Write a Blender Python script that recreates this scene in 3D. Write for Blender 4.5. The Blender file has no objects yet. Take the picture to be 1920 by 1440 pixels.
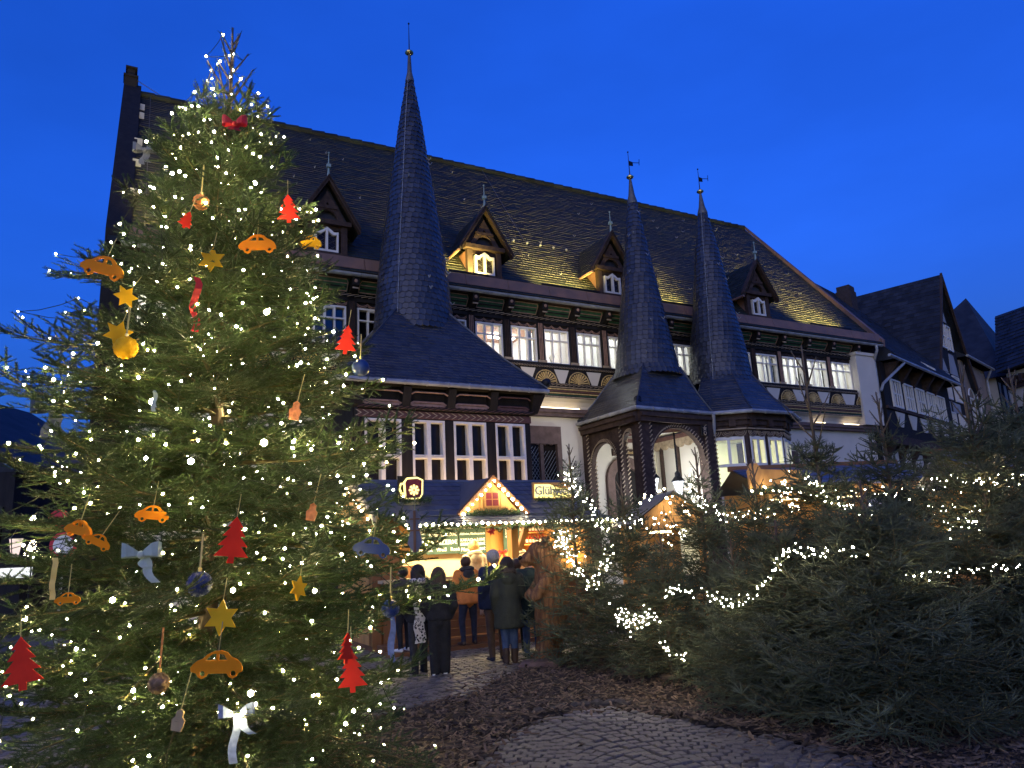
import bpy, math, random
import numpy as np
from mathutils import Vector, Matrix, Euler

random.seed(7)
RNG = np.random.default_rng(11)
SC = bpy.context.scene
COL = SC.collection
rad = math.radians
PI = math.pi

LAMPS = 1 / 6.0          # lamp strengths below are given for exposure 0

# ---------------------------------------------------------------- camera
CAM_H = 1.7
F_PX = 1374.0            # focal length in pixels of the 1920 px wide photograph
PITCH, ROLL = rad(12.52), rad(2.69)
cam_data = bpy.data.cameras.new("camera")
cam_data.sensor_width = 36.0
cam_data.lens = 36.0 * F_PX / 1920.0
cam_data.clip_start = 0.05
cam_data.clip_end = 2000
cam = bpy.data.objects.new("camera", cam_data)
COL.objects.link(cam)
_c, _s = math.cos(PITCH), math.sin(PITCH)
_right, _fwd, _up = Vector((1, 0, 0)), Vector((0, _c, _s)), Vector((0, -_s, _c))
CR = _right * math.cos(ROLL) - _up * math.sin(ROLL)
CU = _right * math.sin(ROLL) + _up * math.cos(ROLL)
CF = _fwd
cam.matrix_world = Matrix(((CR.x, CU.x, -CF.x, 0), (CR.y, CU.y, -CF.y, 0), (CR.z, CU.z, -CF.z, CAM_H), (0, 0, 0, 1)))
SC.camera = cam


def ray(px, py):
    return CF + CR * ((px - 960) / F_PX) - CU * ((py - 720) / F_PX)


def at(px, py, Y):
    """the point of the place seen at a photograph pixel, at distance Y in front of the camera"""
    d = ray(px, py)
    return Vector((0, 0, CAM_H)) + d * (Y / d.y)


def on_ground(px, py, z=0.0):
    d = ray(px, py)
    return Vector((0, 0, CAM_H)) + d * ((z - CAM_H) / d.z)


# ---------------------------------------------------------------- sky: clear blue hour
world = bpy.data.worlds.new("World")
SC.world = world
world.use_nodes = True
wn, wl = world.node_tree.nodes, world.node_tree.links
wn.clear()
sky = wn.new("ShaderNodeTexSky")
sky.sky_type = 'NISHITA'
sky.sun_disc = False
sky.sun_elevation = rad(-1.8)
sky.sun_rotation = rad(200)
sky.altitude = 100
sky.air_density = 1.0
sky.dust_density = 0.3
sky.ozone_density = 4.0
wtint = wn.new("ShaderNodeMix"); wtint.data_type = 'RGBA'; wtint.blend_type = 'MULTIPLY'
wtint.inputs[0].default_value = 1.0
wtint.inputs[7].default_value = (0.62, 3.15, 5.5, 1)      # the phone's cold white balance of the blue hour
wl.new(sky.outputs[0], wtint.inputs[6])
bg = wn.new("ShaderNodeBackground"); bg.inputs[1].default_value = 0.15
wo = wn.new("ShaderNodeOutputWorld")
ctc = wn.new("ShaderNodeTexCoord"); cmap = wn.new("ShaderNodeMapping"); cmap.inputs["Scale"].default_value = (1.0, 1.0, 2.6)
cnz = wn.new("ShaderNodeTexNoise"); cnz.inputs["Scale"].default_value = 2.3; cnz.inputs["Detail"].default_value = 5
crg = wn.new("ShaderNodeMapRange"); crg.inputs[1].default_value = .35; crg.inputs[2].default_value = .7; crg.inputs[3].default_value = .86; crg.inputs[4].default_value = 1.06
wcl = wn.new("ShaderNodeMix"); wcl.data_type = 'RGBA'; wcl.blend_type = 'MULTIPLY'; wcl.inputs[0].default_value = 1.0   # thin veils of cloud
wl.new(ctc.outputs["Generated"], cmap.inputs[0]); wl.new(cmap.outputs[0], cnz.inputs["Vector"]); wl.new(cnz.outputs[0], crg.inputs[0])
wl.new(wtint.outputs[2], wcl.inputs[6]); wl.new(crg.outputs[0], wcl.inputs[7])
wl.new(wcl.outputs[2], bg.inputs[0]); wl.new(bg.outputs[0], wo.inputs[0])

# afterglow of the sun that has set behind the photographer: broad and weak
sun_data = bpy.data.lights.new("sun", 'SUN')
sun_data.energy = 1.0 * LAMPS
sun_data.angle = rad(75)
sun_data.color = (1.0, 0.83, 0.42)
sun = bpy.data.objects.new("sun", sun_data); COL.objects.link(sun)
sun.rotation_euler = Vector((0.25, 1.0, -0.22)).to_track_quat('-Z', 'Y').to_euler()

SC.view_settings.view_transform = 'Standard'
SC.view_settings.look = 'None'
SC.view_settings.exposure = 2.585        # a night exposure: six times as bright
SC.view_settings.gamma = 1.0
SC.view_settings.use_curve_mapping = False
SC.render.engine = 'CYCLES'
SC.cycles.max_bounces = 6
SC.cycles.diffuse_bounces = 3
SC.cycles.glossy_bounces = 2
SC.cycles.transparent_max_bounces = 10
SC.cycles.transmission_bounces = 3
SC.cycles.sample_clamp_indirect = 3.0
SC.cycles.sample_clamp_direct = 0.0
SC.cycles.use_denoising = True
SC.cycles.use_light_tree = True
SC.cycles.caustics_reflective = False
SC.cycles.caustics_refractive = False


# ---------------------------------------------------------------- materials
MATS = {}


def mat(name, col, rough=0.7, var=0.25, scale=5.0, bump=0.0, bscale=40.0, metal=0.0, island=0.0, spec=0.35,
        emit=None, estr=0.0, col2=None, stretch=None, detail=4):
    """procedural material: base colour broken up by noise (and per separate piece), fine relief by bump"""
    m = bpy.data.materials.new(name)
    m.use_nodes = True
    n, l = m.node_tree.nodes, m.node_tree.links
    b = n["Principled BSDF"]
    b.inputs["Roughness"].default_value = rough
    b.inputs["Metallic"].default_value = metal
    b.inputs["Specular IOR Level"].default_value = spec
    tc = n.new("ShaderNodeTexCoord")
    src = tc.outputs["Object"]
    if stretch:
        mp = n.new("ShaderNodeMapping"); mp.inputs["Scale"].default_value = stretch
        l.new(src, mp.inputs[0]); src = mp.outputs[0]
    nz = n.new("ShaderNodeTexNoise"); nz.inputs["Scale"].default_value = scale; nz.inputs["Detail"].default_value = detail
    l.new(src, nz.inputs["Vector"])
    c2 = col2 if col2 else tuple(c * (1 - var) for c in col)
    c1 = col if col2 else tuple(min(1, c * (1 + var)) for c in col)
    mr = n.new("ShaderNodeMapRange"); mr.inputs[1].default_value = 0.3; mr.inputs[2].default_value = 0.7
    l.new(nz.outputs[0], mr.inputs[0])
    mx = n.new("ShaderNodeMix"); mx.data_type = 'RGBA'
    mx.inputs[6].default_value = (*c2, 1); mx.inputs[7].default_value = (*c1, 1)
    l.new(mr.outputs[0], mx.inputs[0])
    out = mx.outputs[2]
    if island:
        g = n.new("ShaderNodeNewGeometry")
        m2 = n.new("ShaderNodeMapRange"); m2.inputs[3].default_value = 1 - island; m2.inputs[4].default_value = 1 + island
        l.new(g.outputs["Random Per Island"], m2.inputs[0])
        hv = n.new("ShaderNodeHueSaturation")
        l.new(m2.outputs[0], hv.inputs["Value"]); l.new(out, hv.inputs["Color"]); out = hv.outputs[0]
    l.new(out, b.inputs["Base Color"])
    if bump:
        nb = n.new("ShaderNodeTexNoise"); nb.inputs["Scale"].default_value = bscale; nb.inputs["Detail"].default_value = 3
        l.new(src, nb.inputs["Vector"])
        bp = n.new("ShaderNodeBump"); bp.inputs["Strength"].default_value = bump; bp.inputs["Distance"].default_value = 0.02
        l.new(nb.outputs[0], bp.inputs["Height"]); l.new(bp.outputs[0], b.inputs["Normal"])
    if emit:
        b.inputs["Emission Color"].default_value = (*emit, 1); b.inputs["Emission Strength"].default_value = estr * LAMPS
    MATS[name] = m
    return m


def glow(name, col, strength):
    m = bpy.data.materials.new(name); m.use_nodes = True
    n, l = m.node_tree.nodes, m.node_tree.links
    n.clear()
    e = n.new("ShaderNodeEmission"); e.inputs[0].default_value = (*col, 1); e.inputs[1].default_value = strength * LAMPS
    o = n.new("ShaderNodeOutputMaterial"); l.new(e.outputs[0], o.inputs[0])
    MATS[name] = m
    return m


def glass(name, tint=(1, 1, 1), refl=0.12, rough=0.03):
    m = bpy.data.materials.new(name); m.use_nodes = True
    n, l = m.node_tree.nodes, m.node_tree.links
    n.clear()
    t = n.new("ShaderNodeBsdfTransparent"); t.inputs[0].default_value = (*tint, 1)
    g = n.new("ShaderNodeBsdfGlossy"); g.inputs["Roughness"].default_value = rough
    f = n.new("ShaderNodeFresnel"); f.inputs[0].default_value = 1.45
    ad = n.new("ShaderNodeMath"); ad.operation = 'ADD'; ad.inputs[1].default_value = refl
    mx = n.new("ShaderNodeMixShader"); o = n.new("ShaderNodeOutputMaterial")
    l.new(f.outputs[0], ad.inputs[0]); l.new(ad.outputs[0], mx.inputs[0])
    l.new(t.outputs[0], mx.inputs[1]); l.new(g.outputs[0], mx.inputs[2]); l.new(mx.outputs[0], o.inputs[0])
    MATS[name] = m
    return m


# ---------------------------------------------------------------- mesh building
class MB:
    """collects boxes, prisms, tubes ... and links them as one mesh object"""

    def __init__(self, T=None):
        self.v, self.f, self.m, self.T, self.k = [], [], [], T, 0

    def add(self, vs, fs):
        o = len(self.v)
        T = self.T
        self.v.extend([T(*p) for p in vs] if T else [tuple(p) for p in vs])
        for f in fs:
            self.f.append([o + i for i in f]); self.m.append(self.k)

    def box(self, x0, x1, y0, y1, z0, z1):
        self.add([(x0, y0, z0), (x1, y0, z0), (x1, y1, z0), (x0, y1, z0), (x0, y0, z1), (x1, y0, z1), (x1, y1, z1), (x0, y1, z1)],
                 [(0, 3, 2, 1), (4, 5, 6, 7), (0, 1, 5, 4), (1, 2, 6, 5), (2, 3, 7, 6), (3, 0, 4, 7)])

    def hexa(self, p):
        self.add(p, [(0, 3, 2, 1), (4, 5, 6, 7), (0, 1, 5, 4), (1, 2, 6, 5), (2, 3, 7, 6), (3, 0, 4, 7)])

    def quad(self, a, b, c, d):
        self.add([a, b, c, d], [(0, 1, 2, 3)])

    def prism(self, poly, c0, c1, ax='y'):
        """polygon extruded from c0 to c1 along an axis; ax='y': poly is (x,z); 'x': (y,z); 'z': (x,y)"""
        g = {'y': lambda a, b, c: (a, c, b), 'x': lambda a, b, c: (c, a, b), 'z': lambda a, b, c: (a, b, c)}[ax]
        n = len(poly)
        vs = [g(a, b, c0) for a, b in poly] + [g(a, b, c1) for a, b in poly]
        fs = [tuple(range(n))[::-1], tuple(range(n, 2 * n))] + [(i, (i + 1) % n, n + (i + 1) % n, n + i) for i in range(n)]
        self.add(vs, fs)

    def ring(self, outer, inner, c0, c1, ax='y'):
        """frame between two closed outlines of equal count, extruded"""
        g = {'y': lambda a, b, c: (a, c, b), 'x': lambda a, b, c: (c, a, b), 'z': lambda a, b, c: (a, b, c)}[ax]
        n = len(outer)
        vs = [g(a, b, c) for c in (c0, c1) for P in (outer, inner) for a, b in P]
        fs = []
        for i in range(n):
            j = (i + 1) % n
            fs += [(i, j, n + j, n + i), (2 * n + i, 3 * n + i, 3 * n + j, 2 * n + j), (i, 2 * n + i, 2 * n + j, j), (n + i, n + j, 3 * n + j, 3 * n + i)]
        self.add(vs, fs)

    def tube(self, pts, r, n=6, r1=None, cap=True):
        pts = [Vector(p) for p in pts]
        rs = r if isinstance(r, (list, tuple)) else ([r] * len(pts) if r1 is None else [r + (r1 - r) * i / (len(pts) - 1) for i in range(len(pts))])
        vs, fs = [], []
        prev = None
        for i, p in enumerate(pts):
            d = (pts[min(i + 1, len(pts) - 1)] - pts[max(i - 1, 0)])
            if d.length < 1e-9: d = Vector((0, 0, 1))
            d.normalize()
            if prev is None:
                u = d.orthogonal().normalized()
            else:
                u = (prev - d * prev.dot(d))
                u = u.normalized() if u.length > 1e-6 else d.orthogonal().normalized()
            prev = u
            w = d.cross(u)
            for k in range(n):
                a = 2 * PI * k / n
                vs.append(p + (u * math.cos(a) + w * math.sin(a)) * rs[i])
        for i in range(len(pts) - 1):
            for k in range(n):
                fs.append((i * n + k, i * n + (k + 1) % n, (i + 1) * n + (k + 1) % n, (i + 1) * n + k))
        if cap:
            fs.append(tuple(range(n))[::-1]); fs.append(tuple(range((len(pts) - 1) * n, len(pts) * n)))
        self.add(vs, fs)

    def lathe(self, prof, n=16, c=(0, 0, 0), sx=1.0, sy=1.0):
        vs, fs = [], []
        for r, z in prof:
            for k in range(n):
                a = 2 * PI * k / n
                vs.append((c[0] + r * math.cos(a) * sx, c[1] + r * math.sin(a) * sy, c[2] + z))
        for i in range(len(prof) - 1):
            for k in range(n):
                fs.append((i * n + k, i * n + (k + 1) % n, (i + 1) * n + (k + 1) % n, (i + 1) * n + k))
        fs.append(tuple(range(n))[::-1]); fs.append(tuple(range((len(prof) - 1) * n, len(prof) * n)))
        self.add(vs, fs)

    def ball(self, c, r, n=8, m=6, sx=1, sy=1, sz=1):
        prof = [(max(1e-4, r * math.sin(PI * i / m)), -r * math.cos(PI * i / m) * sz) for i in range(m + 1)]
        self.lathe(prof, n, c, sx, sy)

    def build(self, name, mats, parent=None, smooth=False):
        me = bpy.data.meshes.new(name)
        me.from_pydata([tuple(p) for p in self.v], [], self.f)
        ml = mats if isinstance(mats, (list, tuple)) else [mats]
        for x in ml: me.materials.append(x)
        if len(ml) > 1: me.polygons.foreach_set("material_index", self.m)
        if smooth:
            me.polygons.foreach_set("use_smooth", [True] * len(me.polygons))
            try: me.set_sharp_from_angle(angle=rad(42))
            except Exception: pass
        me.update()
        return link(name, me, parent)


def link(name, me, parent=None):
    o = bpy.data.objects.new(name, me)
    COL.objects.link(o)
    if parent is not None: o.parent = parent
    return o


def empty(name, loc=(0, 0, 0), rz=0.0, parent=None):
    o = bpy.data.objects.new(name, None)
    o.empty_display_size = 0.2
    COL.objects.link(o)
    o.location = loc
    o.rotation_euler = (0, 0, rz)
    if parent is not None: o.parent = parent
    return o


def tag(o, label=None, cat=None, group=None, kind=None):
    if label: o["label"] = label
    if cat: o["category"] = cat
    if group: o["group"] = group
    if kind: o["kind"] = kind
    return o


def copy_tree(o, parent=None):
    c = o.copy()
    COL.objects.link(c)
    if parent is not None: c.parent = parent
    for ch in [x for x in o.children]:
        copy_tree(ch, c)
    return c


def np_mesh(name, V, tris, mats, mids=None, smooth=False, parent=None):
    """mesh object from numpy triangles"""
    me = bpy.data.meshes.new(name)
    V = np.asarray(V, np.float32); tris = np.asarray(tris, np.int32)
    nt = len(tris)
    me.vertices.add(len(V)); me.vertices.foreach_set("co", V.ravel())
    me.loops.add(nt * 3); me.loops.foreach_set("vertex_index", tris.ravel())
    me.polygons.add(nt)
    me.polygons.foreach_set("loop_start", np.arange(0, nt * 3, 3, dtype=np.int32))
    me.polygons.foreach_set("loop_total", np.full(nt, 3, np.int32))
    for x in (mats if isinstance(mats, (list, tuple)) else [mats]): me.materials.append(x)
    if mids is not None: me.polygons.foreach_set("material_index", np.asarray(mids, np.int32))
    if smooth: me.polygons.foreach_set("use_smooth", np.ones(nt, bool))
    me.update(calc_edges=True)
    return link(name, me, parent)


def text_mesh(txt, size, extrude=0.0, align='CENTER', shear=0.0, bold=0.0):
    """lettering as a mesh in the local x (right) and y (up) plane"""
    cu = bpy.data.curves.new("lettering", 'FONT')
    cu.body = txt; cu.size = size; cu.extrude = extrude; cu.align_x = align; cu.align_y = 'CENTER'
    cu.shear = shear; cu.offset = bold; cu.resolution_u = 2
    tmp = bpy.data.objects.new("lettering", cu)
    COL.objects.link(tmp)
    dg = bpy.context.evaluated_depsgraph_get()
    me = bpy.data.meshes.new_from_object(tmp.evaluated_get(dg))
    bpy.data.objects.remove(tmp); bpy.data.curves.remove(cu)
    return me


def place_text(name, txt, size, m, parent, M, **k):
    me = text_mesh(txt, size, **k)
    me.materials.clear(); me.materials.append(m)
    o = link(name, me, parent)
    o.matrix_local = M
    return o


def lamp(name, kind, loc, energy, color, parent=None, **k):
    d = bpy.data.lights.new(name, kind)
    d.energy = energy * LAMPS; d.color = color
    for a, b in k.items():
        if a != 'aim': setattr(d, a, b)
    o = bpy.data.objects.new(name, d)
    COL.objects.link(o)
    if parent is not None: o.parent = parent
    o.location = loc
    if 'aim' in k:
        o.rotation_euler = (Vector(k['aim']) - Vector(loc)).to_track_quat('-Z', 'Y').to_euler()
    return o


# slates laid in overlapping courses; each one is its own small piece
def slates_quad(mb, A, B, C, D, course, width, lift=0.012, jit=0.15, tip=0.0, skew=0.0):
    """A-B lower edge, D-C upper edge (A under D)"""
    A, B, C, D = map(Vector, (A, B, C, D))
    nrm = (B - A).cross(D - A).normalized()
    n = max(1, int(round(max((D - A).length, (C - B).length) / course)))
    for i in range(n):
        t0, t1 = i / n, min(1.0, (i + 1.35) / n)
        a0, b0 = A.lerp(D, t0), B.lerp(C, t0)
        a1, b1 = A.lerp(D, t1), B.lerp(C, t1)
        L = (b0 - a0).length
        k = max(1, int(round(L / width)))
        off = (i * 0.5 + skew * i) % 1.0
        cuts = [0.0] + [(j + off) / k + random.uniform(-jit, jit) / k for j in range(k) if 0.02 < (j + off) / k < 0.985] + [1.0]
        for s0, s1 in zip(cuts[:-1], cuts[1:]):
            if s1 - s0 < 1e-4: continue
            l = lift * random.uniform(0.6, 1.5)
            g = 0.004 / max(L, .1)
            p0, p1 = a0.lerp(b0, s0 + g) + nrm * l, a0.lerp(b0, s1 - g) + nrm * l
            p2, p3 = a1.lerp(b1, s1 - g), a1.lerp(b1, s0 + g)
            q0, q1 = p0 - nrm * (l + 0.004), p1 - nrm * (l + 0.004)
            if tip:
                dn = (a0 - a1).normalized()
                pm = p0.lerp(p1, 0.5 + tip * 0.5) + dn * course * 0.22
                qm = pm - nrm * (l + 0.004)
                mb.add([p0, pm, p1, p2, p3], [(0, 1, 2, 3, 4)]); mb.k = 1; mb.add([p0, pm, p1, q0, qm, q1], [(3, 4, 1, 0), (4, 5, 2, 1)]); mb.k = 0
            else:
                mb.add([p0, p1, p2, p3], [(0, 1, 2, 3)]); mb.k = 1; mb.add([p0, p1, q0, q1], [(2, 3, 1, 0)]); mb.k = 0


def slates_round(mb, prof, c, course, width, lift=0.014, a0=0.0, a1=2 * PI, shift=0.42):
    """slates round a spire; prof = [(z, r)] rising"""
    zs = [p[0] for p in prof]; rs = [p[1] for p in prof]
    R = lambda z: float(np.interp(z, zs, rs))
    z = zs[0]; i = 0
    while z < zs[-1] - 0.02:
        zt = min(zs[-1], z + course * 1.3)
        r0, r1 = R(z) + lift, R(zt)
        k = max(8, int(round(r0 * (a1 - a0) / width)))
        for j in range(k):
            s = a0 + (a1 - a0) * (j + shift * i) / k; e = s + (a1 - a0) / k * 0.97
            l = random.uniform(0, 0.007)
            P = lambda a, r, zz: (c[0] + r * math.cos(a), c[1] + r * math.sin(a), c[2] + zz)
            m_ = s + (e - s) * 0.72
            vs = [P(s, r0 + l, z), P(m_, r0 + l, z - course * .25), P(e, r0 + l, z), P(e, r1, zt), P(s, r1, zt), P(s, r0 - .012, z), P(m_, r0 - .012, z - course * .25), P(e, r0 - .012, z)]
            mb.add(vs[:5], [(0, 1, 2, 3, 4)]); mb.k = 1; mb.add(vs[:3] + vs[5:], [(3, 4, 1, 0), (4, 5, 2, 1)]); mb.k = 0
        z += course; i += 1
# ================================================================ materials of the buildings
M = MATS
mat("slate_roof", (0.019, 0.019, 0.018), 0.6, 0.5, 3, 0.5, 30, island=0.5, col2=(0.014, 0.021, 0.010), spec=0.3)
mat("slate_blue", (0.030, 0.034, 0.045), 0.36, 0.3, 4, 0.25, 50, island=0.3, spec=0.6)
mat("slate_edge_lit", (0.085, 0.078, 0.062), 0.6, 0.4, 2)  # lower slate edges: lighter tone paints in the light they catch
mat("slate_edge_lit_pale", (0.24, 0.215, 0.17), 0.6, 0.4, 2)  # spire courses: paler still, warm light put into the edge colour
mat("copper", (0.24, 0.13, 0.08), 0.55, 0.3, 2.5, 0.2, 20, col2=(0.15, 0.095, 0.07))
mat("zinc", (0.34, 0.34, 0.33), 0.5, 0.25, 4, 0.1, 20, metal=0.3)
mat("lead", (0.12, 0.115, 0.11), 0.5, 0.25, 6, 0.1, metal=0.3)
mat("verdigris", (0.25, 0.33, 0.28), 0.6, 0.3, 20)
mat("timber_black", (0.016, 0.013, 0.011), 0.75, 0.35, 6, 0.5, 30, stretch=(1, 1, 0.2), spec=0.25)
mat("timber_brown", (0.055, 0.034, 0.025), 0.75, 0.35, 6, 0.5, 30, spec=0.25)
mat("trim_pink", (0.34, 0.20, 0.14), 0.7, 0.25, 8)
mat("trim_tan", (0.36, 0.27, 0.17), 0.7, 0.3, 10)
mat("trim_red", (0.12, 0.055, 0.042), 0.7, 0.25, 8)
mat("gold_paint", (0.52, 0.36, 0.14), 0.55, 0.3, 14, 0.2)
mat("green_paint", (0.03, 0.085, 0.04), 0.6, 0.3, 8)
mat("plaster", (0.58, 0.52, 0.42), 0.9, 0.06, 1.6, 0.15, 50, detail=6)
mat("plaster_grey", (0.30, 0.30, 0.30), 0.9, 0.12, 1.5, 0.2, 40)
mat("plaster_beige", (0.26, 0.20, 0.15), 0.9, 0.15, 1.5, 0.2, 40)
mat("white_paint", (0.72, 0.68, 0.60), 0.5, 0.06, 8)
mat("sandstone", (0.13, 0.085, 0.07), 0.85, 0.25, 5, 0.5, 25)
mat("salmon_board", (0.34, 0.17, 0.11), 0.7, 0.2, 5, 0.2)
mat("dark_room", (0.03, 0.03, 0.035), 0.8, 0.2)
mat("room_white", (0.78, 0.77, 0.74), 0.9, 0.04, 1)
mat("room_ceiling", (0.42, 0.24, 0.15), 0.7, 0.15, 3, stretch=(1, 6, 1))
mat("curtain", (0.40, 0.42, 0.48), 0.9, 0.2, 8, stretch=(12, 1, .3))
mat("iron", (0.015, 0.015, 0.018), 0.5, 0.2, metal=0.5)
mat("gilt", (0.85, 0.62, 0.22), 0.28, 0.1, metal=1.0)
glass("pane", (0.92, 0.95, 0.96), 0.04)
mat("dark_glass", (0.016, 0.012, 0.010), 0.16, 0.3, 2, spec=0.18)
glow("tube_white", (0.96, 0.97, 0.93), 34.0)
glow("tube_green", (0.95, 0.98, 0.55), 75.0)
glow("led_warm", (1.0, 0.80, 0.50), 9.0)
glow("led_yellow", (1.0, 0.80, 0.18), 14.0)
glow("lantern_glow", (0.86, 0.93, 1.0), 6.0)

TH = rad(28.7)
HALL0 = Vector((0, 22.0, 0))
UX = Vector((math.cos(TH), math.sin(TH), 0)); NX = Vector((math.sin(TH), -math.cos(TH), 0))


def hall_pt(u, w, z):
    return HALL0 + UX * u + NX * w + Vector((0, 0, z))


LQ = lambda u, w, z: (u, -w, z)      # hall coordinates: u along the front, w out of it towards the square, z up
NEW = lambda: MB(LQ)

hall = empty("town_hall", HALL0, TH)
tag(hall, "large half-timbered town hall with steep slate roof, dormers and three pointed turrets", "town hall")
U0, U1 = -11.1, 17.5
EV_W, EV_Z, RG_W, RG_Z = 0.55, 9.33, -6.05, 17.35
rw = lambda z: EV_W - (z - EV_Z) * (EV_W - RG_W) / (RG_Z - EV_Z)      # front roof plane

# ---- walls
b = NEW()
b.box(U0, U1 - .5, -12, -0.06, 0, 5.72)
b.build("wall", M["plaster"], hall)
for u0, u1 in ((U0 + .02, U0 + .3), (U1 - .5, U1 - .2)):                  # gable ends
    b = NEW()
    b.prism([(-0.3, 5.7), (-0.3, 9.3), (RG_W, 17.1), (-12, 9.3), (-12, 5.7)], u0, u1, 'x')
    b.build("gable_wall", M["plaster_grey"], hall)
b = NEW(); b.box(U0 + .3, U1 - .5, -0.2, 0.20, 5.73, 5.86); b.box(U0 + .3, U1 - .5, -0.2, 0.14, 5.62, 5.735)
b.build("string_course", M["sandstone"], hall)
# white cove below the jetty and its light strips
b = NEW()
pr = [(0.02, 5.86), (0.05, 5.98), (0.13, 6.09), (0.28, 6.18), (-0.2, 6.18), (-0.2, 5.86)]
b.prism(pr, U0 + .3, 15.92, 'x')
b.build("cove", M["plaster"], hall)
for u0, u1 in ((-10.5, -9.0), (-8.6, -6.9), (.9, 2.3), (9.6, 10.6), (13.2, 13.8), (14.9, 15.8)):
    b = NEW(); b.box(u0, u1, .155, .18, 5.862, 5.885)
    b.build("light_strip", M["led_warm"], hall)

# ---- jetty beams with moulded gold lines
b = NEW(); b.box(U0 + .3, 15.95, -0.2, 0.26, 6.182, 6.60); b.box(U0 + .3, 15.95, -0.2, 0.22, 6.60, 7.30)
b.build("sill_beam", M["timber_black"], hall)
for z, r, mk in ((6.215, .022, "trim_tan"), (6.275, .016, "green_paint"), (6.335, .022, "gold_paint"), (6.40, .03, "trim_red"), (6.465, .022, "gold_paint"), (6.53, .016, "trim_tan")):
    b = NEW(); b.tube([(U0 + .35, .265, z), (15.93, .265, z)], r, 6)
    b.build("moulding", M[mk], hall)


def rope(u0, u1, w, z, r, pitch, name="rope_moulding", mk="trim_tan", parent=None, lean=0.8):
    bb = NEW()
    bb.tube([(u0, w, z), (u1, w, z)], r, 8)
    bb.k = 1
    n = int((u1 - u0) / pitch)
    for i in range(n):
        u = u0 + (i + .5) * (u1 - u0) / n
        bb.tube([(u - pitch * lean, w + r * .6, z - r * .85), (u - pitch * lean * .3, w + r * 1.05, z - r * .2), (u + pitch * lean * .4, w + r * .95, z + r * .35), (u + pitch * lean, w + r * .5, z + r * .9)], r * .2, 4)
    return bb.build(name, [M["timber_black"], M[mk]], parent or hall)


rope(U0 + .35, 15.93, .25, 6.615, .045, .16)
rope(U0 + .35, 15.93, .24, 7.17, .035, .09)

WIN = [-9.9, -8.68, -7.45, -6.1, -4.87, -3.65, -2.43, -1.207, .007, 1.207, 2.45, 3.705, 5.05, 6.35, 7.75, 9.15, 10.52, 11.9, 13.27, 14.7]
WINW = [np.interp(u, [-10, 3, 10, 15], [.90, .94, 1.16, 1.27]) for u in WIN]
POST = [(WIN[i] + WINW[i] + WIN[i + 1]) / 2 for i in range(len(WIN) - 1)]
POST = [WIN[0] - .16] + POST + [WIN[-1] + WINW[-1] + .15]

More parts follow.
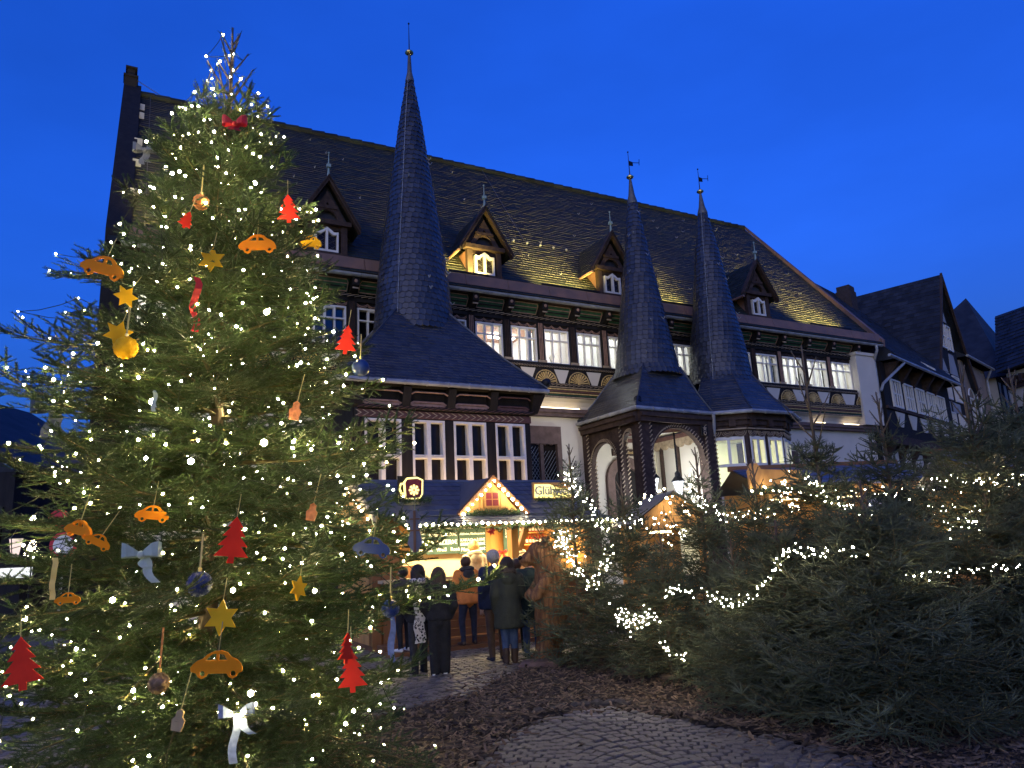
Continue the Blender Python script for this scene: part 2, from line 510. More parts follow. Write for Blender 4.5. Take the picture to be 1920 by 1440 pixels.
# infill between the fan rosettes, rosettes, posts, beam heads
for i, u in enumerate(POST):
    if i < len(POST) - 1:
        a, c = u + .42, POST[i + 1] - .42
        if c - a > .12:
            b = NEW(); b.hexa([(a + .10, .2, 6.665), (c - .10, .2, 6.665), (c - .10, .235, 6.665), (a + .10, .235, 6.665),
                               (a - .08, .2, 7.10), (c + .08, .2, 7.10), (c + .08, .235, 7.10), (a - .08, .235, 7.10)])
            b.build("plaster_panel", M["plaster"], hall)
    b = NEW()                                                          # fan rosette
    n = 11
    pts = [(u + .40 * math.cos(PI * k / n), 6.66 + .40 * math.sin(PI * k / n)) for k in range(n + 1)]
    b.prism(pts, .2, .27, 'y')
    b.k = 1
    for k in range(n):
        a0 = PI * (k + .5) / n
        c0, s0 = math.cos(a0), math.sin(a0)
        b.tube([(u + .07 * c0, .272, 6.67 + .07 * s0), (u + .33 * c0, .29, 6.665 + .33 * s0)], [.010, .030], 5)
    b.tube([(u + .385 * math.cos(PI * k / 14), .275, 6.66 + .385 * math.sin(PI * k / 14)) for k in range(15)], .017, 5)
    b.ball((u, .275, 6.68), .055, 8, 4)
    b.build("fan_rosette", [M["timber_black"], M["gold_paint"]], hall)
    b = NEW()                                                          # post between the windows
    wd = .13 if 0 < i < len(POST) - 1 else .11
    b.box(u - wd, u + wd, -.2, .10, 7.302, 8.9)
    b.k = 1
    for d in (-.075, -.02, .035):
        b.box(u + d, u + d + .022, .1, .125, 7.42, 8.62)
    b.k = 2
    b.box(u - wd - .02, u + wd + .02, .1, .15, 7.32, 7.40); b.box(u - wd + .03, u + wd - .03, .125, .14, 7.37, 7.385)
    b.build("post", [M["timber_black"], M["trim_pink"] if i % 2 else M["timber_brown"], M["trim_tan"]], hall)
    b = NEW()                                                          # carved beam head under the eaves
    b.add([(u - .1, .1, 8.80), (u + .1, .1, 8.80), (u + .1, .48, 8.98), (u - .1, .48, 8.98), (u - .1, .1, 9.2), (u + .1, .1, 9.2), (u + .1, .5, 9.2), (u - .1, .5, 9.2)],
          [(0, 3, 2, 1), (4, 5, 6, 7), (0, 1, 5, 4), (1, 2, 6, 5), (2, 3, 7, 6), (3, 0, 4, 7)])
    b.k = 1
    b.ball((u, .49, 9.09), .055, 8, 4, 1, .5)
    b.k = 2
    b.box(u - .085, u + .085, .42, .44, 8.885, 8.925)
    b.build("beam_head", [M["timber_black"], M["trim_pink"], M["trim_tan"]], hall)
    if i < len(POST) - 1:                                              # recessed frieze panel
        a, c = u + .14, POST[i + 1] - .14
        z0, z1 = 8.87, 9.12
        b = NEW()
        b.quad((a, .1, z0), (c, .1, z0), (c, .34, z1 + .06), (a, .34, z1 + .06))
        b.k = 1
        fr = lambda s, t: (a + (c - a) * s, .115 + .24 * t, z0 + (z1 + .06 - z0) * t)
        P = [fr(.03, .05), fr(.97, .05), fr(.97, .7), fr(.92, .93), fr(.08, .93), fr(.03, .7), fr(.03, .05)]
        b.tube(P, .016, 4)
        b.tube([fr(.06, .62), fr(.94, .62)], .014, 4)
        b.k = 2
        b.tube([fr(.05, .36), fr(.95, .36)], .02, 4)
        b.build("frieze_panel", [M["green_paint"], M["trim_pink"], M["timber_black"]], hall)
b = NEW(); b.box(U0 + .3, 16.0, -.2, .1, 8.62, 8.84); b.box(U0 + .3, 16.0, -.2, -.02, 8.84, 9.25)
b.build("head_beam", M["timber_black"], hall)
rope(U0 + .35, 16.0, .11, 8.78, .05, .2, mk="trim_tan")
b = NEW(); b.quad((U0, -.1, 9.205), (U1, -.1, 9.205), (U1, .56, 9.205), (U0, .56, 9.205)); b.build("eaves_board", M["timber_brown"], hall)

# ---- windows of the upper storey
for i, u in enumerate(WIN):
    w_ = WINW[i]; z0, z1 = 7.31, 8.46
    b = NEW()                                                          # carved hanging board over the window
    a, c = POST[i] + .13, POST[i + 1] - .13
    b.box(a, c, -.1, .03, 8.47, 8.63)
    b.k = 1
    for dz, rr in ((0, .015), (-.045, .012)):
        pts = []
        for k in range(37):
            t = k / 36
            s = (t * 3) % 1.0 if t < 1 else 1.0
            pts.append((a + (c - a) * t, .045, 8.60 + dz - .085 * math.sin(PI * s) ** .8))
        b.tube(pts, rr, 4)
    b.build("hanging_board", [M["timber_black"], M["trim_pink"] if i < 12 else M["timber_brown"]], hall)
    b = NEW()
    t = .05
    b.box(u, u + t, -.12, .06, z0, z1); b.box(u + w_ - t, u + w_, -.12, .06, z0, z1)
    b.box(u + t, u + w_ - t, -.12, .06, z1 - t, z1); b.box(u + t, u + w_ - t, -.12, .08, z0, z0 + t)
    zt = z1 - .36
    b.box(u + t, u + w_ - t, -.06, .045, zt - .02, zt + .02)
    for f in (.345, .655):
        x = u + w_ * f
        b.box(x - .02, x + .02, -.06, .04, z0 + t, z1 - t)
    x0, x1 = u + w_ * .345 + .02, u + w_ * .655 - .02
    b.box(x0, x1, -.055, .035, z1 - t - .03, z1 - t); b.box(x0, x0 + .02, -.055, .035, zt + .02, z1 - t); b.box(x1 - .02, x1, -.055, .035, zt + .02, z1 - t)
    wo_ = b.build("window", M["white_paint"], hall)
    b = NEW(); b.quad((u + t, -.05, z0 + t), (u + w_ - t, -.05, z0 + t), (u + w_ - t, -.05, z1 - t), (u + t, -.05, z1 - t))
    b.build("pane", M["pane"], wo_)

# rooms behind the windows
ROOMS = [(-10.7, -7.0, 'white'), (-7.0, -1.33, 'dark'), (-1.33, 2.32, 'wood'), (2.32, 6.25, 'white'), (6.25, 9.05, 'white'), (9.05, 11.8, 'curtain'), (11.8, 15.97, 'white')]
for u0, u1, kind in ROOMS:
    b = NEW()
    D_ = -4.2 if kind == 'wood' else -1.6
    wm = M["dark_room"] if kind == 'dark' else M["room_white"]
    cm = {'dark': M["dark_room"], 'wood': M["room_ceiling"]}.get(kind, M["room_white"])
    b.quad((u0, D_, 7.0), (u1, D_, 7.0), (u1, D_, 9.2), (u0, D_, 9.2))
    b.quad((u0 + .01, -.22, 7.0), (u0 + .01, D_, 7.0), (u0 + .01, D_, 9.2), (u0 + .01, -.22, 9.2))
    b.quad((u1 - .01, -.22, 7.0), (u1 - .01, D_, 7.0), (u1 - .01, D_, 9.2), (u1 - .01, -.22, 9.2))
    b.quad((u0, -.22, 7.0), (u1, -.22, 7.0), (u1, D_, 7.0), (u0, D_, 7.0))
    b.k = 1
    b.quad((u0, -.22, 9.18), (u1, -.22, 9.18), (u1, D_, 9.18), (u0, D_, 9.18))
    b.build("room", [wm, cm], hall)
    if kind != 'dark':
        n = max(1, int((u1 - u0) / 1.5))
        for k in range(n):
            for wq in ((-.75,) if kind != 'wood' else (-1.7, -3.2)):
                x = u0 + (k + .5) * (u1 - u0) / n
                b = NEW(); b.box(x - .5, x + .5, wq - .11, wq + .11, 9.07, 9.13)
                b.build("ceiling_lamp", M["tube_white"], hall)
for u, h in ((2.05 - .35, .28), (13.9, .10)):                            # plants on the sill
    b = NEW()
    b.lathe([(.05, 0), (.06, .07)], 8, (u, -.35, 7.37))
    b.k = 1
    for k in range(9):
        a = k * 2.4
        b.tube([(u, -.35, 7.44), (u + .09 * math.cos(a), -.35 + .06 * math.sin(a), 7.44 + h * .8), (u + .18 * math.cos(a), -.35 + .1 * math.sin(a), 7.44 + h * (.7 + .3 * (k % 3)))], [.008, .006, .002], 3)
    tag(b.build("potted_plant", [M["iron"], M["green_paint"]], None), "small spiky pot plant on the sill of a lit upper window" if h > .2 else "low dark pot on the sill of the second last upper window", "plant").location = HALL0
    o = bpy.data.objects["potted_plant" if h > .2 else "potted_plant.001"]; o.rotation_euler.z = TH
for a, c in ((.68, .90), (10.05, 10.3), (11.35, 11.68)):
    b = NEW()
    pts = [(a + (c - a) * k / 14, -.22 - .03 * (k % 2)) for k in range(15)]
    for p, q in zip(pts[:-1], pts[1:]): b.quad((p[0], p[1], 7.35), (q[0], q[1], 7.35), (q[0], q[1], 8.45), (p[0], p[1], 8.45))
    b.build("curtain", M["curtain"], hall)

# stone pier that ends the upper storey
b = NEW()
b.box(15.97, 17.15, -.3, .36, 5.868, 8.78); b.box(15.93, 17.2, -.3, .42, 8.78, 8.90)
b.build("corner_pier", M["plaster"], hall)
b = NEW()
P = [(17.05, .62, 9.2), (17.05, .62, 9.0), (17.12, .45, 8.78), (17.22, .30, 8.6), (17.22, .28, 6.2), (17.22, .12, 5.7), (17.22, .1, .3)]
b.tube(P, .055, 8)
for z in (8.3, 7.2, 6.3, 4.6, 3.2): b.tube([(17.22, .26 if z > 6 else .1, z), (17.22, .26 if z > 6 else .1, z + .06)], .068, 8)
b.build("downpipe", M["zinc"], hall, True)
for z in (4.9, 4.0, 3.1, 2.2):
    b = NEW(); b.box(16.55, 17.02, -.06, -.02, z, z + .32); b.build("quoin", M["sandstone"], hall)

# ---- roof
mb = MB()
N3 = lambda u, w, z: (u, -w, z)
b = NEW()
e = .05
b.add([(U0, EV_W, EV_Z - e), (U1 + .1, EV_W, EV_Z - e), (U1 + .1, RG_W, RG_Z - e), (U0, RG_W, RG_Z - e), (U0, -12.5, EV_Z), (U1 + .1, -12.5, EV_Z)], [(0, 1, 2, 3), (3, 2, 5, 4)])
b.build("roof", M["slate_roof"], hall)
slates_quad(mb, N3(U0 + .5, EV_W, EV_Z), N3(U1, EV_W, EV_Z), N3(U1, RG_W, RG_Z), N3(U0 + .5, RG_W, RG_Z), .168, .26, .016)
tag(mb.build("roof_slates", [M["slate_roof"], M["slate_edge_lit"]], hall), kind="stuff")
b = NEW()
n = 58
for i in range(n):
    a = U0 + .4 + (U1 - U0 - .4) * i / n
    b.tube([(a, RG_W, RG_Z + random.uniform(-.01, .02)), (a + (U1 - U0) / n * 1.03, RG_W, RG_Z + .02)], [.13, .15], 8)
b.build("ridge_tiles", M["slate_roof"], hall)["kind"] = "stuff"
b = NEW()                                                              # fire wall with chimney-like post at the far end
b.add([(U0 - .05, .35, 9.2), (U0 + .48, .35, 9.2), (U0 + .48, RG_W, 17.25), (U0 - .05, RG_W, 17.25), (U0 - .05, .42, 9.65), (U0 + .48, .42, 9.65), (U0 + .48, RG_W, 17.7), (U0 - .05, RG_W, 17.7)],
      [(4, 5, 6, 7), (0, 1, 5, 4), (1, 2, 6, 5), (2, 3, 7, 6), (3, 0, 4, 7)])
b.box(U0 - .05, U0 + .34, RG_W - .35, RG_W + .12, 16.6, 17.9); b.box(U0 - .08, U0 + .37, RG_W - .38, RG_W + .15, 17.9, 17.98)
b.box(U0 + .02, U0 + .27, RG_W - .28, RG_W + .05, 17.98, 18.25); b.box(U0 - .03, U0 + .33, RG_W - .33, RG_W + .1, 18.25, 18.32)
b.box(U0 - .06, U0 + .75, -.3, .32, 0, 9.2)
b.build("parapet", M["timber_black"], hall)
for k in range(5):
    z = (16.2, 15.6, 13.9, 12.7, 11.2)[k]
    b = NEW(); b.box(U0 + .40, U0 + .62, rw(z) + .05, rw(z) + .07, z, z + .22); b.build("flashing_plate", M["zinc"], hall)
b = NEW(); b.tube([(U0 + .3, RG_W, 17.9), (U0 + 1.1, RG_W, 17.5)], .012, 4)
b.tube([(U0 + .78, EV_W, 9.45)] + [(U0 + .78, rw(z) + .05, z + .03) for z in np.linspace(9.8, 17.3, 14)], .012, 4)
b.tube([(2.3 - .1 * (17.3 - z), rw(z) + .05, z + .03) for z in np.linspace(17.3, 12.4, 8)], .010, 4)
b.build("lightning_wire", M["lead"], hall)
b = NEW()
b.add([(U1 - .04, .62, 9.2), (U1 + .13, .62, 9.2), (U1 + .13, RG_W, 17.4), (U1 - .04, RG_W, 17.4), (U1 - .04, .64, 9.5), (U1 + .13, .64, 9.5), (U1 + .13, RG_W, 17.52), (U1 - .04, RG_W, 17.52)],
      [(0, 3, 2, 1), (4, 5, 6, 7), (0, 1, 5, 4), (1, 2, 6, 5), (2, 3, 7, 6), (3, 0, 4, 7)])
b.build("verge_board", M["copper"], hall)
# copper strip and zinc gutter along the eaves, in lengths
x = U0 + .45
while x < U1 - .1:
    L = min(random.uniform(1.35, 1.6), U1 - x)
    b = NEW()
    b.add([(x, .60, 9.40), (x + L - .015, .60, 9.40), (x + L - .015, .50, 9.76), (x, .50, 9.76), (x, .52, 9.40), (x + L - .015, .52, 9.40), (x + L - .015, .15, 9.79), (x, .15, 9.79)],
          [(0, 1, 2, 3), (0, 4, 5, 1), (3, 2, 6, 7), (0, 3, 7, 4), (1, 5, 6, 2)])
    b.build("copper_panel", M["copper"], hall)
    x += L
x = U0 + .3
while x < U1 - .05:
    L = min(.98, U1 - x)
    b = NEW()
    pr = [(.56 + .085 * math.cos(a), 9.27 - .085 * math.sin(a)) for a in np.linspace(0, PI, 7)] + [(.56 - .07, 9.28), (.56 + .07, 9.28)]
    b.prism([(p, z) for p, z in pr], x, x + L - .012, 'x')
    b.build("gutter", M["zinc"], hall)
    x += L
mb = MB()
slates_quad(mb, N3(U0 + .4, .66, 9.30), N3(U1, .66, 9.30), N3(U1, .57, 9.41), N3(U0 + .4, .57, 9.41), .11, .26, .012)
tag(mb.build("eaves_slates", [M["slate_roof"], M["slate_edge_lit"]], hall), kind="stuff")
# flood strips behind the copper that graze the slates
for u0, u1 in ((-2.2, -.9), (1.0, 3.2), (5.7, 7.4), (13.4, 15.8), (-10.3, -8.0)):
    b = NEW(); b.box(u0, u1, .42, .48, 9.80, 9.85); b.build("flood_housing", M["iron"], hall)
    o = lamp("flood_light", 'AREA', ((u0 + u1) / 2, -.45, 9.87), 62 * (u1 - u0), (1.0, .80, .22), hall, shape='RECTANGLE', size=u1 - u0, size_y=.05)
    o.data.spread = rad(95)
    o.rotation_euler = Vector((0, .62, .80)).to_track_quat('-Z', 'Y').to_euler()
b = NEW()
for k in range(46):
    u = random.uniform(-10, 17); z = random.uniform(10.2, 16.8)
    if abs(u + .8) < 1 and z < 12.5: continue
    w = rw(z)
    b.tube([(u, w + .02, z), (u, w + .12, z - .10), (u, w + .20, z - .06)], .012, 4)
for k in range(7): b.ball((.2 + .55 * k, rw(12.2) + .05, 12.25 - 0.0), .05, 6, 4)
tag(b.build("roof_hooks", M["zinc"], hall), kind="stuff")


# ---- dormers
def dormer(uc):
    d = empty("dormer", (uc, 0, 0), 0, hall)
    b = NEW()
    zb, ze, za = 9.95, 10.82, 12.1
    hw = .50
    for s in (-1, 1):                                                 # corner posts
        b.box(s * hw - .09, s * hw + .09, -.1, .06, zb, ze)
    b.box(-hw - .18, hw + .18, -.08, .16, ze, ze + .13)               # tie beam
    b.box(-.41, .41, -.1, .0, ze - .12, ze)
    b.box(-hw - .1, hw + .1, -.08, .10, zb - .06, zb + .05)
    b.build("frame", M["timber_brown"], d)
    b = NEW()                                                         # salmon cheeks
    for s in (-1, 1):
        x = s * (hw + .05)
        b.add([(x, -.06, zb + .05), (x, -.06, ze), (x, rw(ze) - .1, ze), (x * .96, -.06, zb + .05), (x * .96, -.06, ze), (x * .96, rw(ze) - .1, ze)], [(0, 1, 2), (3, 5, 4), (0, 3, 4, 1), (1, 4, 5, 2)])
    b.build("cheek", M["salmon_board"], d)
    b = NEW()                                                         # gable: barge boards, collar, arched brace
    ov = .92
    for s in (-1, 1):
        b.hexa([(s * ov, .10, ze - .20), (s * ov, .28, ze - .20), (0, .28, za), (0, .10, za), (s * ov * 1.0, .10, ze + .0), (s * ov, .28, ze + .0), (0, .28, za + .2), (0, .10, za + .2)])
        b.hexa([(s * .52, .0, ze + .13), (s * .52, .1, ze + .13), (s * .0, .1, za - .25), (s * .0, .0, za - .25), (s * .36, .0, ze + .13), (s * .36, .1, ze + .13), (0, .1, za - .6), (0, .0, za - .6)])
    b.box(-.30, .30, .0, .13, 11.30, 11.40)
    b.tube([(.34 * math.cos(a), .06, ze + .14 + .34 * math.sin(a)) for a in np.linspace(0, PI, 9)], .05, 6)
    b.build("gable_truss", M["timber_brown"], d)
    b = NEW()
    b.add([(-.72, -.05, ze), (.72, -.05, ze), (0, -.05, za)], [(0, 1, 2)])  # dark sheet painted in for the shaded hollow behind the truss
    b.build("gable_wall", M["dark_room"], d)
    mb = MB()
    for s in (-1, 1):
        A, B_ = (s * ov, -.30, ze - .12), (s * ov, -(rw(ze - .12) - .05), ze - .12)
        Cc, Dd = (0, -(rw(za) - .05), za + .12), (0, -.30, za + .12)
        if s < 0: slates_quad(mb, B_, A, Dd, Cc, .15, .22, .014)
        else: slates_quad(mb, A, B_, Cc, Dd, .15, .22, .014)
    b2 = MB()
    for s in (-1, 1):
        b2.add([(s * ov, -.30, ze - .14), (s * ov, -(rw(ze) - .1), ze - .14), (0, -(rw(za) - .1), za + .1), (0, -.30, za + .1)], [(0, 1, 2, 3)])
    r = b2.build("roof", M["slate_roof"], d)
    tag(mb.build("slates", [M["slate_roof"], M["slate_edge_lit"]], d), kind="stuff")
    b = NEW()
    b.add([(-ov - .04, .12, ze - .2), (-ov + .12, .12, ze + .02), (-ov + .12, rw(ze), ze + .02), (-ov - .04, rw(ze), ze - .2)], [(0, 1, 2, 3)])
    b.tube([(-ov - .05, .28, ze - .2), (-ov - .05, rw(ze - .2), ze - .2)], .05, 6)
    b.build("gutter", M["copper"], d)
    b = NEW()
    b.tube([(0, .2, za + .1), (0, .2, za + .42)], [.05, .025], 6); b.box(-.055, .055, .145, .255, za + .42, za + .52); b.tube([(0, .2, za + .52), (0, .2, za + .88)], [.022, .010], 5)
    b.ball((0, .2, za + .88), .035, 6, 4)
    b.build("finial", M["verdigris"], d)
    b = NEW()                                                         # white casement with an ogee head
    z0, z1, x1 = zb + .06, zb + .68, .33
    top = lambda x: z1 + .12 * max(0, 1 - abs(x) / .2) ** .6 - .03 * math.sin(PI * min(1, abs(x) / x1))
    outer = [(-x1, z0), (x1, z0)] + [(x, top(x)) for x in np.linspace(x1, -x1, 11)]
    inner = [(-x1 + .05, z0 + .06), (x1 - .05, z0 + .06)] + [(x * .85, top(x) - .09) for x in np.linspace(x1, -x1, 11)]
    b.ring(outer, inner, -.05, .09)
    b.box(-.03, .03, -.04, .1, z0 + .03, top(0) - .05)
    b.k = 1
    b.add([(-x1, .0, z0), (x1, .0, z0), (x1, .0, z1), (-x1, .0, z1)], [(0, 1, 2, 3)])
    b.k = 2
    for s in (-1, 1):
        for k in range(3):
            b.tube([(s * .06, .012, z0 + .08 + .18 * k), (s * .27, .012, z0 + .22 + .18 * k)], .005, 3); b.tube([(s * .27, .012, z0 + .08 + .18 * k), (s * .06, .012, z0 + .22 + .18 * k)], .005, 3)
    b.build("window", [M["white_paint"], M["dark_glass"], M["lead"]], d)
    return d


for uc in (-5.75, -.8, 4.1, 9.0, 11.05): 
    if uc != 9.0: dormer(uc)


# ---- the three turrets
def weather_vane(b, c, z, flip=1):
    b.tube([(c[0], c[1], z), (c[0], c[1], z + .85)], [.02, .012], 5)
    b.ball((c[0], c[1], z + .87), .04, 6, 4)


def turret(axis, prof, base, ztop, vane):
    t = empty("turret", (axis[0], -axis[1], 0), 0, hall)
    mb = MB(); slates_round(mb, prof, (0, 0, 0), .155, .17, .024)
    tag(mb.build("spire_slates", [M["slate_blue"], M["slate_edge_lit_pale"]], t), kind="stuff")
    b = MB(); b.lathe([(r * .985, z) for z, r in prof], 28)
    b.build("spire", M["slate_blue"], t, True)
    zt, rt = prof[-1]
    b = MB(); b.lathe([(rt + .03, zt - .05), (rt + .035, zt), (rt * .75, zt + .3 * (ztop - zt)), (.045, ztop - .1), (.03, ztop - .05)], 14)
    b.build("cap", M["lead"], t, True)
    b = MB(); b.ball((0, 0, ztop + .02), .105, 14, 10, sz=.8); b.lathe([(.12, -.02), (.125, 0), (.12, .02)], 14, (0, 0, ztop + .02))
    b.build("ball", M["gilt"], t, True)
    b = MB()
    H_ = vane
    b.tube([(0, 0, ztop + .1), (0, 0, ztop + H_)], [.018, .008], 5)
    if H_ > .95:
        pass
    b2 = b
    b2.ball((0, 0, ztop + H_), .03, 6, 4)
    if vane < .87 + .1:
        y = ztop + H_ * .62
        X = [(.0, y), (.42, y + .13)]
        b2.prism([(.02, y - .14), (.17, y - .12), (.17, y + .02), (.02, y + .04)], -.008, .008, 'y')
        b2.tube([(.15, 0, y + .0), (.45, 0, y + .06)], .012, 4); b2.tube([(.44, 0, y - .03), (.46, 0, y + .2)], .010, 4)
    b2.build("weather_vane", M["iron"], t)
    b = MB()
    for k in range(9):
        a = -PI / 2 + random.uniform(-1.3, 1.3); zz = random.uniform(prof[0][0] + .4, prof[-1][0] - .3)
        r = float(np.interp(zz, [p[0] for p in prof], [p[1] for p in prof]))
        ca, sa = math.cos(a), math.sin(a)
        b.tube([((r) * ca, (r) * sa, zz), ((r + .1) * ca, (r + .1) * sa, zz - .12), ((r + .16) * ca, (r + .16) * sa, zz - .06)], .014, 4)
    tag(b.build("roof_hooks", M["zinc"], t), kind="stuff")
    return t


def wire_down(t, prof, a, name="lightning_wire"):
    b = MB()
    b.tube([((r + .04) * math.cos(a), (r + .04) * math.sin(a), z) for z, r in prof], .010, 4)
    zs = np.linspace(prof[0][0] + .3, prof[-1][0] - .2, 14)
    for z in zs:
        r = float(np.interp(z, [p[0] for p in prof], [p[1] for p in prof]))
        b.tube([((r - .01) * math.cos(a), (r - .01) * math.sin(a), z), ((r + .07) * math.cos(a), (r + .07) * math.sin(a), z + .05)], .015, 4)
    b.build(name, M["zinc"], t)


P1 = [(7.3, 1.06), (7.9, 1.02), (8.6, .96), (9.43, .87), (10.2, .77), (10.85, .685), (11.98, .525), (13.0, .39), (13.47, .33), (14.15, .23), (14.7, .14), (15.0, .095)]
P2 = [(6.7, 1.08), (7.03, .97), (7.92, .84), (8.81, .70), (10.05, .515), (11.3, .335), (12.2, .21), (12.72, .145)]
P3 = [(6.7, 1.10), (7.03, 1.0), (7.6, .95), (8.35, .85), (9.2, .70), (10.48, .53), (11.68, .37), (12.4, .24), (13.0, .145)]
T1 = turret((-3.78, 1.6), P1, None, 15.9, 1.0)
T2 = turret((4.08, 1.5), P2, None, 13.65, .95)
T3 = turret((7.30, 1.4), P3, None, 13.82, .90)
wire_down(T1, P1, -PI / 2 - .75)
wire_down(T3, P3, -PI / 2 - 1.0)


def skirt(t, axis, eave, top_r, top_z, eave_z, mid=.06, name="skirt_slates", corners=None):
    """lean-to roof faces from an eave polyline (u,w) up to the foot of the spire"""
    mb, base = MB(), MB()
    n = len(eave)
    tops = []
    for (u, w), cr in zip(eave, corners):
        tops.append((cr[0], cr[1]))
    for i in range(n - 1):
        (ua, wa), (ub, wb) = eave[i], eave[i + 1]
        ta, tb = tops[i], tops[i + 1]
        A = (ua - axis[0], -(wa - axis[1]), eave_z); B_ = (ub - axis[0], -(wb - axis[1]), eave_z)
        Cc = (tb[0] - axis[0], -(tb[1] - axis[1]), top_z); Dd = (ta[0] - axis[0], -(ta[1] - axis[1]), top_z)
        h = .42
        Mi = lambda E, T_: tuple(E[k] + (T_[k] - E[k]) * (h, h, h - mid)[k] for k in range(3))
        Ma, Mb_ = Mi(A, Dd), Mi(B_, Cc)
        for q in ((A, B_, Mb_, Ma), (Ma, Mb_, Cc, Dd)):
            if (Vector(q[1]) - Vector(q[0])).length < .02 and (Vector(q[2]) - Vector(q[3])).length < .02: continue
            slates_quad(mb, *q, .135, .19, .012, tip=.9, skew=.17)
            base.quad(*[(p[0], p[1], p[2] - .03) for p in q])
        mb.tube([Vector(A) + Vector((0, 0, .03)), Vector(Ma) + Vector((0, 0, .03)), Vector(Dd) + Vector((0, 0, .02))], .025, 5)
    base.build("skirt_roof", M["slate_blue"], t)
    tag(mb.build(name, [M["slate_blue"], M["slate_edge_lit_pale"]], t), kind="stuff")


def eave_gutter(t, axis, eave, z, name="gutter"):
    b = MB()
    P = [(u - axis[0], -(w - axis[1]), z) for u, w in eave]
    b.tube(P, .06, 8)
    for p, q in zip(P[:-1], P[1:]):
        p, q = Vector(p), Vector(q); L = (q - p).length
        for k in range(1, int(L / .55)):
            c = p.lerp(q, k / int(L / .55)); d = (q - p).normalized() * .015
            b.tube([c - d, c + d], .07, 8)
    b.build(name, M["zinc"], t)


# turret over the window bay
A1 = (-3.78, 1.6)
E1 = [(-6.45, -.1), (-6.45, 3.62), (-0.95, 3.62), (-0.95, -.1)]
skirt(T1, A1, E1, None, 7.75, 5.60, .05, corners=[(-4.5, .86), (-4.5, 2.34), (-3.06, 2.34), (-3.06, .86)])
eave_gutter(T1, A1, E1, 5.54)
# twin turrets over the porch
A2 = (4.08, 1.5)
E2 = [(2.33, -.1), (2.38, 2.95), (5.5, 2.70), (5.9, 2.0)]
skirt(T2, A2, E2, None, 6.95, 5.46, .06, corners=[(3.36, .78), (3.36, 2.22), (4.82, 2.22), (4.95, 1.9)])
eave_gutter(T2, A2, E2[:3], 5.42)
A3 = (7.30, 1.4)
E3 = [(5.0, 2.35), (5.4, 2.69), (6.38, 3.47), (8.10, 3.45), (9.55, 2.55), (9.75, -.1)]
skirt(T3, A3, E3, None, 6.95, 5.46, .08, corners=[(6.35, 1.55), (6.45, 1.85), (6.88, 2.32), (7.72, 2.32), (8.2, 1.85), (8.2, .9)])
eave_gutter(T3, A3, E3[1:], 5.42)

# ---- window bay under the first turret
bay = empty("window_bay", (0, 0, 0), 0, hall)
F = 3.2
BW = [(-5.641, -4.766), (-4.491, -3.669), (-3.433, -2.56), (-2.30, -1.46)]
b = NEW()
edges = [-5.80] + [x for p in BW for x in p] + [-1.30]
for a, c in zip(edges[0::2], edges[1::2]): b.box(a, c, F - .3, F + .03, 2.86, 4.74)
b.box(-5.80, -1.30, F - .3, F, .0, 2.86); b.box(-5.80, -1.30, F - .3, F + .02, 4.74, 5.45)
b.box(-1.5, -1.28, 0, F - .3, 0, 5.45); b.box(-5.82, -5.6, 0, F - .3, 0, 5.45)
b.build("timber_wall", M["timber_black"], bay)
b = NEW(); b.box(-5.6, -1.5, .3, F - .32, 2.6, 2.7); b.box(-5.6, -1.5, .25, .3, 2.6, 5.4); b.build("bay_room", M["timber_brown"], bay)
for a, c in BW:
    b = NEW()
    z0, z1, t = 2.9, 4.73, .055
    d0, d1 = F - .17, F + .045
    b.box(a, a + t, d0, d1, z0, z1); b.box(c - t, c, d0, d1, z0, z1); b.box(a + t, c - t, d0, d1, z1 - t, z1); b.box(a + t, c - t, d0, d1, z0, z0 + t)
    m_ = (a + c) / 2; zt = 3.86
    b.box(m_ - .05, m_ + .05, d0, d1, z0 + t, z1 - t)
    for x0, x1 in ((a + t, m_ - .05), (m_ + .05, c - t)):
        b.box(x0, x1, d0, d1, zt - .045, zt + .045)
        b.box(x0, x1, d1, d1 + .02, zt - .03, zt - .015); b.box(x0, x1, d1, d1 + .02, zt + .015, zt + .03)
    wo_ = b.build("window", M["white_paint"], bay)
    b = NEW(); b.quad((a + t, d0 + .01, z0), (c - t, d0 + .01, z0), (c - t, d0 + .01, z1), (a + t, d0 + .01, z1)); b.build("pane", M["dark_glass"], wo_)
b = NEW()                                                            # chevron band
b.box(-5.8, -1.28, F + .02, F + .06, 4.76, 4.93)
b.k = 1
n = 26
for i in range(n):
    u = -5.75 + 4.4 * i / n
    for s in (-1, 1):
        b.hexa([(u, F + .06, 4.845), (u + .035, F + .06, 4.845), (u + .035, F + .075, 4.845), (u, F + .075, 4.845),
                (u - .12, F + .06, 4.845 + s * .07), (u - .085, F + .06, 4.845 + s * .07), (u - .085, F + .075, 4.845 + s * .07), (u - .12, F + .075, 4.845 + s * .07)])
b.build("chevron_band", [M["trim_red"], M["trim_tan"]], bay)
rope(-5.8, -1.28, F + .12, 5.0, .05, .17, parent=bay, mk="trim_red")
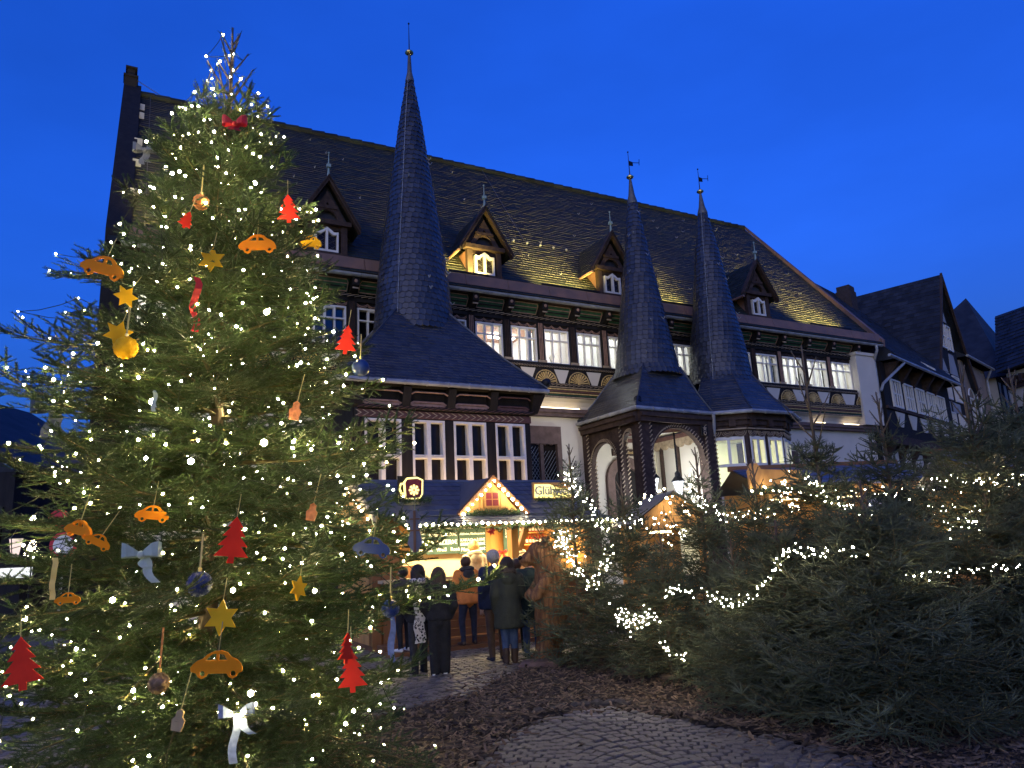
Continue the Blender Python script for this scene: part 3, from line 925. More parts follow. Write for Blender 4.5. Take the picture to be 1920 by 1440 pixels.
for i in range(4):
    a = -5.72 + i * 1.14; c = a + .92
    b = NEW()
    for z, y, q in ((5.10, F + .14, .03), (5.32, F + .26, .018)):
        pts = [(a, y, z - .02), (a + .09, y, z + .035), (c - .09, y, z + .035), (c, y, z - .02)]
        b.tube(pts, q, 5)
    b.box(a + .04, c - .04, F + .11, F + .15, 5.04, 5.10)
    b.build("frieze_panel", M["trim_pink"] if i < 3 else M["trim_red"], bay)
    b = NEW()
    u = a - .11
    b.hexa([(u - .1, F, 4.98), (u + .1, F, 4.98), (u + .1, F + .18, 5.02), (u - .1, F + .18, 5.02), (u - .1, F, 5.46), (u + .1, F, 5.46), (u + .1, F + .34, 5.46), (u - .1, F + .34, 5.46)])
    b.build("beam_head", M["timber_black"], bay)
b = NEW()
b.hexa([(-1.35, F - .1, 5.0), (-1.15, F - .3, 5.0), (-1.1, F + .1, 5.0), (-1.3, F + .12, 5.0), (-1.3, F - .1, 5.46), (-.98, F - .3, 5.46), (-.98, F + .34, 5.46), (-1.3, F + .34, 5.46)])
b.build("beam_head", M["timber_black"], bay)
b = NEW(); b.quad((-6.4, F, 5.47), (-1, F, 5.47), (-1, F + .4, 5.5), (-6.4, F + .4, 5.5)); b.quad((-1.3, 0, 5.47), (-1, 0, 5.5), (-1, F, 5.5), (-1.3, F, 5.47)); b.build("soffit", M["timber_black"], bay)

# ---- leaded window in a stone frame beside the bay
b = NEW()
u0, u1, z0, z1 = .35, 1.62, 2.9, 5.30
b.box(u0, u0 + .16, -.06, .08, z0, z1); b.box(u1 - .16, u1, -.06, .08, z0, z1); b.box(u0 + .16, u1 - .16, -.06, .08, z1 - .55, z1)
b.box(u0 + .5, u0 + .62, -.06, .05, z0, z1 - .55)
for x in (u0 + .28, u0 + .8, u0 + 1.0): b.tube([(x + .14 * math.cos(a), .05, z1 - .58 + .1 * math.sin(a)) for a in np.linspace(0, PI, 6)], .035, 5)
b.k = 1
b.box(u0 + .16, u1 - .16, -.055, -.045, z0, z1 - .5)
b.k = 2
for k in range(-9, 12):
    for s in (-1, 1):
        p, q = (u0 + .16, z0 + k * .16), (u0 + 1.12, z0 + k * .16 + s * 1.35)
        pts = [(p[0] + (q[0] - p[0]) * t, p[1] + (q[1] - p[1]) * t) for t in np.linspace(0, 1, 9)]
        pts = [x for x in pts if z0 < x[1] < z1 - .6]
        if len(pts) > 1: b.tube([(pts[0][0], -.04, pts[0][1]), (pts[-1][0], -.04, pts[-1][1])], .006, 3)
b.build("leaded_window", [M["sandstone"], M["dark_glass"], M["zinc"]], hall)
b = NEW(); b.box(10.2, 12.2, -.06, .05, 3.0, 4.75); b.box(10.4, 12.0, .05, .06, 2.9, 4.45); b.build("stone_window", M["sandstone"], hall)

# ---- porch under the twin turrets
porch = empty("porch", (0, 0, 0), 0, hall)
FP = 2.6


def arch_frame(pa, pb, z_sp, rise, ztop, th=.22, name="arch"):
    """carved board with a round arch cut out, between plan points pa and pb"""
    pa, pb = Vector((*pa, 0)), Vector((*pb, 0)); d = (pb - pa); L = d.length; d.normalize(); nn = Vector((-d.y, d.x, 0))
    b = NEW(); n = 14
    for i in range(n):
        s0, s1 = i / n, (i + 1) / n
        za, zb = (z_sp + rise * math.sin(math.acos(max(-1, min(1, 2 * s - 1)))) for s in (s0, s1))
        p, q = pa + d * L * s0, pa + d * L * s1
        o = nn * th / 2
        b.hexa([(*(p - o).xy, za), (*(q - o).xy, zb), (*(q + o).xy, zb), (*(p + o).xy, za), (*(p - o).xy, ztop), (*(q - o).xy, ztop), (*(q + o).xy, ztop), (*(p + o).xy, ztop)])
    b.k = 1
    for k in range(34):                                              # carved rope along the arch
        a = PI * (k + .5) / 34
        s = .5 - .5 * math.cos(a)
        for sd in (1, -1):
            c = pa + d * L * (.5 + (s - .5) * 1.02) + nn * (th / 2 + .01) * sd
            z = z_sp + (rise + .07) * math.sin(a)
            e = d * .045
            b.tube([(*(c - e).xy, z - .03), (*(c + e).xy, z + .05)], .016, 4)
    return b.build(name, [M["timber_brown"], M["trim_tan"]], porch)


def column(u, w, s=.2, z1=5.05, name="column", carve=True):
    b = NEW()
    b.box(u - s, u + s, w - s, w + s, 0, z1)
    b.k = 1
    if carve:
        for k in range(20):
            z = 2.6 + k * .125
            for sx in (-1, 1):
                b.tube([(u + sx * s * .95 - .05, w + s + .008, z), (u + sx * s * .95 + .04, w + s + .008, z + .09)], .016, 4)
    return b.build(name, [M["timber_brown"], M["trim_tan"]], porch)


column(2.78, FP - .02, .2)
column(5.33, FP - .1, .19)
column(2.62, .10, .14)
column(2.66, 1.75, .12)
arch_frame((2.96, FP), (5.16, FP - .08), 3.85, 1.08, 5.2, .2)
arch_frame((2.64, .22), (2.66, 1.65), 3.9, .78, 5.2, .16)
arch_frame((2.68, 1.85), (2.74, 2.42), 4.4, .42, 5.2, .14)
b = NEW()
for P_ in ([(2.5, 0), (2.52, 2.82), (5.5, 2.58)], ):
    for (ua, wa), (ub, wb) in zip(P_[:-1], P_[1:]):
        dx, dy = ub - ua, wb - wa; L = math.hypot(dx, dy); nx, ny = -dy / L * .1, dx / L * .1
        for z0, z1, g in ((5.05, 5.2, 1), (5.2, 5.3, 1.7), (5.3, 5.41, .8)):
            b.hexa([(ua - nx * g, wa - ny * g, z0), (ub - nx * g, wb - ny * g, z0), (ub + nx * g, wb + ny * g, z0), (ua + nx * g, wa + ny * g, z0),
                    (ua - nx * g, wa - ny * g, z1), (ub - nx * g, wb - ny * g, z1), (ub + nx * g, wb + ny * g, z1), (ua + nx * g, wa + ny * g, z1)])
b.build("entablature", M["timber_brown"], porch)
b = NEW(); b.quad((2.5, -.05, 5.1), (5.5, -.05, 5.1), (5.5, 2.6, 5.1), (2.5, 2.6, 5.1)); b.build("porch_ceiling", M["room_white"], porch)
b = NEW(); b.box(2.75, 5.4, -.05, .05, 4.88, 5.0); b.hexa([(2.8, 0, 4.95), (2.9, 0, 4.95), (5.2, 2.4, 4.95), (5.1, 2.4, 4.95), (2.8, 0, 5.08), (2.9, 0, 5.08), (5.2, 2.4, 5.08), (5.1, 2.4, 5.08)]); b.box(5.26, 5.36, .1, 2.4, 4.86, 5.0)
b.build("ceiling_beam", M["trim_red"], porch)
b = NEW()                                                            # white side wall of the next bay with carved valance
b.box(5.36, 5.44, 0, 2.3, 2.5, 4.9)
b.k = 1
for wq in (.35, 1.15): b.box(5.28, 5.37, wq - .06, wq + .06, 2.5, 4.75)
b.k = 2
for k in range(6):
    wq = .2 + k * .38
    b.add([(5.27, wq + .19 * math.cos(a), 4.74 - .17 * math.sin(a)) for a in np.linspace(0, PI, 8)] + [(5.34, wq + .19 * math.cos(a), 4.74 - .17 * math.sin(a)) for a in np.linspace(0, PI, 8)],
          [tuple(range(8)), tuple(range(15, 7, -1))] + [(i, i + 1, 9 + i, 8 + i) for i in range(7)])
b.box(5.27, 5.34, .05, 2.3, 4.74, 4.86)
b.build("side_wall", [M["plaster"], M["timber_brown"], M["trim_tan"]], porch)
b = NEW()                                                            # arched door
n = 16; uc = 4.06; zs = 3.62
out = [(uc + .78 * math.cos(a), zs + .78 * math.sin(a)) for a in np.linspace(0, PI, n)]; inn = [(uc + .50 * math.cos(a), zs + .45 * math.sin(a)) for a in np.linspace(0, PI, n)]
b.ring([(uc - .78, 1.5)] + out[::-1] + [(uc + .78, 1.5)], [(uc - .5, 1.5)] + inn[::-1] + [(uc + .5, 1.5)], -.08, .07)
b.k = 1
b.prism([(uc - .52, 1.5)] + [(uc + .52 * math.cos(a), zs + .47 * math.sin(a)) for a in np.linspace(PI, 0, n)] + [(uc + .52, 1.5)], -.07, -.04)
b.build("door", [M["sandstone"], M["timber_black"]], porch)
b = NEW(); b.box(3.60, 4.75, -.06, .0, 4.44, 4.66); sb = b.build("name_board", M["timber_brown"], porch)
place_text("lettering", "Rathaus  Gasthaus", .125, M["gold_paint"], sb, Matrix.Translation((4.17, -.004, 4.55)) @ Matrix.Rotation(PI / 2, 4, 'X'), extrude=.004)
for u in (2.92, 5.06):                                               # painted star shields
    b = NEW()
    b.prism([(u - .13, 4.72), (u + .13, 4.72), (u + .13, 5.02), (u - .13, 5.02)], FP + .12, FP + .16)
    b.k = 1
    st = [(u + (.085 if k % 2 == 0 else .035) * math.sin(k * PI / 5), 4.93 + (.085 if k % 2 == 0 else .035) * math.cos(k * PI / 5)) for k in range(10)]
    b.prism(st, FP + .16, FP + .172)
    b.tube([(u + .05 * math.cos(a), FP + .165, 4.79 + .055 * math.sin(a)) for a in np.linspace(0, 2 * PI, 9)], .012, 4)
    b.build("shield", [M["timber_black"], M["trim_tan"]], porch)
b = NEW()                                                            # downpipe between the two roofs
b.tube([(5.42, 2.82, 5.40), (5.50, 2.72, 5.1), (5.52, 2.62, 4.6), (5.52, 2.62, .3)], .05, 8); b.build("downpipe", M["zinc"], porch, True)

# ---- polygonal bay beside the porch
poly = empty("polygonal_bay", (0, 0, 0), 0, hall)
V8 = [(5.56, 2.36), (6.46, 3.08), (8.02, 3.06), (9.2, 2.3), (9.3, 0)]
for i, ((ua, wa), (ub, wb)) in enumerate(zip(V8[:-1], V8[1:])):
    dx, dy = ub - ua, wb - wa; L = math.hypot(dx, dy); dx /= L; dy /= L
    pt = lambda s, o, z: (ua + dx * s - dy * o, wa + dy * s + dx * o, z)

    def slab(bb, s0, s1, o0, o1, z0, z1):
        bb.hexa([pt(s0, o0, z0), pt(s1, o0, z0), pt(s1, o1, z0), pt(s0, o1, z0), pt(s0, o0, z1), pt(s1, o0, z1), pt(s1, o1, z1), pt(s0, o1, z1)])
    b = NEW()
    slab(b, 0, L, -.2, 0, 4.72, 5.05); slab(b, -.04, L + .04, -.2, .07, 5.05, 5.2); slab(b, -.08, L + .08, -.2, .16, 5.2, 5.42)
    wins = {0: [(.10, L - .10)], 1: [(.10, L / 2 - .06), (L / 2 + .10, L - .06)], 2: [(.1, L / 2 - .1), (L / 2 + .1, L - .1)], 3: [(.15, 1.0)]}[i]
    x = 0
    for s0, s1 in wins + [(L, L)]:
        slab(b, x, s0, -.2, .0, 2.9, 4.72); x = s1
    slab(b, .1, .28, 0, .15, 5.0, 5.2); slab(b, L * .55, L * .55 + .2, 0, .15, 5.0, 5.2)
    b.build("timber_wall", M["timber_brown"], poly)
    b = NEW(); slab(b, 0, L, -.2, -.02, 0, 2.9); slab(b, -.02, L + .02, -.2, .06, 2.83, 2.93); b.build("plinth", M["plaster"], poly)
    b = NEW()                                                        # scalloped valance
    ns = max(3, int(L / .32))
    for k in range(ns):
        c0 = (k + .5) * L / ns; R_ = L / ns / 2
        ar = [(c0 + R_ * math.cos(a), 4.86 - R_ * .95 * math.sin(a)) for a in np.linspace(0, PI, 9)]
        b.k = 0
        b.add([pt(s, .02, z) for s, z in ar] + [pt(s, .05, z) for s, z in ar], [tuple(range(9)), tuple(range(17, 8, -1))] + [(j, j + 1, 10 + j, 9 + j) for j in range(8)])
        b.k = 1
        for f in (.92, .62, .34): b.tube([pt(c0 + R_ * f * math.cos(a), .055, 4.86 - R_ * .95 * f * math.sin(a)) for a in np.linspace(0, PI, 9)], .011, 4)
    b.k = 1
    b.tube([pt(0, .06, 4.93), pt(L, .06, 4.93)], .025, 6)
    b.build("valance", [M["timber_brown"], M["trim_tan"]], poly)
    for s0, s1 in wins:
        b = NEW(); t = .05; z0, z1 = 2.93, 4.70
        slab(b, s0, s0 + t, -.15, .03, z0, z1); slab(b, s1 - t, s1, -.15, .03, z0, z1); slab(b, s0 + t, s1 - t, -.15, .03, z1 - .10, z1); slab(b, s0 + t, s1 - t, -.15, .03, z0, z0 + t)
        m_ = (s0 + s1) / 2; slab(b, m_ - .045, m_ + .045, -.12, .02, z0 + t, z1 - .10)
        for q0, q1 in ((s0 + t, m_ - .045), (m_ + .045, s1 - t)): slab(b, q0, q1, -.12, .02, 3.78, 3.87)
        wo_ = b.build("window", M["white_paint"], poly)
        b = NEW(); b.quad(pt(s0 + t, -.10, z0), pt(s1 - t, -.10, z0), pt(s1 - t, -.10, z1), pt(s0 + t, -.10, z1)); b.build("pane", M["pane"], wo_)
b = NEW(); b.prism([(5.6, 0.02), (5.6, 2.2), (6.5, 2.85), (8.0, 2.85), (9.0, 2.2), (9.1, .02)], 4.95, 5.0, 'z'); b.quad((5.6, .0, 2.6), (9.1, .0, 2.6), (9.1, .0, 5), (5.6, .0, 5)); b.build("bay_room", M["room_white"], poly)
for p in ((6.3, 1.5), (7.6, 1.6)):
    b = NEW(); b.box(p[0] - .3, p[0] + .3, p[1] - .25, p[1] + .25, 4.86, 4.92); b.build("ceiling_lamp", M["tube_green"], poly)
# ================================================================ ground
mat("setts", (0.105, 0.095, 0.085), 0.5, 0.35, 7, 0.5, 60, island=0.35, spec=0.4)
mat("joint", (0.010, 0.008, 0.006), 0.95, 0.4, 20, 0.4, 60)
mat("soil", (0.022, 0.016, 0.012), 0.95, 0.5, 6, 0.8, 40)
mat("chips", (0.105, 0.074, 0.047), 0.85, 0.4, 9, island=0.75)
mat("far_paving", (0.09, 0.08, 0.065), 0.7, 0.35, 1.5, 0.6, 14)
mat("fleece", (0.075, 0.065, 0.055), 0.95, 0.3, 14, 0.6, 40)
b = MB(); b.quad((-300, -60, -0.03), (300, -60, -0.03), (300, 400, -0.03), (-300, 400, -0.03))
tag(b.build("ground", M["far_paving"]), kind="structure")

NEAR = [(-.24, 7.03), (.1, 7.85), (.8, 8.2), (1.2, 7.85), (1.5, 7.4), (1.95, 6.9), (2.25, 6.5), (2.55, 6.0), (2.7, 4.6), (-.75, 4.6), (-.42, 6.34)]
FARL = [(-3.3, 7.0), (-2.4, 8.0), (-1.5, 8.45), (-.7, 9.25), (-.25, 10.4), (.35, 11.7), (1.2, 12.6), (3.5, 13.2), (9, 13.5)]


def in_poly(x, y, P):
    c = False
    for i in range(len(P)):
        (x0, y0), (x1, y1) = P[i], P[i - 1]
        if (y0 > y) != (y1 > y) and x < (x1 - x0) * (y - y0) / (y1 - y0) + x0: c = not c
    return c


def is_paved(x, y):
    if in_poly(x, y, NEAR): return True
    if x < -3.3: return True
    return y > np.interp(x, [p[0] for p in FARL], [p[1] for p in FARL])


paving = MB(); paving.quad((-14, 3.5, -.012), (7.5, 3.5, -.012), (7.5, 16.5, -.012), (-14, 16.5, -.012))
paving = tag(paving.build("paving", M["joint"]), kind="structure")


def sett_verts(l, w, h=.035, seed=0):
    """one rounded stone: top inset, shoulder ring, foot ring"""
    r = random.Random(seed)
    def ringp(f, z):
        return [((sx * l / 2 * f) + r.uniform(-.006, .006), (sy * w / 2 * f) + r.uniform(-.006, .006), z + r.uniform(-.003, .003)) for sx, sy in ((-1, -1), (1, -1), (1, 1), (-1, 1))]
    v = ringp(.80, h) + ringp(.96, h * .80) + ringp(1.0, -.01)
    f = [(0, 1, 2, 3)] + [(4 + i, 4 + (i + 1) % 4, (i + 1) % 4, i) for i in range(4)] + [(8 + i, 8 + (i + 1) % 4, 4 + (i + 1) % 4, 4 + i) for i in range(4)]
    return v, f


SETT = []
for k in range(8):
    v, f = sett_verts(1, 1, .03, k)
    me = bpy.data.meshes.new("cobble"); me.from_pydata(v, [], f); me.materials.append(M["setts"])
    SETT.append((me, np.array(v, np.float32), f))
spots = []
W_, ROWH, RAD_ = 1.35, .118, .88
ang = rad(24)
ca, sa = math.cos(ang), math.sin(ang)
for col in range(-14, 14):
    for row in range(-20, 175):
        yc = row * ROWH
        span = math.asin(W_ / 2 / RAD_)
        n = 13
        for k in range(n):
            a = -span + 2 * span * (k + .5) / n + random.uniform(-.012, .012)
            lx, ly = col * W_ + RAD_ * math.sin(a), yc + RAD_ * math.cos(a) - RAD_
            x, y = lx * ca - ly * sa + 1, lx * sa + ly * ca + 3
            if not (-8.5 < x < 3.6 and 4.9 < y < 15): continue
            if not is_paved(x + random.uniform(-.06, .06), y + random.uniform(-.06, .06)): continue
            spots.append((x, y, ang - a, 2 * span * RAD_ / n * random.uniform(.80, .93), ROWH * random.uniform(.76, .92), random.randrange(8), random.uniform(-.008, .006)))
near = sorted([s for s in spots if in_poly(s[0], s[1], NEAR) and s[1] > 6.0], key=lambda s: s[1])[:290]
nid = {id(s) for s in near}
for x, y, a, l, w, k, dz in near:
    o = link("cobble", SETT[k][0], paving)
    o.location = (x, y, dz); o.rotation_euler = (random.uniform(-.04, .04), random.uniform(-.04, .04), a); o.scale = (l, w, 1)
VV, FF, nv = [], [], 0
TRI = np.array([t for f in SETT[0][2] for t in ((f[0], f[1], f[2]), (f[0], f[2], f[3]))], np.int32)
for s in spots:
    if id(s) in nid: continue
    x, y, a, l, w, k, dz = s
    v = SETT[k][1] * (l, w, 1)
    c_, s_ = math.cos(a), math.sin(a)
    VV.append(np.stack([v[:, 0] * c_ - v[:, 1] * s_ + x, v[:, 0] * s_ + v[:, 1] * c_ + y, v[:, 2] + dz], 1)); FF.append(TRI + nv); nv += len(v)
o = np_mesh("cobbles", np.concatenate(VV), np.concatenate(FF), M["setts"], parent=paving)
tag(o, kind="stuff")

# bark mulch between the trees
n = 90
mb = MB()
for i in range(n):
    for j in range(n):
        x0, x1 = -3.5 + 11 * i / n, -3.5 + 11 * (i + 1) / n
        y0, y1 = 4.4 + 10 * j / n, 4.4 + 10 * (j + 1) / n
        if is_paved((x0 + x1) / 2, (y0 + y1) / 2): continue
        hz = lambda x, y: .018 + .028 * (math.sin(x * 2.3 + y) * math.sin(y * 1.7 - x * .6)) + .012 * math.sin(7 * x + 3 * y)
        q = []
        for x, y in ((x0, y0), (x1, y0), (x1, y1), (x0, y1)):
            e = min(1, sum(0 if is_paved(x + dx, y + dy) else .25 for dx, dy in ((.15, 0), (-.15, 0), (0, .15), (0, -.15))))
            q.append((x, y, -.008 + max(0, hz(x, y) + .02) * e))
        mb.quad(*q)
tag(mb.build("mulch_bed", M["soil"], None, True), kind="structure")
N = 21000
xs = RNG.uniform(-3.3, 6.5, N * 3); ys = 5.2 + 7.8 * RNG.random(N * 3) ** 1.25
keep = []
for i in range(len(xs)):
    x, y = xs[i], ys[i]
    if is_paved(x, y):
        near_edge = sum(0 if is_paved(x + dx, y + dy) else 1 for dx, dy in ((.12, 0), (-.12, 0), (0, .14), (0, -.14), (.3, .2), (-.3, .2), (.3, -.3), (-.3, -.3)))
        if RNG.random() > (.008 + .07 * near_edge): continue
    bare = math.sin(x * 1.3 + .6) * math.sin(y * 1.1 + .4)
    if bare > .45 and RNG.random() < .55: continue
    keep.append(i)
    if len(keep) >= N: break
xs, ys = xs[keep], ys[keep]; N = len(xs)
L_ = RNG.gamma(3.0, .012, N) + .014 + .03 * (RNG.random(N) < .04); W2 = RNG.uniform(.006, .019, N) ; yaw = RNG.uniform(0, 2 * PI, N); tl = RNG.normal(0, .28, N); rl = RNG.normal(0, .4, N)
z = .028 + .028 * (np.sin(xs * 2.3 + ys) * np.sin(ys * 1.7 - xs * .6)) + .012 * np.sin(7 * xs + 3 * ys)
z = np.where([is_paved(x, y) for x, y in zip(xs, ys)], .034, np.maximum(z, .006) + .006)
ax = np.stack([np.cos(yaw) * np.cos(tl), np.sin(yaw) * np.cos(tl), np.sin(tl)], 1)
bx = np.stack([-np.sin(yaw) * np.cos(rl), np.cos(yaw) * np.cos(rl), np.sin(rl)], 1)
nx = np.cross(ax, bx)
c0 = np.stack([xs, ys, z], 1)
P = []
for s, t, h in ((-1, -1, -.2), (1, -.6, -.2), (.9, 1, -.2), (-.8, .8, -.2), (-.9, 0, .5), (1, .1, .4)):
    P.append(c0 + ax * (L_ * s)[:, None] + bx * (W2 * t)[:, None] + nx * (W2 * h)[:, None])
V = np.stack(P, 1).reshape(-1, 3)
T_ = np.array([(0, 1, 5), (0, 5, 4), (3, 4, 5), (3, 5, 2), (0, 4, 3), (1, 2, 5)], np.int32)
F_ = (T_[None] + (np.arange(N) * 6)[:, None, None]).reshape(-1, 3)
tag(np_mesh("wood_chips", V, F_, M["chips"]), kind="stuff")
b = MB()
pts = [(.05 + 1.05 * t, 8.0 + .38 * math.sin(t * 2.2) + .03 * math.sin(t * 25), .03 + .012 * math.sin(t * 31)) for t in np.linspace(0, 1, 26)]
b.tube(pts, [.02 + .03 * math.sin(i * 2.1) ** 2 for i in range(26)], 7)
tag(b.build("ground_sheet", M["fleece"], None, True), "grey strip of crumpled ground fleece sticking out of the bark mulch", "ground sheet")
# ================================================================ conifers
mat("twig", (0.095, 0.080, 0.035), 0.8, 0.3, 20)
mat("bark", (0.11, 0.08, 0.055), 0.9, 0.4, 12, 0.6, 40, stretch=(1, 1, .3))
mat("fresh_wood", (0.42, 0.29, 0.16), 0.8, 0.2, 10)


def needle_mat(name, col, col2, rough, spec):
    m = mat(name, col, rough, .3, 2.5, spec=spec, col2=col2)
    n, l = m.node_tree.nodes, m.node_tree.links
    b = n["Principled BSDF"]
    src = b.inputs["Base Color"].links[0].from_socket
    oi = n.new("ShaderNodeObjectInfo"); mr = n.new("ShaderNodeMapRange"); mr.inputs[3].default_value = .72; mr.inputs[4].default_value = 1.3
    hv = n.new("ShaderNodeHueSaturation")
    l.new(oi.outputs["Random"], mr.inputs[0]); l.new(mr.outputs[0], hv.inputs["Value"]); l.new(src, hv.inputs["Color"]); l.new(hv.outputs[0], b.inputs["Base Color"])


needle_mat("fir_needle", (0.040, 0.072, 0.019), (0.020, 0.038, 0.011), .5, .3)
needle_mat("spruce_needle", (0.112, 0.128, 0.080), (0.052, 0.066, 0.040), .75, .12)


def shoot_template(n, L, nl, nw, kind, seed):
    """one year's twig: dense needle body with single needles standing off it"""
    r = np.random.default_rng(seed)
    V, T = [], []
    for i in range(n):
        x = L * (i + .6) / n * .98
        if kind == 'fir':
            phi = (1 if i % 2 else -1) * r.uniform(.25, 1.95)
            fw = r.uniform(.7, 1.1)
        else:
            phi = r.uniform(-2.9, 2.9); fw = r.uniform(.5, .95)
        l = nl * r.uniform(.8, 1.2) * (1 - .25 * (i / n) ** 4)
        d = np.array([math.cos(fw), math.sin(fw) * math.sin(phi), math.sin(fw) * math.cos(phi)])
        s = np.cross(d, [r.normal(), r.normal(), r.normal()]); s /= np.linalg.norm(s)
        b0 = np.array([x, 0, 0])
        k = len(V)
        V += [b0 - s * nw * .5, b0 + s * nw * .5, b0 + d * l]
        T += [(k, k + 1, k + 2)]
    k = len(V)
    R_ = nl * (.27 if kind == 'fir' else .33)
    for x, f in ((0, .6), (L * .45, 1.0)):
        for q in range(3):
            a = q * 2.0944 + .4
            V.append(np.array([x, R_ * f * math.sin(a) * (1.35 if kind == 'fir' else 1.05), R_ * f * math.cos(a) * (.6 if kind == 'fir' else 1.0)]))
    V.append(np.array([L * 1.04, 0, 0]))
    for q in range(3):
        a, b_, c, d = k + q, k + (q + 1) % 3, k + 3 + (q + 1) % 3, k + 3 + q
        T += [(a, b_, c), (a, c, d), (d, c, k + 6)]
    return np.array(V, np.float32), np.array(T, np.int32)


def expand(shoots, tpl, rng):
    """needle triangles of many shoots"""
    PO, DI, UPV, SCL = [np.array(x) for x in zip(*shoots)]
    X = DI / np.linalg.norm(DI, axis=1, keepdims=True)
    Y = np.cross(UPV, X); Y /= (np.linalg.norm(Y, axis=1, keepdims=True) + 1e-9)
    Z = np.cross(X, Y)
    which = rng.integers(0, len(tpl), len(PO))
    VV, TT, off = [], [], 0
    for k, (tv, tt) in enumerate(tpl):
        ix = np.where(which == k)[0]
        if not len(ix): continue
        s = SCL[ix][:, None, None]
        v = PO[ix][:, None] + s * (tv[None, :, 0:1] * X[ix][:, None] + tv[None, :, 1:2] * Y[ix][:, None] + tv[None, :, 2:3] * Z[ix][:, None])
        VV.append(v.reshape(-1, 3)); TT.append((tt[None] + (np.arange(len(ix)) * len(tv))[:, None, None]).reshape(-1, 3) + off)
        off += len(ix) * len(tv)
    return np.concatenate(VV), np.concatenate(TT)


def spray(kind, L, seed, tpl, spacing, shoot_sp, sec_k, droop, tip, mname):
    """one bough along +x; returns verts, tris, material ids and the twig ends"""
    rng = np.random.default_rng(seed)
    up = np.array([0, 0, 1.0]); shoots, tips = [], []
    wood = MB()
    bend = rng.normal(0, .09); wig = rng.uniform(0, 6)
    P = lambda s: np.array([L * s, L * bend * s * s + .012 * L * math.sin(7 * s + wig), L * (-droop * 1.6 * s * s + tip * s ** 4)])
    D = lambda s: (P(min(1, s + .02)) - P(max(0, s - .02)))
    jit2, jit3 = (.17, .24) if kind == 'fir' else (.36, .42)
    wood.tube([tuple(P(q)) for q in (0, .25, .5, .75, 1)], [.006 + .010 * L, .005 + .008 * L, .004 + .005 * L, .003 + .003 * L, .003], 5, cap=False)
    ns = max(2, int(L / spacing))
    for j in range(ns + 1):
        s = .10 + .90 * j / ns
        q = P(s); dd = D(s); dd /= np.linalg.norm(dd)
        sd = np.cross(dd, up); sd /= np.linalg.norm(sd); nn = np.cross(sd, dd)
        shoots.append((q, dd, nn, rng.uniform(.8, 1.05)))
        if kind != 'fir' and rng.random() < .5: shoots.append((q, dd * .6 + nn * .8, nn, rng.uniform(.5, .8)))
        for sg in ((-1, 1) if j < ns else (-1, 1, 0)):
            l2 = max(.05, sec_k * L * (1 - s) ** .8 * rng.uniform(.7, 1.15) + .07)
            if sg == 0: l2 = .07
            an = rng.uniform(.7, 1.05)
            e2 = dd * math.cos(an) + sd * sg * math.sin(an) + nn * rng.normal(.06, jit2)
            if kind != 'fir': e2 = e2 - up * .10
            e2 /= np.linalg.norm(e2)
            wood.tube([tuple(q), tuple(q + e2 * l2)], [.004, .0022], 3, cap=False)
            k3 = max(1, int(l2 / shoot_sp))
            n3 = np.cross(np.cross(e2, up), e2); n3 /= (np.linalg.norm(n3) + 1e-9)
            s3 = np.cross(e2, n3)
            for m in range(k3):
                q3 = q + e2 * (l2 * (m + .3) / k3)
                for g in (-1, 1):
                    if l2 < .09 and g > 0: continue
                    an3 = rng.uniform(.6, .95)
                    e3 = e2 * math.cos(an3) + s3 * g * math.sin(an3) + n3 * rng.normal(.08, jit3)
                    shoots.append((q3, e3 / np.linalg.norm(e3), n3, rng.uniform(.55, 1.0) * (1.05 - .3 * m / k3)))
                if m % 2 == 0: shoots.append((q3, e2, n3, rng.uniform(.75, 1.0)))
            e = q + e2 * l2
            shoots.append((q + e2 * max(0, l2 - .06), e2, n3, rng.uniform(.8, 1.05)))
            if s > .45 or L < .4: tips.append(e + e2 * .06 + n3 * .02)
        tips.append(q + nn * .03)
    V, T = expand(shoots, tpl, rng)
    wv = np.array([tuple(p) for p in wood.v], np.float32)
    wt = np.array([t for f in wood.f for t in ((f[0], f[1], f[2]), (f[0], f[2], f[3]))], np.int32)
    mid = np.concatenate([np.zeros(len(T), np.int32), np.ones(len(wt), np.int32)])
    return np.concatenate([V, wv]), np.concatenate([T, wt + len(V)]), mid, np.array(tips)


def spray_set(kind, sizes, spacing, shoot_sp, shoot_len, tpl_n, nl, nw, sec_k, droop, tip, seed, make_mesh=True):
    tpl = [shoot_template(tpl_n, shoot_len, nl, nw, kind, seed * 7 + k) for k in range(4)]
    out = []
    rr = random.Random(seed)
    for L, cnt in sizes:
        for k in range(cnt):
            V, T, mid, tips = spray(kind, L, seed * 100 + k + int(L * 1000), tpl, spacing, shoot_sp, sec_k, rr.uniform(*droop), rr.uniform(*tip), "")
            me = None
            if make_mesh:
                o = np_mesh("branch", V, T, [M[kind + "_needle"], M["twig"]], mid)
                me = o.data
                bpy.data.objects.remove(o)
            out.append((L, me, V, T, mid, tips))
    return out, tpl


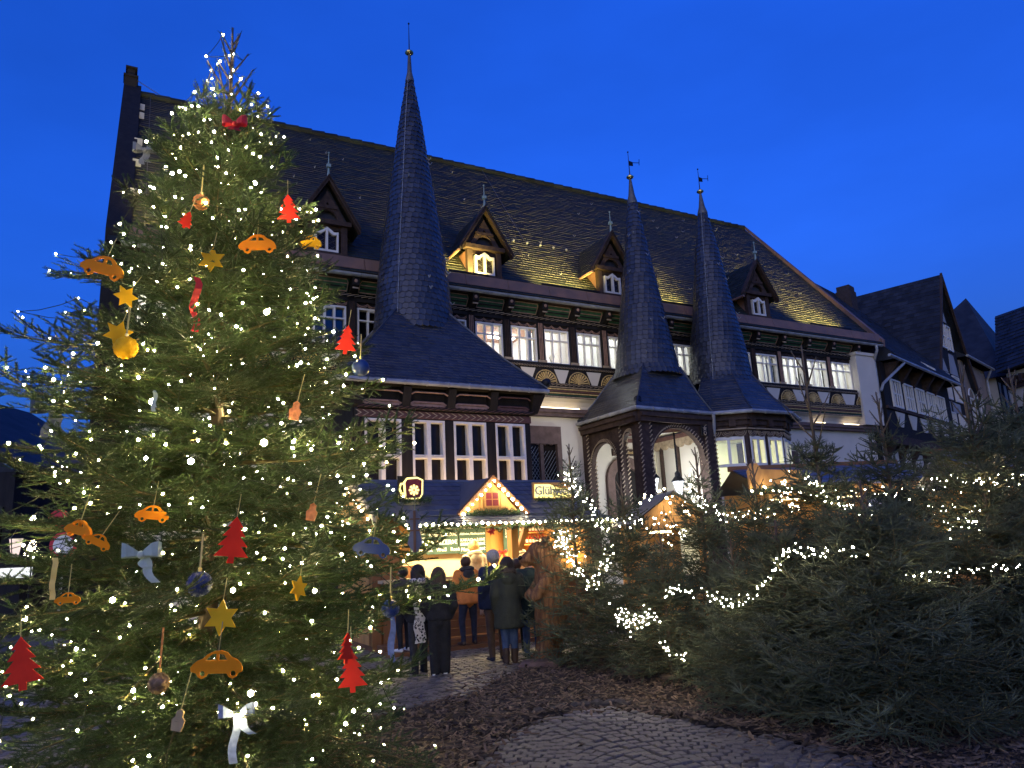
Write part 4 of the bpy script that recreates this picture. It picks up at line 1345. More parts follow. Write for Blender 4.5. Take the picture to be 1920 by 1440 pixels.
def conifer(kind, H, prof, nbr, seed, root, elev, boughs, tpl, z0=.2, ztop_bare=.3, extra=(), trunk_r=.05, merge=False, stems=9):
    """tree of single boughs on a tapered trunk; returns the twig ends"""
    rng = np.random.default_rng(seed)
    fr = lambda z: float(np.interp(z / H, [p[0] for p in prof], [p[1] for p in prof]))
    zs = list(np.sort(z0 + (H - ztop_bare - z0) * rng.random(nbr) ** 1.10)) + [e[0] for e in extra]
    a = rng.random() * 6
    tips, VV, TT, MI, off = [], [], [], [], 0
    Ls = np.array([b_[0] for b_ in boughs])
    for i, z in enumerate(zs):
        a += 2.39996 + rng.normal(0, .25)
        L = max(.12, fr(z) * rng.uniform(.74, 1.12))
        az = a
        if i >= nbr: az, L = extra[i - nbr][1], extra[i - nbr][2]
        el = float(np.interp(z / H, [0, .3, .6, .85, 1], elev)) + rng.normal(0, .09)
        c = np.where(np.abs(np.log(Ls / L)) <= np.abs(np.log(Ls / L)).min() + 1e-6)[0]
        b_ = boughs[int(rng.choice(c))]
        sc = L / b_[0]
        R = np.array((Matrix.Rotation(az, 3, 'Z') @ Matrix.Rotation(-el, 3, 'Y') @ Matrix.Rotation(rng.normal(0, .2), 3, 'X')))
        p = np.array([0, 0, z])
        tips.append(b_[5] * sc @ R.T + p)
        if merge:
            VV.append(b_[2] * sc @ R.T + p); TT.append(b_[3] + off); MI.append(b_[4]); off += len(b_[2])
        else:
            o = link("branch", b_[1], root)
            o.matrix_local = Matrix.Translation(Vector(p)) @ Matrix(R.tolist()).to_4x4() @ Matrix.Scale(sc, 4)
    if merge: np_mesh("crown", np.concatenate(VV), np.concatenate(TT), [M[kind + "_needle"], M["twig"]], np.concatenate(MI), parent=root)
    # leader with short stiff stems
    sh, w = [], MB()
    w.tube([(0, 0, H - ztop_bare - .15), (.01, 0, H - ztop_bare * .5), (.0, .005, H)], [.020, .014, .008], 6)
    n = int(ztop_bare * 55)
    for k in range(n): sh.append((np.array([0, 0, H - ztop_bare * (1 - k / n)]), np.array([math.cos(k * 2.4) * .45, math.sin(k * 2.4) * .45, .85]), np.array([math.cos(k * 2.4), math.sin(k * 2.4), 0]), .24))
    for k in range(stems):
        b0 = k * 2.4 + 1; t = (k + .5) / stems
        zz = H - ztop_bare * (.22 + .95 * t); l = ztop_bare * (.22 + .26 * t)
        e = np.array([math.cos(b0) * (.45 + .35 * t), math.sin(b0) * (.45 + .35 * t), .9]); e /= np.linalg.norm(e)
        p = np.array([0, 0, zz])
        q = [p + e * l * s + np.array([0, 0, .14 * l * s * s]) for s in (0, .35, .7, 1)]
        w.tube([tuple(x) for x in q], [.011, .009, .007, .005], 5)
        for m in range(max(3, int(l / .03))):
            s = m / max(3, int(l / .03))
            sh.append((p + e * l * s + np.array([0, 0, .14 * l * s * s]), e + rng.normal(0, .25, 3), np.array([0, 0, 1.0]), rng.uniform(.26, .48)))
        for s in (.25, .5, .75, 1.0): tips.append((p + e * l * s + np.array([0, 0, .14 * l * s * s]))[None])
    for k in range(5): tips.append(np.array([[.015, 0, H - ztop_bare * (.3 + .14 * k)]]))
    V, T = expand(sh, tpl, rng)
    wv = np.array([tuple(p) for p in w.v], np.float32)
    wt = np.array([t for f in w.f for t in [(f[0], f[j], f[j + 1]) for j in range(1, len(f) - 1)]], np.int32)
    np_mesh("leader", np.concatenate([V, wv]), np.concatenate([T, wt + len(V)]), [M[kind + "_needle"], M["bark"]], np.concatenate([np.zeros(len(T), np.int32), np.ones(len(wt), np.int32)]), parent=root)
    tb = MB(); tb.tube([(0, 0, 0), (.01, 0, H * .3), (0, .01, H * .65), (0, 0, H - ztop_bare)], [trunk_r, trunk_r * .75, trunk_r * .45, trunk_r * .25], 9)
    tb.build("trunk", M["bark"], root, True)
    return np.concatenate(tips)


FIR_Y = 5.9
FIR0 = Vector((at(403, 830, FIR_Y).x, FIR_Y, 0))
FIR_H = at(427, 52, FIR_Y).z
fir = empty("christmas_tree", FIR0)
tag(fir, "tall lit Christmas fir hung with painted wooden ornaments, in front of the town hall", "christmas tree")
FIR_PROF = [(0, 1.45), (.06, 1.62), (.18, 1.66), (.30, 1.5), (.42, 1.32), (.55, 1.0), (.68, .75), (.76, .57), (.82, .40), (.88, .20), (1, .05)]
FIRB, FIRT = spray_set('fir', [(1.75, 4), (1.3, 5), (.9, 4), (.55, 4), (.28, 3)], .105, .088, .155, 52, .027, .0046, .50, (.08, .20), (.10, .24), 3)
fir_outer = conifer('fir', FIR_H, FIR_PROF, 262, 3, fir, [-.10, .06, .28, .50, .75], FIRB, FIRT, z0=.18, ztop_bare=.80, trunk_r=.085, stems=13,
                    extra=[(1.42, -.12, 2.15), (1.12, -.36, 1.75), (1.85, .05, 1.8), (2.45, -.25, 1.65), (2.1, -.45, 1.65), (2.75, 3.25, 1.95), (3.95, 3.05, 1.55), (3.3, 3.35, 1.5)])

# spruces cut for the market and set close together in the mulch
SP_PROF = [(0, .9), (.08, 1.0), (.22, .94), (.4, .76), (.6, .52), (.8, .28), (.92, .15), (1, .06)]
SPRUCES = [  # top pixel x, y, distance, radius, seed or shared mesh, label
    ((1067, 832), 11.1, .80, 21, "slender spruce with the densest lights, beside the carved bear"),
    ((1163, 885), 10.3, .85, 22, "spruce with forked bare top in front of the arched town hall door"),
    ((1303, 838), 10.6, .90, 23, "spruce with three upright tips below the porch lanterns"),
    ((1408, 858), 9.6, .95, 24, "bluish spruce with thin knobbly leader before the polygonal bay"),
    ((1235, 985), 9.5, .80, 22, "low spruce with wooden stump foot, nearest behind the bear's back"),
    ((1503, 648), 8.3, 1.15, 25, "tall spruce with long bare leader in front of the town hall's right corner"),
    ((1643, 735), 8.9, 1.05, 23, "spruce with thin bare pole-like leader against the town hall downpipe"),
    ((1797, 682), 7.3, 1.25, 26, "large dark spruce filling the lower right, forked top before the beige house"),
    ((1890, 690), 7.9, 1.20, 27, "spruce at the right edge with many upturned branch tips"),
    ((1612, 900), 6.85, 1.20, 28, "dark spruce standing foremost over the mulch edge"),
    ((1452, 975), 7.75, .95, 29, "mid-sized dark spruce between the silvery and the foremost one"),
    ((1370, 1010), 8.6, .90, 24, "silvery spruce with hanging light loops, middle of the group"),
]
SPRB, SPRT = spray_set('spruce', [(1.25, 5), (.85, 5), (.5, 4), (.25, 3)], .105, .088, .13, 44, .019, .0044, .46, (.06, .20), (.18, .42), 5)
SPFB, SPFT = spray_set('spruce', [(.95, 4), (.6, 4), (.3, 3)], .145, .12, .15, 12, .021, .0085, .46, (.06, .20), (.18, .42), 6, make_mesh=False)
SPR = []
shared = {}
for (tx, ty), Y, R_, seed, lab in SPRUCES:
    tp = at(tx, ty, Y)
    o = empty("spruce_tree", (tp.x, Y, 0), random.uniform(0, 6.28))
    tag(o, lab, "tree", "spruces set close together in the mulch")
    H = tp.z
    near = Y < 8.4
    bare = {21: .40, 22: .50, 23: .55, 24: .50, 25: 1.15, 26: .75, 27: .6, 28: .45, 29: .35}[seed]
    if seed in shared and not near:
        src, H0 = shared[seed]
        for ch in src.children:
            c = ch.copy(); COL.objects.link(c); c.parent = o
        f = H / H0
        o.scale = (f ** .5, f ** .5, f)
        oo = shared[seed, 'o']
        sc = np.array([f ** .5, f ** .5, f])
    else:
        pr = [(a, b_ * R_) for a, b_ in SP_PROF]
        if seed in (25,): pr = [(a * .74, b_ * R_) for a, b_ in SP_PROF] + [(1, .05)]
        oo = conifer('spruce', H, pr, int(70 + 22 * H) if near else int(52 + 18 * H), seed, o, [-.08, .10, .36, .6, .9], SPRB if near else SPFB, SPRT if near else SPFT,
                     z0=.14, ztop_bare=bare, trunk_r=.035, merge=not near, stems=7)
        shared[seed] = (o, H); shared[seed, 'o'] = oo
        sc = np.ones(3)
    SPR.append((o, oo * sc, H))
# tree feet: sawn log discs
for k, (o, oo, H) in enumerate(SPR):
    if k in (1, 2, 4, 10):
        b = MB()
        b.lathe([(.17, 0), (.18, .02), (.175, .12), (.16, .13)], 12)
        b.k = 1
        b.lathe([(.155, .131), (.03, .134)], 12)
        s = b.build("stump_foot", [M["bark"], M["fresh_wood"]], o)
# ================================================================ houses round the square
mat("slate_far", (0.022, 0.024, 0.030), 0.7, 0.4, 1.2, 0.5, 9, island=0.4, spec=0.25)
mat("brick_dark", (0.05, 0.035, 0.03), 0.85, 0.3, 6, 0.5, 18)
AZ2 = rad(45.5)
H20 = hall_pt(17.9, -.4, 0)


def house(name, origin, az, label):
    return tag(empty(name, origin, az), label, "house")


def gable_roof(root, u0, u1, w0, w1, ze, zr, m, name="roof", across=True, slates=True):
    """ridge along u (across=True) or along w"""
    b = NEW(); wm = (w0 + w1) / 2; um = (u0 + u1) / 2
    if across:
        Pq = [(u0, w0, ze), (u1, w0, ze), (u1, wm, zr), (u0, wm, zr), (u0, w1, ze), (u1, w1, ze)]
        b.add(Pq, [(0, 1, 2, 3), (3, 2, 5, 4), (0, 3, 4), (1, 5, 2)])
        q = [LQ(*p) for p in (Pq[0], Pq[1], Pq[2], Pq[3])]
    else:
        Pq = [(u0, w0, ze), (u0, w1, ze), (um, w1, zr), (um, w0, zr), (u1, w0, ze), (u1, w1, ze)]
        b.add(Pq, [(0, 1, 2, 3), (3, 2, 5, 4)])
        q = [LQ(*p) for p in (Pq[1], Pq[0], Pq[3], Pq[2])]
    r = b.build(name, m, root)
    if slates:
        mb = MB(); slates_quad(mb, *q, .3, .34, .02, tip=.0)
        tag(mb.build("roof_slates", [m, M["slate_edge_lit"]], root), kind="stuff")
    return r


def sash(root, u0, u1, z0, z1, w, cols=2, rows=2, t=.07, m="white_paint", arch=False):
    b = NEW()
    b.box(u0, u0 + t, w - .1, w + .05, z0, z1); b.box(u1 - t, u1, w - .1, w + .05, z0, z1); b.box(u0 + t, u1 - t, w - .1, w + .05, z1 - t, z1); b.box(u0 + t, u1 - t, w - .1, w + .05, z0, z0 + t)
    for c in range(1, cols):
        x = u0 + (u1 - u0) * c / cols; s = t * (.6 if cols == 2 or c % 2 == 0 else .35)
        b.box(x - s, x + s, w - .08, w + .03, z0 + t, z1 - t)
    for r in range(1, rows):
        zz = z0 + (z1 - z0) * r / rows; b.box(u0 + t, u1 - t, w - .08, w + .025, zz - t * .4, zz + t * .4)
    if arch:
        b.tube([((u0 + u1) / 2 + (u1 - u0) / 2 * math.cos(a), w, z1 + (u1 - u0) / 2 * math.sin(a)) for a in np.linspace(0, PI, 9)], t * .6, 5)
    wo_ = b.build("window", M[m], root)
    b = NEW(); b.quad((u0 + t, w - .05, z0 + t), (u1 - t, w - .05, z0 + t), (u1 - t, w - .05, z1 - t), (u0 + t, w - .05, z1 - t)); b.build("pane", M["dark_glass"], wo_)


# -- dark jettied half-timbered house next to the hall
r = house("timbered_house", H20, AZ2, "dark half-timbered house with row of five upper windows, right beside the town hall")
b = NEW(); b.box(-.3, 9.6, -8, 0, 0, 5.2); b.box(-.3, 9.6, -8, .48, 5.2, 8.7); b.build("wall", M["timber_black"], r)
for a, c in ((.65, 1.87), (2.32, 3.56), (3.96, 5.25), (5.62, 6.89), (7.17, 8.5)):
    sash(r, a, c, 6.82, 8.06, .50, 4, 2)
    b = NEW(); b.hexa([(a + .45, .48, 5.98), (c - .35, .48, 5.98), (c - .35, .51, 5.98), (a + .45, .51, 5.98), (a + .1, .48, 6.62), (c + .05, .48, 6.62), (c + .05, .51, 6.62), (a + .1, .51, 6.62)]); b.build("plaster_panel", M["plaster"], r)
    b = NEW(); b.box(a + .1, c - .1, .0, .03, 4.35, 5.0); b.build("plaster_panel", M["plaster"], r)
    b = NEW(); b.hexa([(a - .35, .48, 8.0), (a - .1, .48, 8.0), (a - .1, .55, 8.0), (a - .35, .55, 8.0), (a - .35, .48, 8.7), (a - .1, .48, 8.7), (a - .1, 1.1, 8.7), (a - .35, 1.1, 8.7)]); b.build("bracket", M["timber_brown"], r)
    b = NEW(); b.hexa([(a - .35, .0, 4.6), (a - .1, .0, 4.6), (a - .1, .06, 4.6), (a - .35, .06, 4.6), (a - .35, .0, 5.2), (a - .1, .0, 5.2), (a - .1, .46, 5.2), (a - .35, .46, 5.2)]); b.build("bracket", M["timber_brown"], r)
b = NEW(); b.box(-.3, 9.6, .48, .58, 6.66, 6.78); b.box(-.3, 9.6, .48, .56, 5.2, 5.55); b.build("sill_beam", M["timber_brown"], r)
b = NEW(); b.tube([(-1.2, 1.2, 8.68), (9.7, 1.2, 8.68)], .07, 6); b.tube([(.6, 1.2, 8.6), (-.9, .7, 7.6), (-1.0, .6, 7.3)], .06, 6); b.build("gutter", M["zinc"], r)
gable_roof(r, .0, 9.8, 1.2, -10, 8.75, 15.3, M["slate_far"])
b = NEW(); b.box(8.3, 9.2, -3.9, -3.1, 12.2, 14.9); b.box(8.35, 9.15, -3.85, -3.15, 14.9, 15.2); b.build("chimney", M["brick_dark"], r)
b = NEW(); b.hexa([(3.0, -3.2, 12.65), (3.15, -3.2, 12.65), (5.6, 1.1, 8.95), (5.45, 1.1, 8.95), (3.0, -3.2, 12.75), (3.15, -3.2, 12.75), (5.6, 1.1, 9.05), (5.45, 1.1, 9.05)]); b.build("flashing", M["zinc"], r)

# -- tall slate-clad gabled house
r = house("gabled_house", H20 + Vector((math.cos(AZ2), math.sin(AZ2), 0)) * 9.7, AZ2, "tall house with big fish-scale slate roof side and half-timbered gable facing the street")
b = NEW(); b.box(0, 5.6, -12, .02, 0, 9.6)
b.add([(0, .02, 9.6), (5.6, .02, 9.6), (3.4, .02, 15.7)], [(0, 1, 2)])
b.build("wall", M["timber_black"], r)
gable_roof(r, -.6, 7.4, .35, -12, 9.3, 15.85, M["slate_far"], across=False)
for z0, cols in ((6.2, 2), (8.4, 2), (11.4, 2)):
    for k in range(cols):
        a = 1.2 + k * 1.9 if z0 < 11 else 2.1 + k * 1.25
        sash(r, a, a + (1.2 if z0 < 11 else .95), z0, z0 + 1.5, .06, 4 if z0 < 11 else 2, 2)
for q in ([(.3, 7.75), (1.9, 7.75), (1.9, 8.3), (.3, 8.3)], [(2.3, 7.75), (3.8, 7.75), (3.8, 8.3), (2.3, 8.3)], [(.9, 10.0), (2.6, 10.0), (1.6, 11.2)], [(3.0, 10.0), (4.6, 10.0), (4.2, 11.2), (3.3, 11.2)], [(1.7, 11.4), (2.0, 11.4), (2.0, 12.7)], [(2.7, 13.1), (4.0, 13.1), (3.4, 14.4)], [(.5, 4.9), (1.8, 4.9), (1.2, 5.9)], [(2.2, 4.9), (3.9, 4.9), (3.6, 5.9), (2.5, 5.9)]):
    b = NEW(); b.prism(q, .022, .045); b.build("plaster_panel", M["plaster_grey"], r)
b = NEW()
for s, e in (((-.5, 9.2), (3.4, 15.9)), ((7.2, 9.2), (3.4, 15.9))):
    b.hexa([(s[0], .3, s[1] - .3), (s[0], .42, s[1] - .3), (e[0], .42, e[1] - .3), (e[0], .3, e[1] - .3), (s[0], .3, s[1] + .05), (s[0], .42, s[1] + .05), (e[0], .42, e[1] + .05), (e[0], .3, e[1] + .05)])
b.build("verge_board", M["timber_brown"], r)

# -- plain beige house with arched windows
UA = Vector((math.cos(AZ2), math.sin(AZ2), 0))
r = house("plastered_house", H20 + UA * 15.3, AZ2, "narrow beige plastered house with arched windows between two timbered fronts")
b = NEW(); b.box(0, 5.6, -10, .0, 0, 11.2); b.build("wall", M["plaster_beige"], r)
for a in (.6, 2.4):
    sash(r, a, a + 1.2, 6.6, 9.0, .02, 2, 2, arch=True); sash(r, a, a + 1.2, 2.6, 4.4, .02, 2, 2, arch=True)
    b = NEW(); b.box(a - .25, a - .02, -.05, .06, 6.5, 9.1); b.box(a + 1.22, a + 1.4, -.05, .06, 6.5, 9.1); b.box(a - .3, a + 1.45, -.05, .1, 6.2, 6.48); b.build("stone_surround", M["brick_dark"], r)
sash(r, .3, 1.3, 11.7, 13.1, -.35, 3, 1)
b = NEW(); b.tube([(-.3, .5, 11.3), (5.9, .5, 11.3)], .08, 6); b.tube([(5.3, .45, 11.2), (5.45, .1, 10.6), (5.45, .1, .3)], .07, 6); b.build("gutter", M["zinc"], r)
gable_roof(r, -.2, 6.0, .5, -10, 11.3, 15.2, M["slate_far"])

# -- house with a dark pointed roof, timbered below
r = house("pointed_roof_house", H20 + UA * 24.0, AZ2, "timber-framed white house under a dark pointed slate roof, far along the street")
b = NEW(); b.box(0, 7.5, -9, .0, 0, 11.3); b.build("wall", M["plaster"], r)
b = NEW(); b.add([(-.6, .8, 11.2), (14, .8, 11.2), (14, -9, 11.2), (-.6, -9, 11.2), (8.2, -2.5, 19.3)], [(0, 1, 4), (1, 2, 4), (2, 3, 4), (3, 0, 4)]); b.build("roof", M["slate_far"], r)
b = NEW()
for u in (.1, 1.4, 2.7, 4.0, 5.3, 6.6, 7.4): b.box(u - .12, u + .12, 0, .04, 5.6, 11.2)
for z0 in (5.6, 7.9, 8.9, 11.0): b.box(0, 7.5, 0, .045, z0, z0 + .24)
for u in (.2, 2.8, 5.4): b.hexa([(u, 0, 8.9), (u + .25, 0, 8.9), (u + .25, .05, 8.9), (u, .05, 8.9), (u + 1.0, 0, 11.1), (u + 1.25, 0, 11.1), (u + 1.25, .05, 11.1), (u + 1.0, .05, 11.1)])
b.build("timber_frame", M["timber_black"], r)
for u in (.35, 1.65, 2.95, 4.25, 5.5): sash(r, u, u + .8, 6.1, 7.8, .03, 2, 1)

# -- tiled roof closing the street
p0, p1, p2, p3 = at(1868, 700, 47), at(1960, 668, 43), at(1960, 560, 47), at(1866, 593, 51)
o0 = Vector((p0.x, p0.y, 0))
r = house("tiled_house", o0, math.atan2(p1.y - p0.y, p1.x - p0.x), "house with broad tiled roof and white upper wall closing the street")
R_ = Matrix.Rotation(-r.rotation_euler.z, 3, 'Z')
lo = lambda p: R_ @ (Vector(p) - o0)
q = [lo(p) for p in (p0, p1, p2, p3)]
mb = MB(); slates_quad(mb, *q, .42, .5, .05); tag(mb.build("roof_tiles", [M["slate_far"], M["slate_edge_lit"]], r), kind="stuff")
b = MB(); b.quad(*[(p.x, p.y, p.z - .06) for p in q]); b.add([q[0], q[1], (q[1].x, q[1].y + 8, q[1].z), (q[0].x, q[0].y + 8, q[0].z)], [(0, 1, 2, 3)]); b.build("roof", M["slate_far"], r)
Lh = (q[1] - q[0]).length
b = MB(); b.box(.2, Lh + 4, .5, 7, 0, q[0].z - .1); b.build("wall", M["plaster"], r)
b = MB()
for k in range(9): b.box(.4 + k * .6, .65 + k * .6, .1, .5, q[0].z - .9, q[0].z - .4)
b.box(.2, Lh + 4, .35, .5, q[0].z - 1.2, q[0].z - .9); b.build("beam_heads", M["timber_brown"], r)
for k in range(3):
    b = MB(); x = .7 + k * 2.0; b.box(x, x + 1.0, .42, .5, q[0].z - 4.2, q[0].z - 2.4); b.build("window", M["dark_glass"], r)

# -- left side of the square
pd = at(20, 930, 27)
r = house("dark_house", (pd.x, 27, 0), 0, "dark house wall and eaves cut by the left edge beside the fir")
b = MB(); b.box(-8, -.1, .3, 9, 0, 5.4); b.build("wall", M["timber_black"], r)
b = MB(); b.add([(-6, 0, 9.5), (.25, 0, 5.6), (.25, 9.5, 5.6), (-6, 9.5, 9.5), (-6, 0, 9.2), (.25, 0, 5.2), (.25, 9.5, 5.2), (-6, 9.5, 9.2)], [(0, 1, 2, 3), (0, 4, 5, 1), (1, 5, 6, 2)]); b.add([(-8, .28, 5.3), (-.1, .28, 5.3), (-6, .28, 9.3), (-8, .28, 9.3)], [(0, 1, 2, 3)]); b.build("roof", M["slate_far"], r)
for x in (-1.2, -2.6): b = MB(); b.box(x, x + .8, .22, .3, 2.6, 4.0); b.build("window", M["dark_glass"], r)

r = house("white_timbered_house", (-28.2, 41.0, 0), rad(4), "white half-timbered house with dark tiled roof and skylight at the far left corner")
W = lambda u, w, z: (u, -w, z)
b = NEW(); b.box(0, 13, -6, 0, 0, 5.6); b.build("wall", M["plaster"], r)
gable_roof(r, -.3, 13.3, .4, -6.4, 5.5, 9.0, M["slate_far"])
b = NEW()
for k in range(14): b.box(k * .98 - .08, k * .98 + .08, .0, .05, .4, 5.5)
for z0 in (2.35, 2.75, 3.7, 5.3): b.box(0, 13, 0, .055, z0, z0 + .18)
b.build("timber_frame", M["timber_black"], r)
for k in range(13):
    if k % 3 == 2: continue
    sash(r, k * .98 + .16, k * .98 + .84, 3.95, 5.25, .04, 2, 1, .06); sash(r, k * .98 + .16, k * .98 + .84, .9, 2.3, .04, 2, 1, .06)
b = NEW(); b.hexa([(1.6, -.9, 6.9), (2.5, -.9, 6.9), (2.5, -1.3, 7.3), (1.6, -1.3, 7.3), (1.6, -.85, 6.95), (2.5, -.85, 6.95), (2.5, -1.25, 7.35), (1.6, -1.25, 7.35)])
b.hexa([(1.6, -.82, 6.75), (2.5, -.82, 6.75), (2.5, -1.75, 7.7), (1.6, -1.75, 7.7), (1.6, -.76, 6.82), (2.5, -.76, 6.82), (2.5, -1.7, 7.78), (1.6, -1.7, 7.78)])
b.build("skylight", M["white_paint"], r)
# ================================================================ fairy lights
mat("cable", (0.012, 0.02, 0.012), 0.6, 0.2)
glow("bulb_warm", (1.0, 0.84, 0.44), 440.0)
glow("bulb_gold", (1.0, 0.74, 0.24), 400.0)
glow("bulb_big", (1.0, 0.80, 0.35), 420.0)
glow("bulb_far", (1.0, 0.84, 0.55), 230.0)
ICO = [(0, 0, -1)] + [(math.cos(a) * .894, math.sin(a) * .894, -.447) for a in [k * 2 * PI / 5 for k in range(5)]] + [(math.cos(a) * .894, math.sin(a) * .894, .447) for a in [(k + .5) * 2 * PI / 5 for k in range(5)]] + [(0, 0, 1)]
ICF = [(0, 1 + (k + 1) % 5, 1 + k) for k in range(5)] + [(1 + k, 1 + (k + 1) % 5, 6 + k) for k in range(5)] + [(1 + (k + 1) % 5, 6 + (k + 1) % 5, 6 + k) for k in range(5)] + [(6 + k, 6 + (k + 1) % 5, 11) for k in range(5)]
ICO, ICF = np.array(ICO, np.float32), np.array(ICF, np.int32)


def bulbs(name, pts, r, m, parent=None):
    pts = np.array([tuple(p) for p in pts], np.float32)
    rs = r * np.random.default_rng(len(pts)).uniform(.6, 1.45, len(pts)).astype(np.float32)
    V = (pts[:, None] + ICO[None] * rs[:, None, None]).reshape(-1, 3)
    F_ = (ICF[None] + (np.arange(len(pts)) * 12)[:, None, None]).reshape(-1, 3)
    ml = m if isinstance(m, (list, tuple)) else [m]
    o = np_mesh(name, V, F_, ml, np.repeat(np.random.default_rng(3).integers(0, len(ml), len(pts)), 20), smooth=True, parent=parent)
    return tag(o, kind="stuff")


def cable(pts, r=.0035, sag=.04, maxgap=1.2, parent=None):
    b = MB()
    for p, q in zip(pts[:-1], pts[1:]):
        p, q = Vector(p), Vector(q); d = (q - p).length
        if d > maxgap: continue
        b.tube([p, p.lerp(q, .35) - Vector((0, 0, sag * d)), p.lerp(q, .7) - Vector((0, 0, sag * d * .9)), q], r, 3, cap=False)
    return tag(b.build("cable", M["cable"], parent), kind="stuff")


def string(name_label, pts, r, m, cat="fairy lights", group=None, cr=.0035, sag=.06, maxgap=1.2, order=True):
    root = empty("fairy_lights", (0, 0, 0))
    tag(root, name_label, cat, group)
    bulbs("bulbs", pts, r, m, root)
    cable(pts, cr, sag, maxgap, root)
    return root


# the fir: bulbs along the outer twigs, cable winding down the tree
rng = np.random.default_rng(5)
P = fir_outer + np.array(FIR0)
sel = rng.permutation(len(P))
chosen = []
cell = {}
for i in sel:
    p = P[i]
    k = tuple((p / .10).astype(int))
    if k in cell: continue
    zf = p[2] / FIR_H
    if rng.random() > (.62 if zf < .87 else 1.0): continue
    cell[k] = 1
    chosen.append(p + rng.normal(0, .012, 3) + np.array([0, 0, .015]))
    if len(chosen) >= 1000: break
chosen = np.array(chosen)
band = np.floor(chosen[:, 2] / .34)
az = np.arctan2(chosen[:, 1] - FIR0.y, chosen[:, 0] - FIR0.x)
order = np.lexsort((az, band))
chosen = chosen[order]
string("long string of warm white lights wound all over the tall Christmas fir", chosen, .0080, [M["bulb_warm"], M["bulb_gold"], M["bulb_warm"]], maxgap=.75)
big = [at(x, y, Y) for x, y, Y in ((323, 325, 5.35), (478, 343, 5.3), (357, 467, 5.0), (470, 1300, 4.45), (445, 1345, 4.45), (663, 1333, 4.9), (648, 1357, 4.9), (495, 830, 4.75), (358, 865, 4.6), (211, 1125, 4.6), (62, 972, 5.4), (590, 1108, 4.9), (437, 1107, 4.6), (564, 680, 4.9), (625, 622, 5.2), (500, 585, 5.0), (285, 753, 4.7), (100, 752, 5.5), (47, 1160, 4.6), (250, 1295, 4.5))]
root = empty("fairy_lights", (0, 0, 0)); tag(root, "few brighter golden bulbs nearest the camera on the tall Christmas fir", "fairy lights")
bulbs("bulbs", big, .017, M["bulb_big"], root)
b = MB()
for p in big: b.tube([p + Vector((0, .0, .02)), p + Vector((0, .05, .05)), p + Vector((.02, .22, .02))], .003, 3)
tag(b.build("cable", M["cable"], root), kind="stuff")


def along(path, n, jit=.03, seed=1):
    """points spaced along a polyline given as (px, py, distance)"""
    r = random.Random(seed); n = int(n * .78); jit *= 1.25
    Q = [at(*p) for p in path]
    L = [0]
    for p, q in zip(Q[:-1], Q[1:]): L.append(L[-1] + (q - p).length)
    out = []
    for k in range(n):
        t = L[-1] * (k + .5) / n
        i = max(j for j in range(len(L)) if L[j] <= t); i = min(i, len(Q) - 2)
        f = (t - L[i]) / max(1e-6, L[i + 1] - L[i])
        out.append(Q[i].lerp(Q[i + 1], f) + Vector((r.gauss(0, jit), r.gauss(0, jit), r.gauss(0, jit))))
    return out


G = "light strings on the spruces"
string("white lights running down the slender spruce beside the bear, in a V",
       along([(1060, 880, 10.9), (1075, 905, 10.5), (1108, 950, 10.4), (1125, 985, 10.3), (1150, 1000, 10.2)], 70, .035, 2) +
       along([(1045, 990, 11.2), (1062, 1030, 10.6), (1080, 1062, 10.3), (1115, 1100, 10.1), (1135, 1050, 10.0), (1143, 1025, 10.0)], 130, .04, 3), .0056, M["bulb_far"], group=G, sag=.15)
string("dense curtain of lights on the stall end behind the bear's head",
       along([(1040, 985, 11.6), (1075, 1000, 11.5), (1062, 1040, 11.4), (1045, 1020, 11.5), (1090, 1060, 11.3)], 110, .07, 4), .0056, M["bulb_far"], group=G, sag=.15)
string("lights draped from the porch lanterns across the middle spruces to the right",
       along([(1300, 895, 10.3), (1295, 930, 10.2), (1330, 960, 10.0), (1370, 968, 9.8), (1420, 962, 9.6), (1470, 945, 9.4)], 80, .04, 5) +
       along([(1165, 975, 10.0), (1200, 985, 9.8), (1245, 975, 9.7), (1280, 995, 9.6), (1250, 1020, 9.5)], 50, .04, 6), .0056, M["bulb_far"], group=G, sag=.15)
string("looping lights hanging in front of the silvery spruce",
       along([(1248, 1120, 8.3), (1262, 1100, 8.2), (1300, 1116, 8.0)], 26, .018, 7) +
       along([(1315, 1108, 8.0), (1340, 1125, 7.9), (1375, 1133, 7.5), (1410, 1120, 7.3), (1440, 1090, 7.2), (1455, 1060, 7.1), (1468, 1035, 7.0), (1500, 1033, 6.7), (1530, 1042, 6.4), (1560, 1030, 6.3), (1620, 1040, 6.2)], 105, .022, 8), .0052, M["bulb_far"], group=G, sag=.1)
string("low cluster of lights caught in the small spruce near the ground",
       along([(1148, 1140, 9.0), (1185, 1150, 8.9), (1225, 1150, 8.8), (1180, 1180, 8.9), (1155, 1160, 9.0), (1190, 1165, 8.8), (1235, 1155, 8.7)], 75, .035, 9) +
       along([(1240, 1200, 8.4), (1255, 1225, 8.4), (1290, 1232, 8.4)], 18, .02, 10), .0056, M["bulb_far"], group=G, sag=.1)
string("long lights over the tall bare-topped spruce toward the right edge",
       along([(1512, 890, 8.0), (1530, 910, 7.9), (1555, 935, 7.9), (1590, 955, 7.8), (1625, 972, 7.8), (1680, 965, 7.7)], 60, .03, 11) +
       along([(1755, 895, 7.2), (1790, 900, 7.2), (1830, 905, 7.1), (1880, 895, 7.3), (1925, 890, 7.4)], 44, .03, 12) +
       along([(1760, 955, 7.3), (1800, 960, 7.2), (1830, 985, 7.2), (1780, 1000, 7.3)], 40, .05, 13), .0052, M["bulb_far"], group=G, sag=.1)
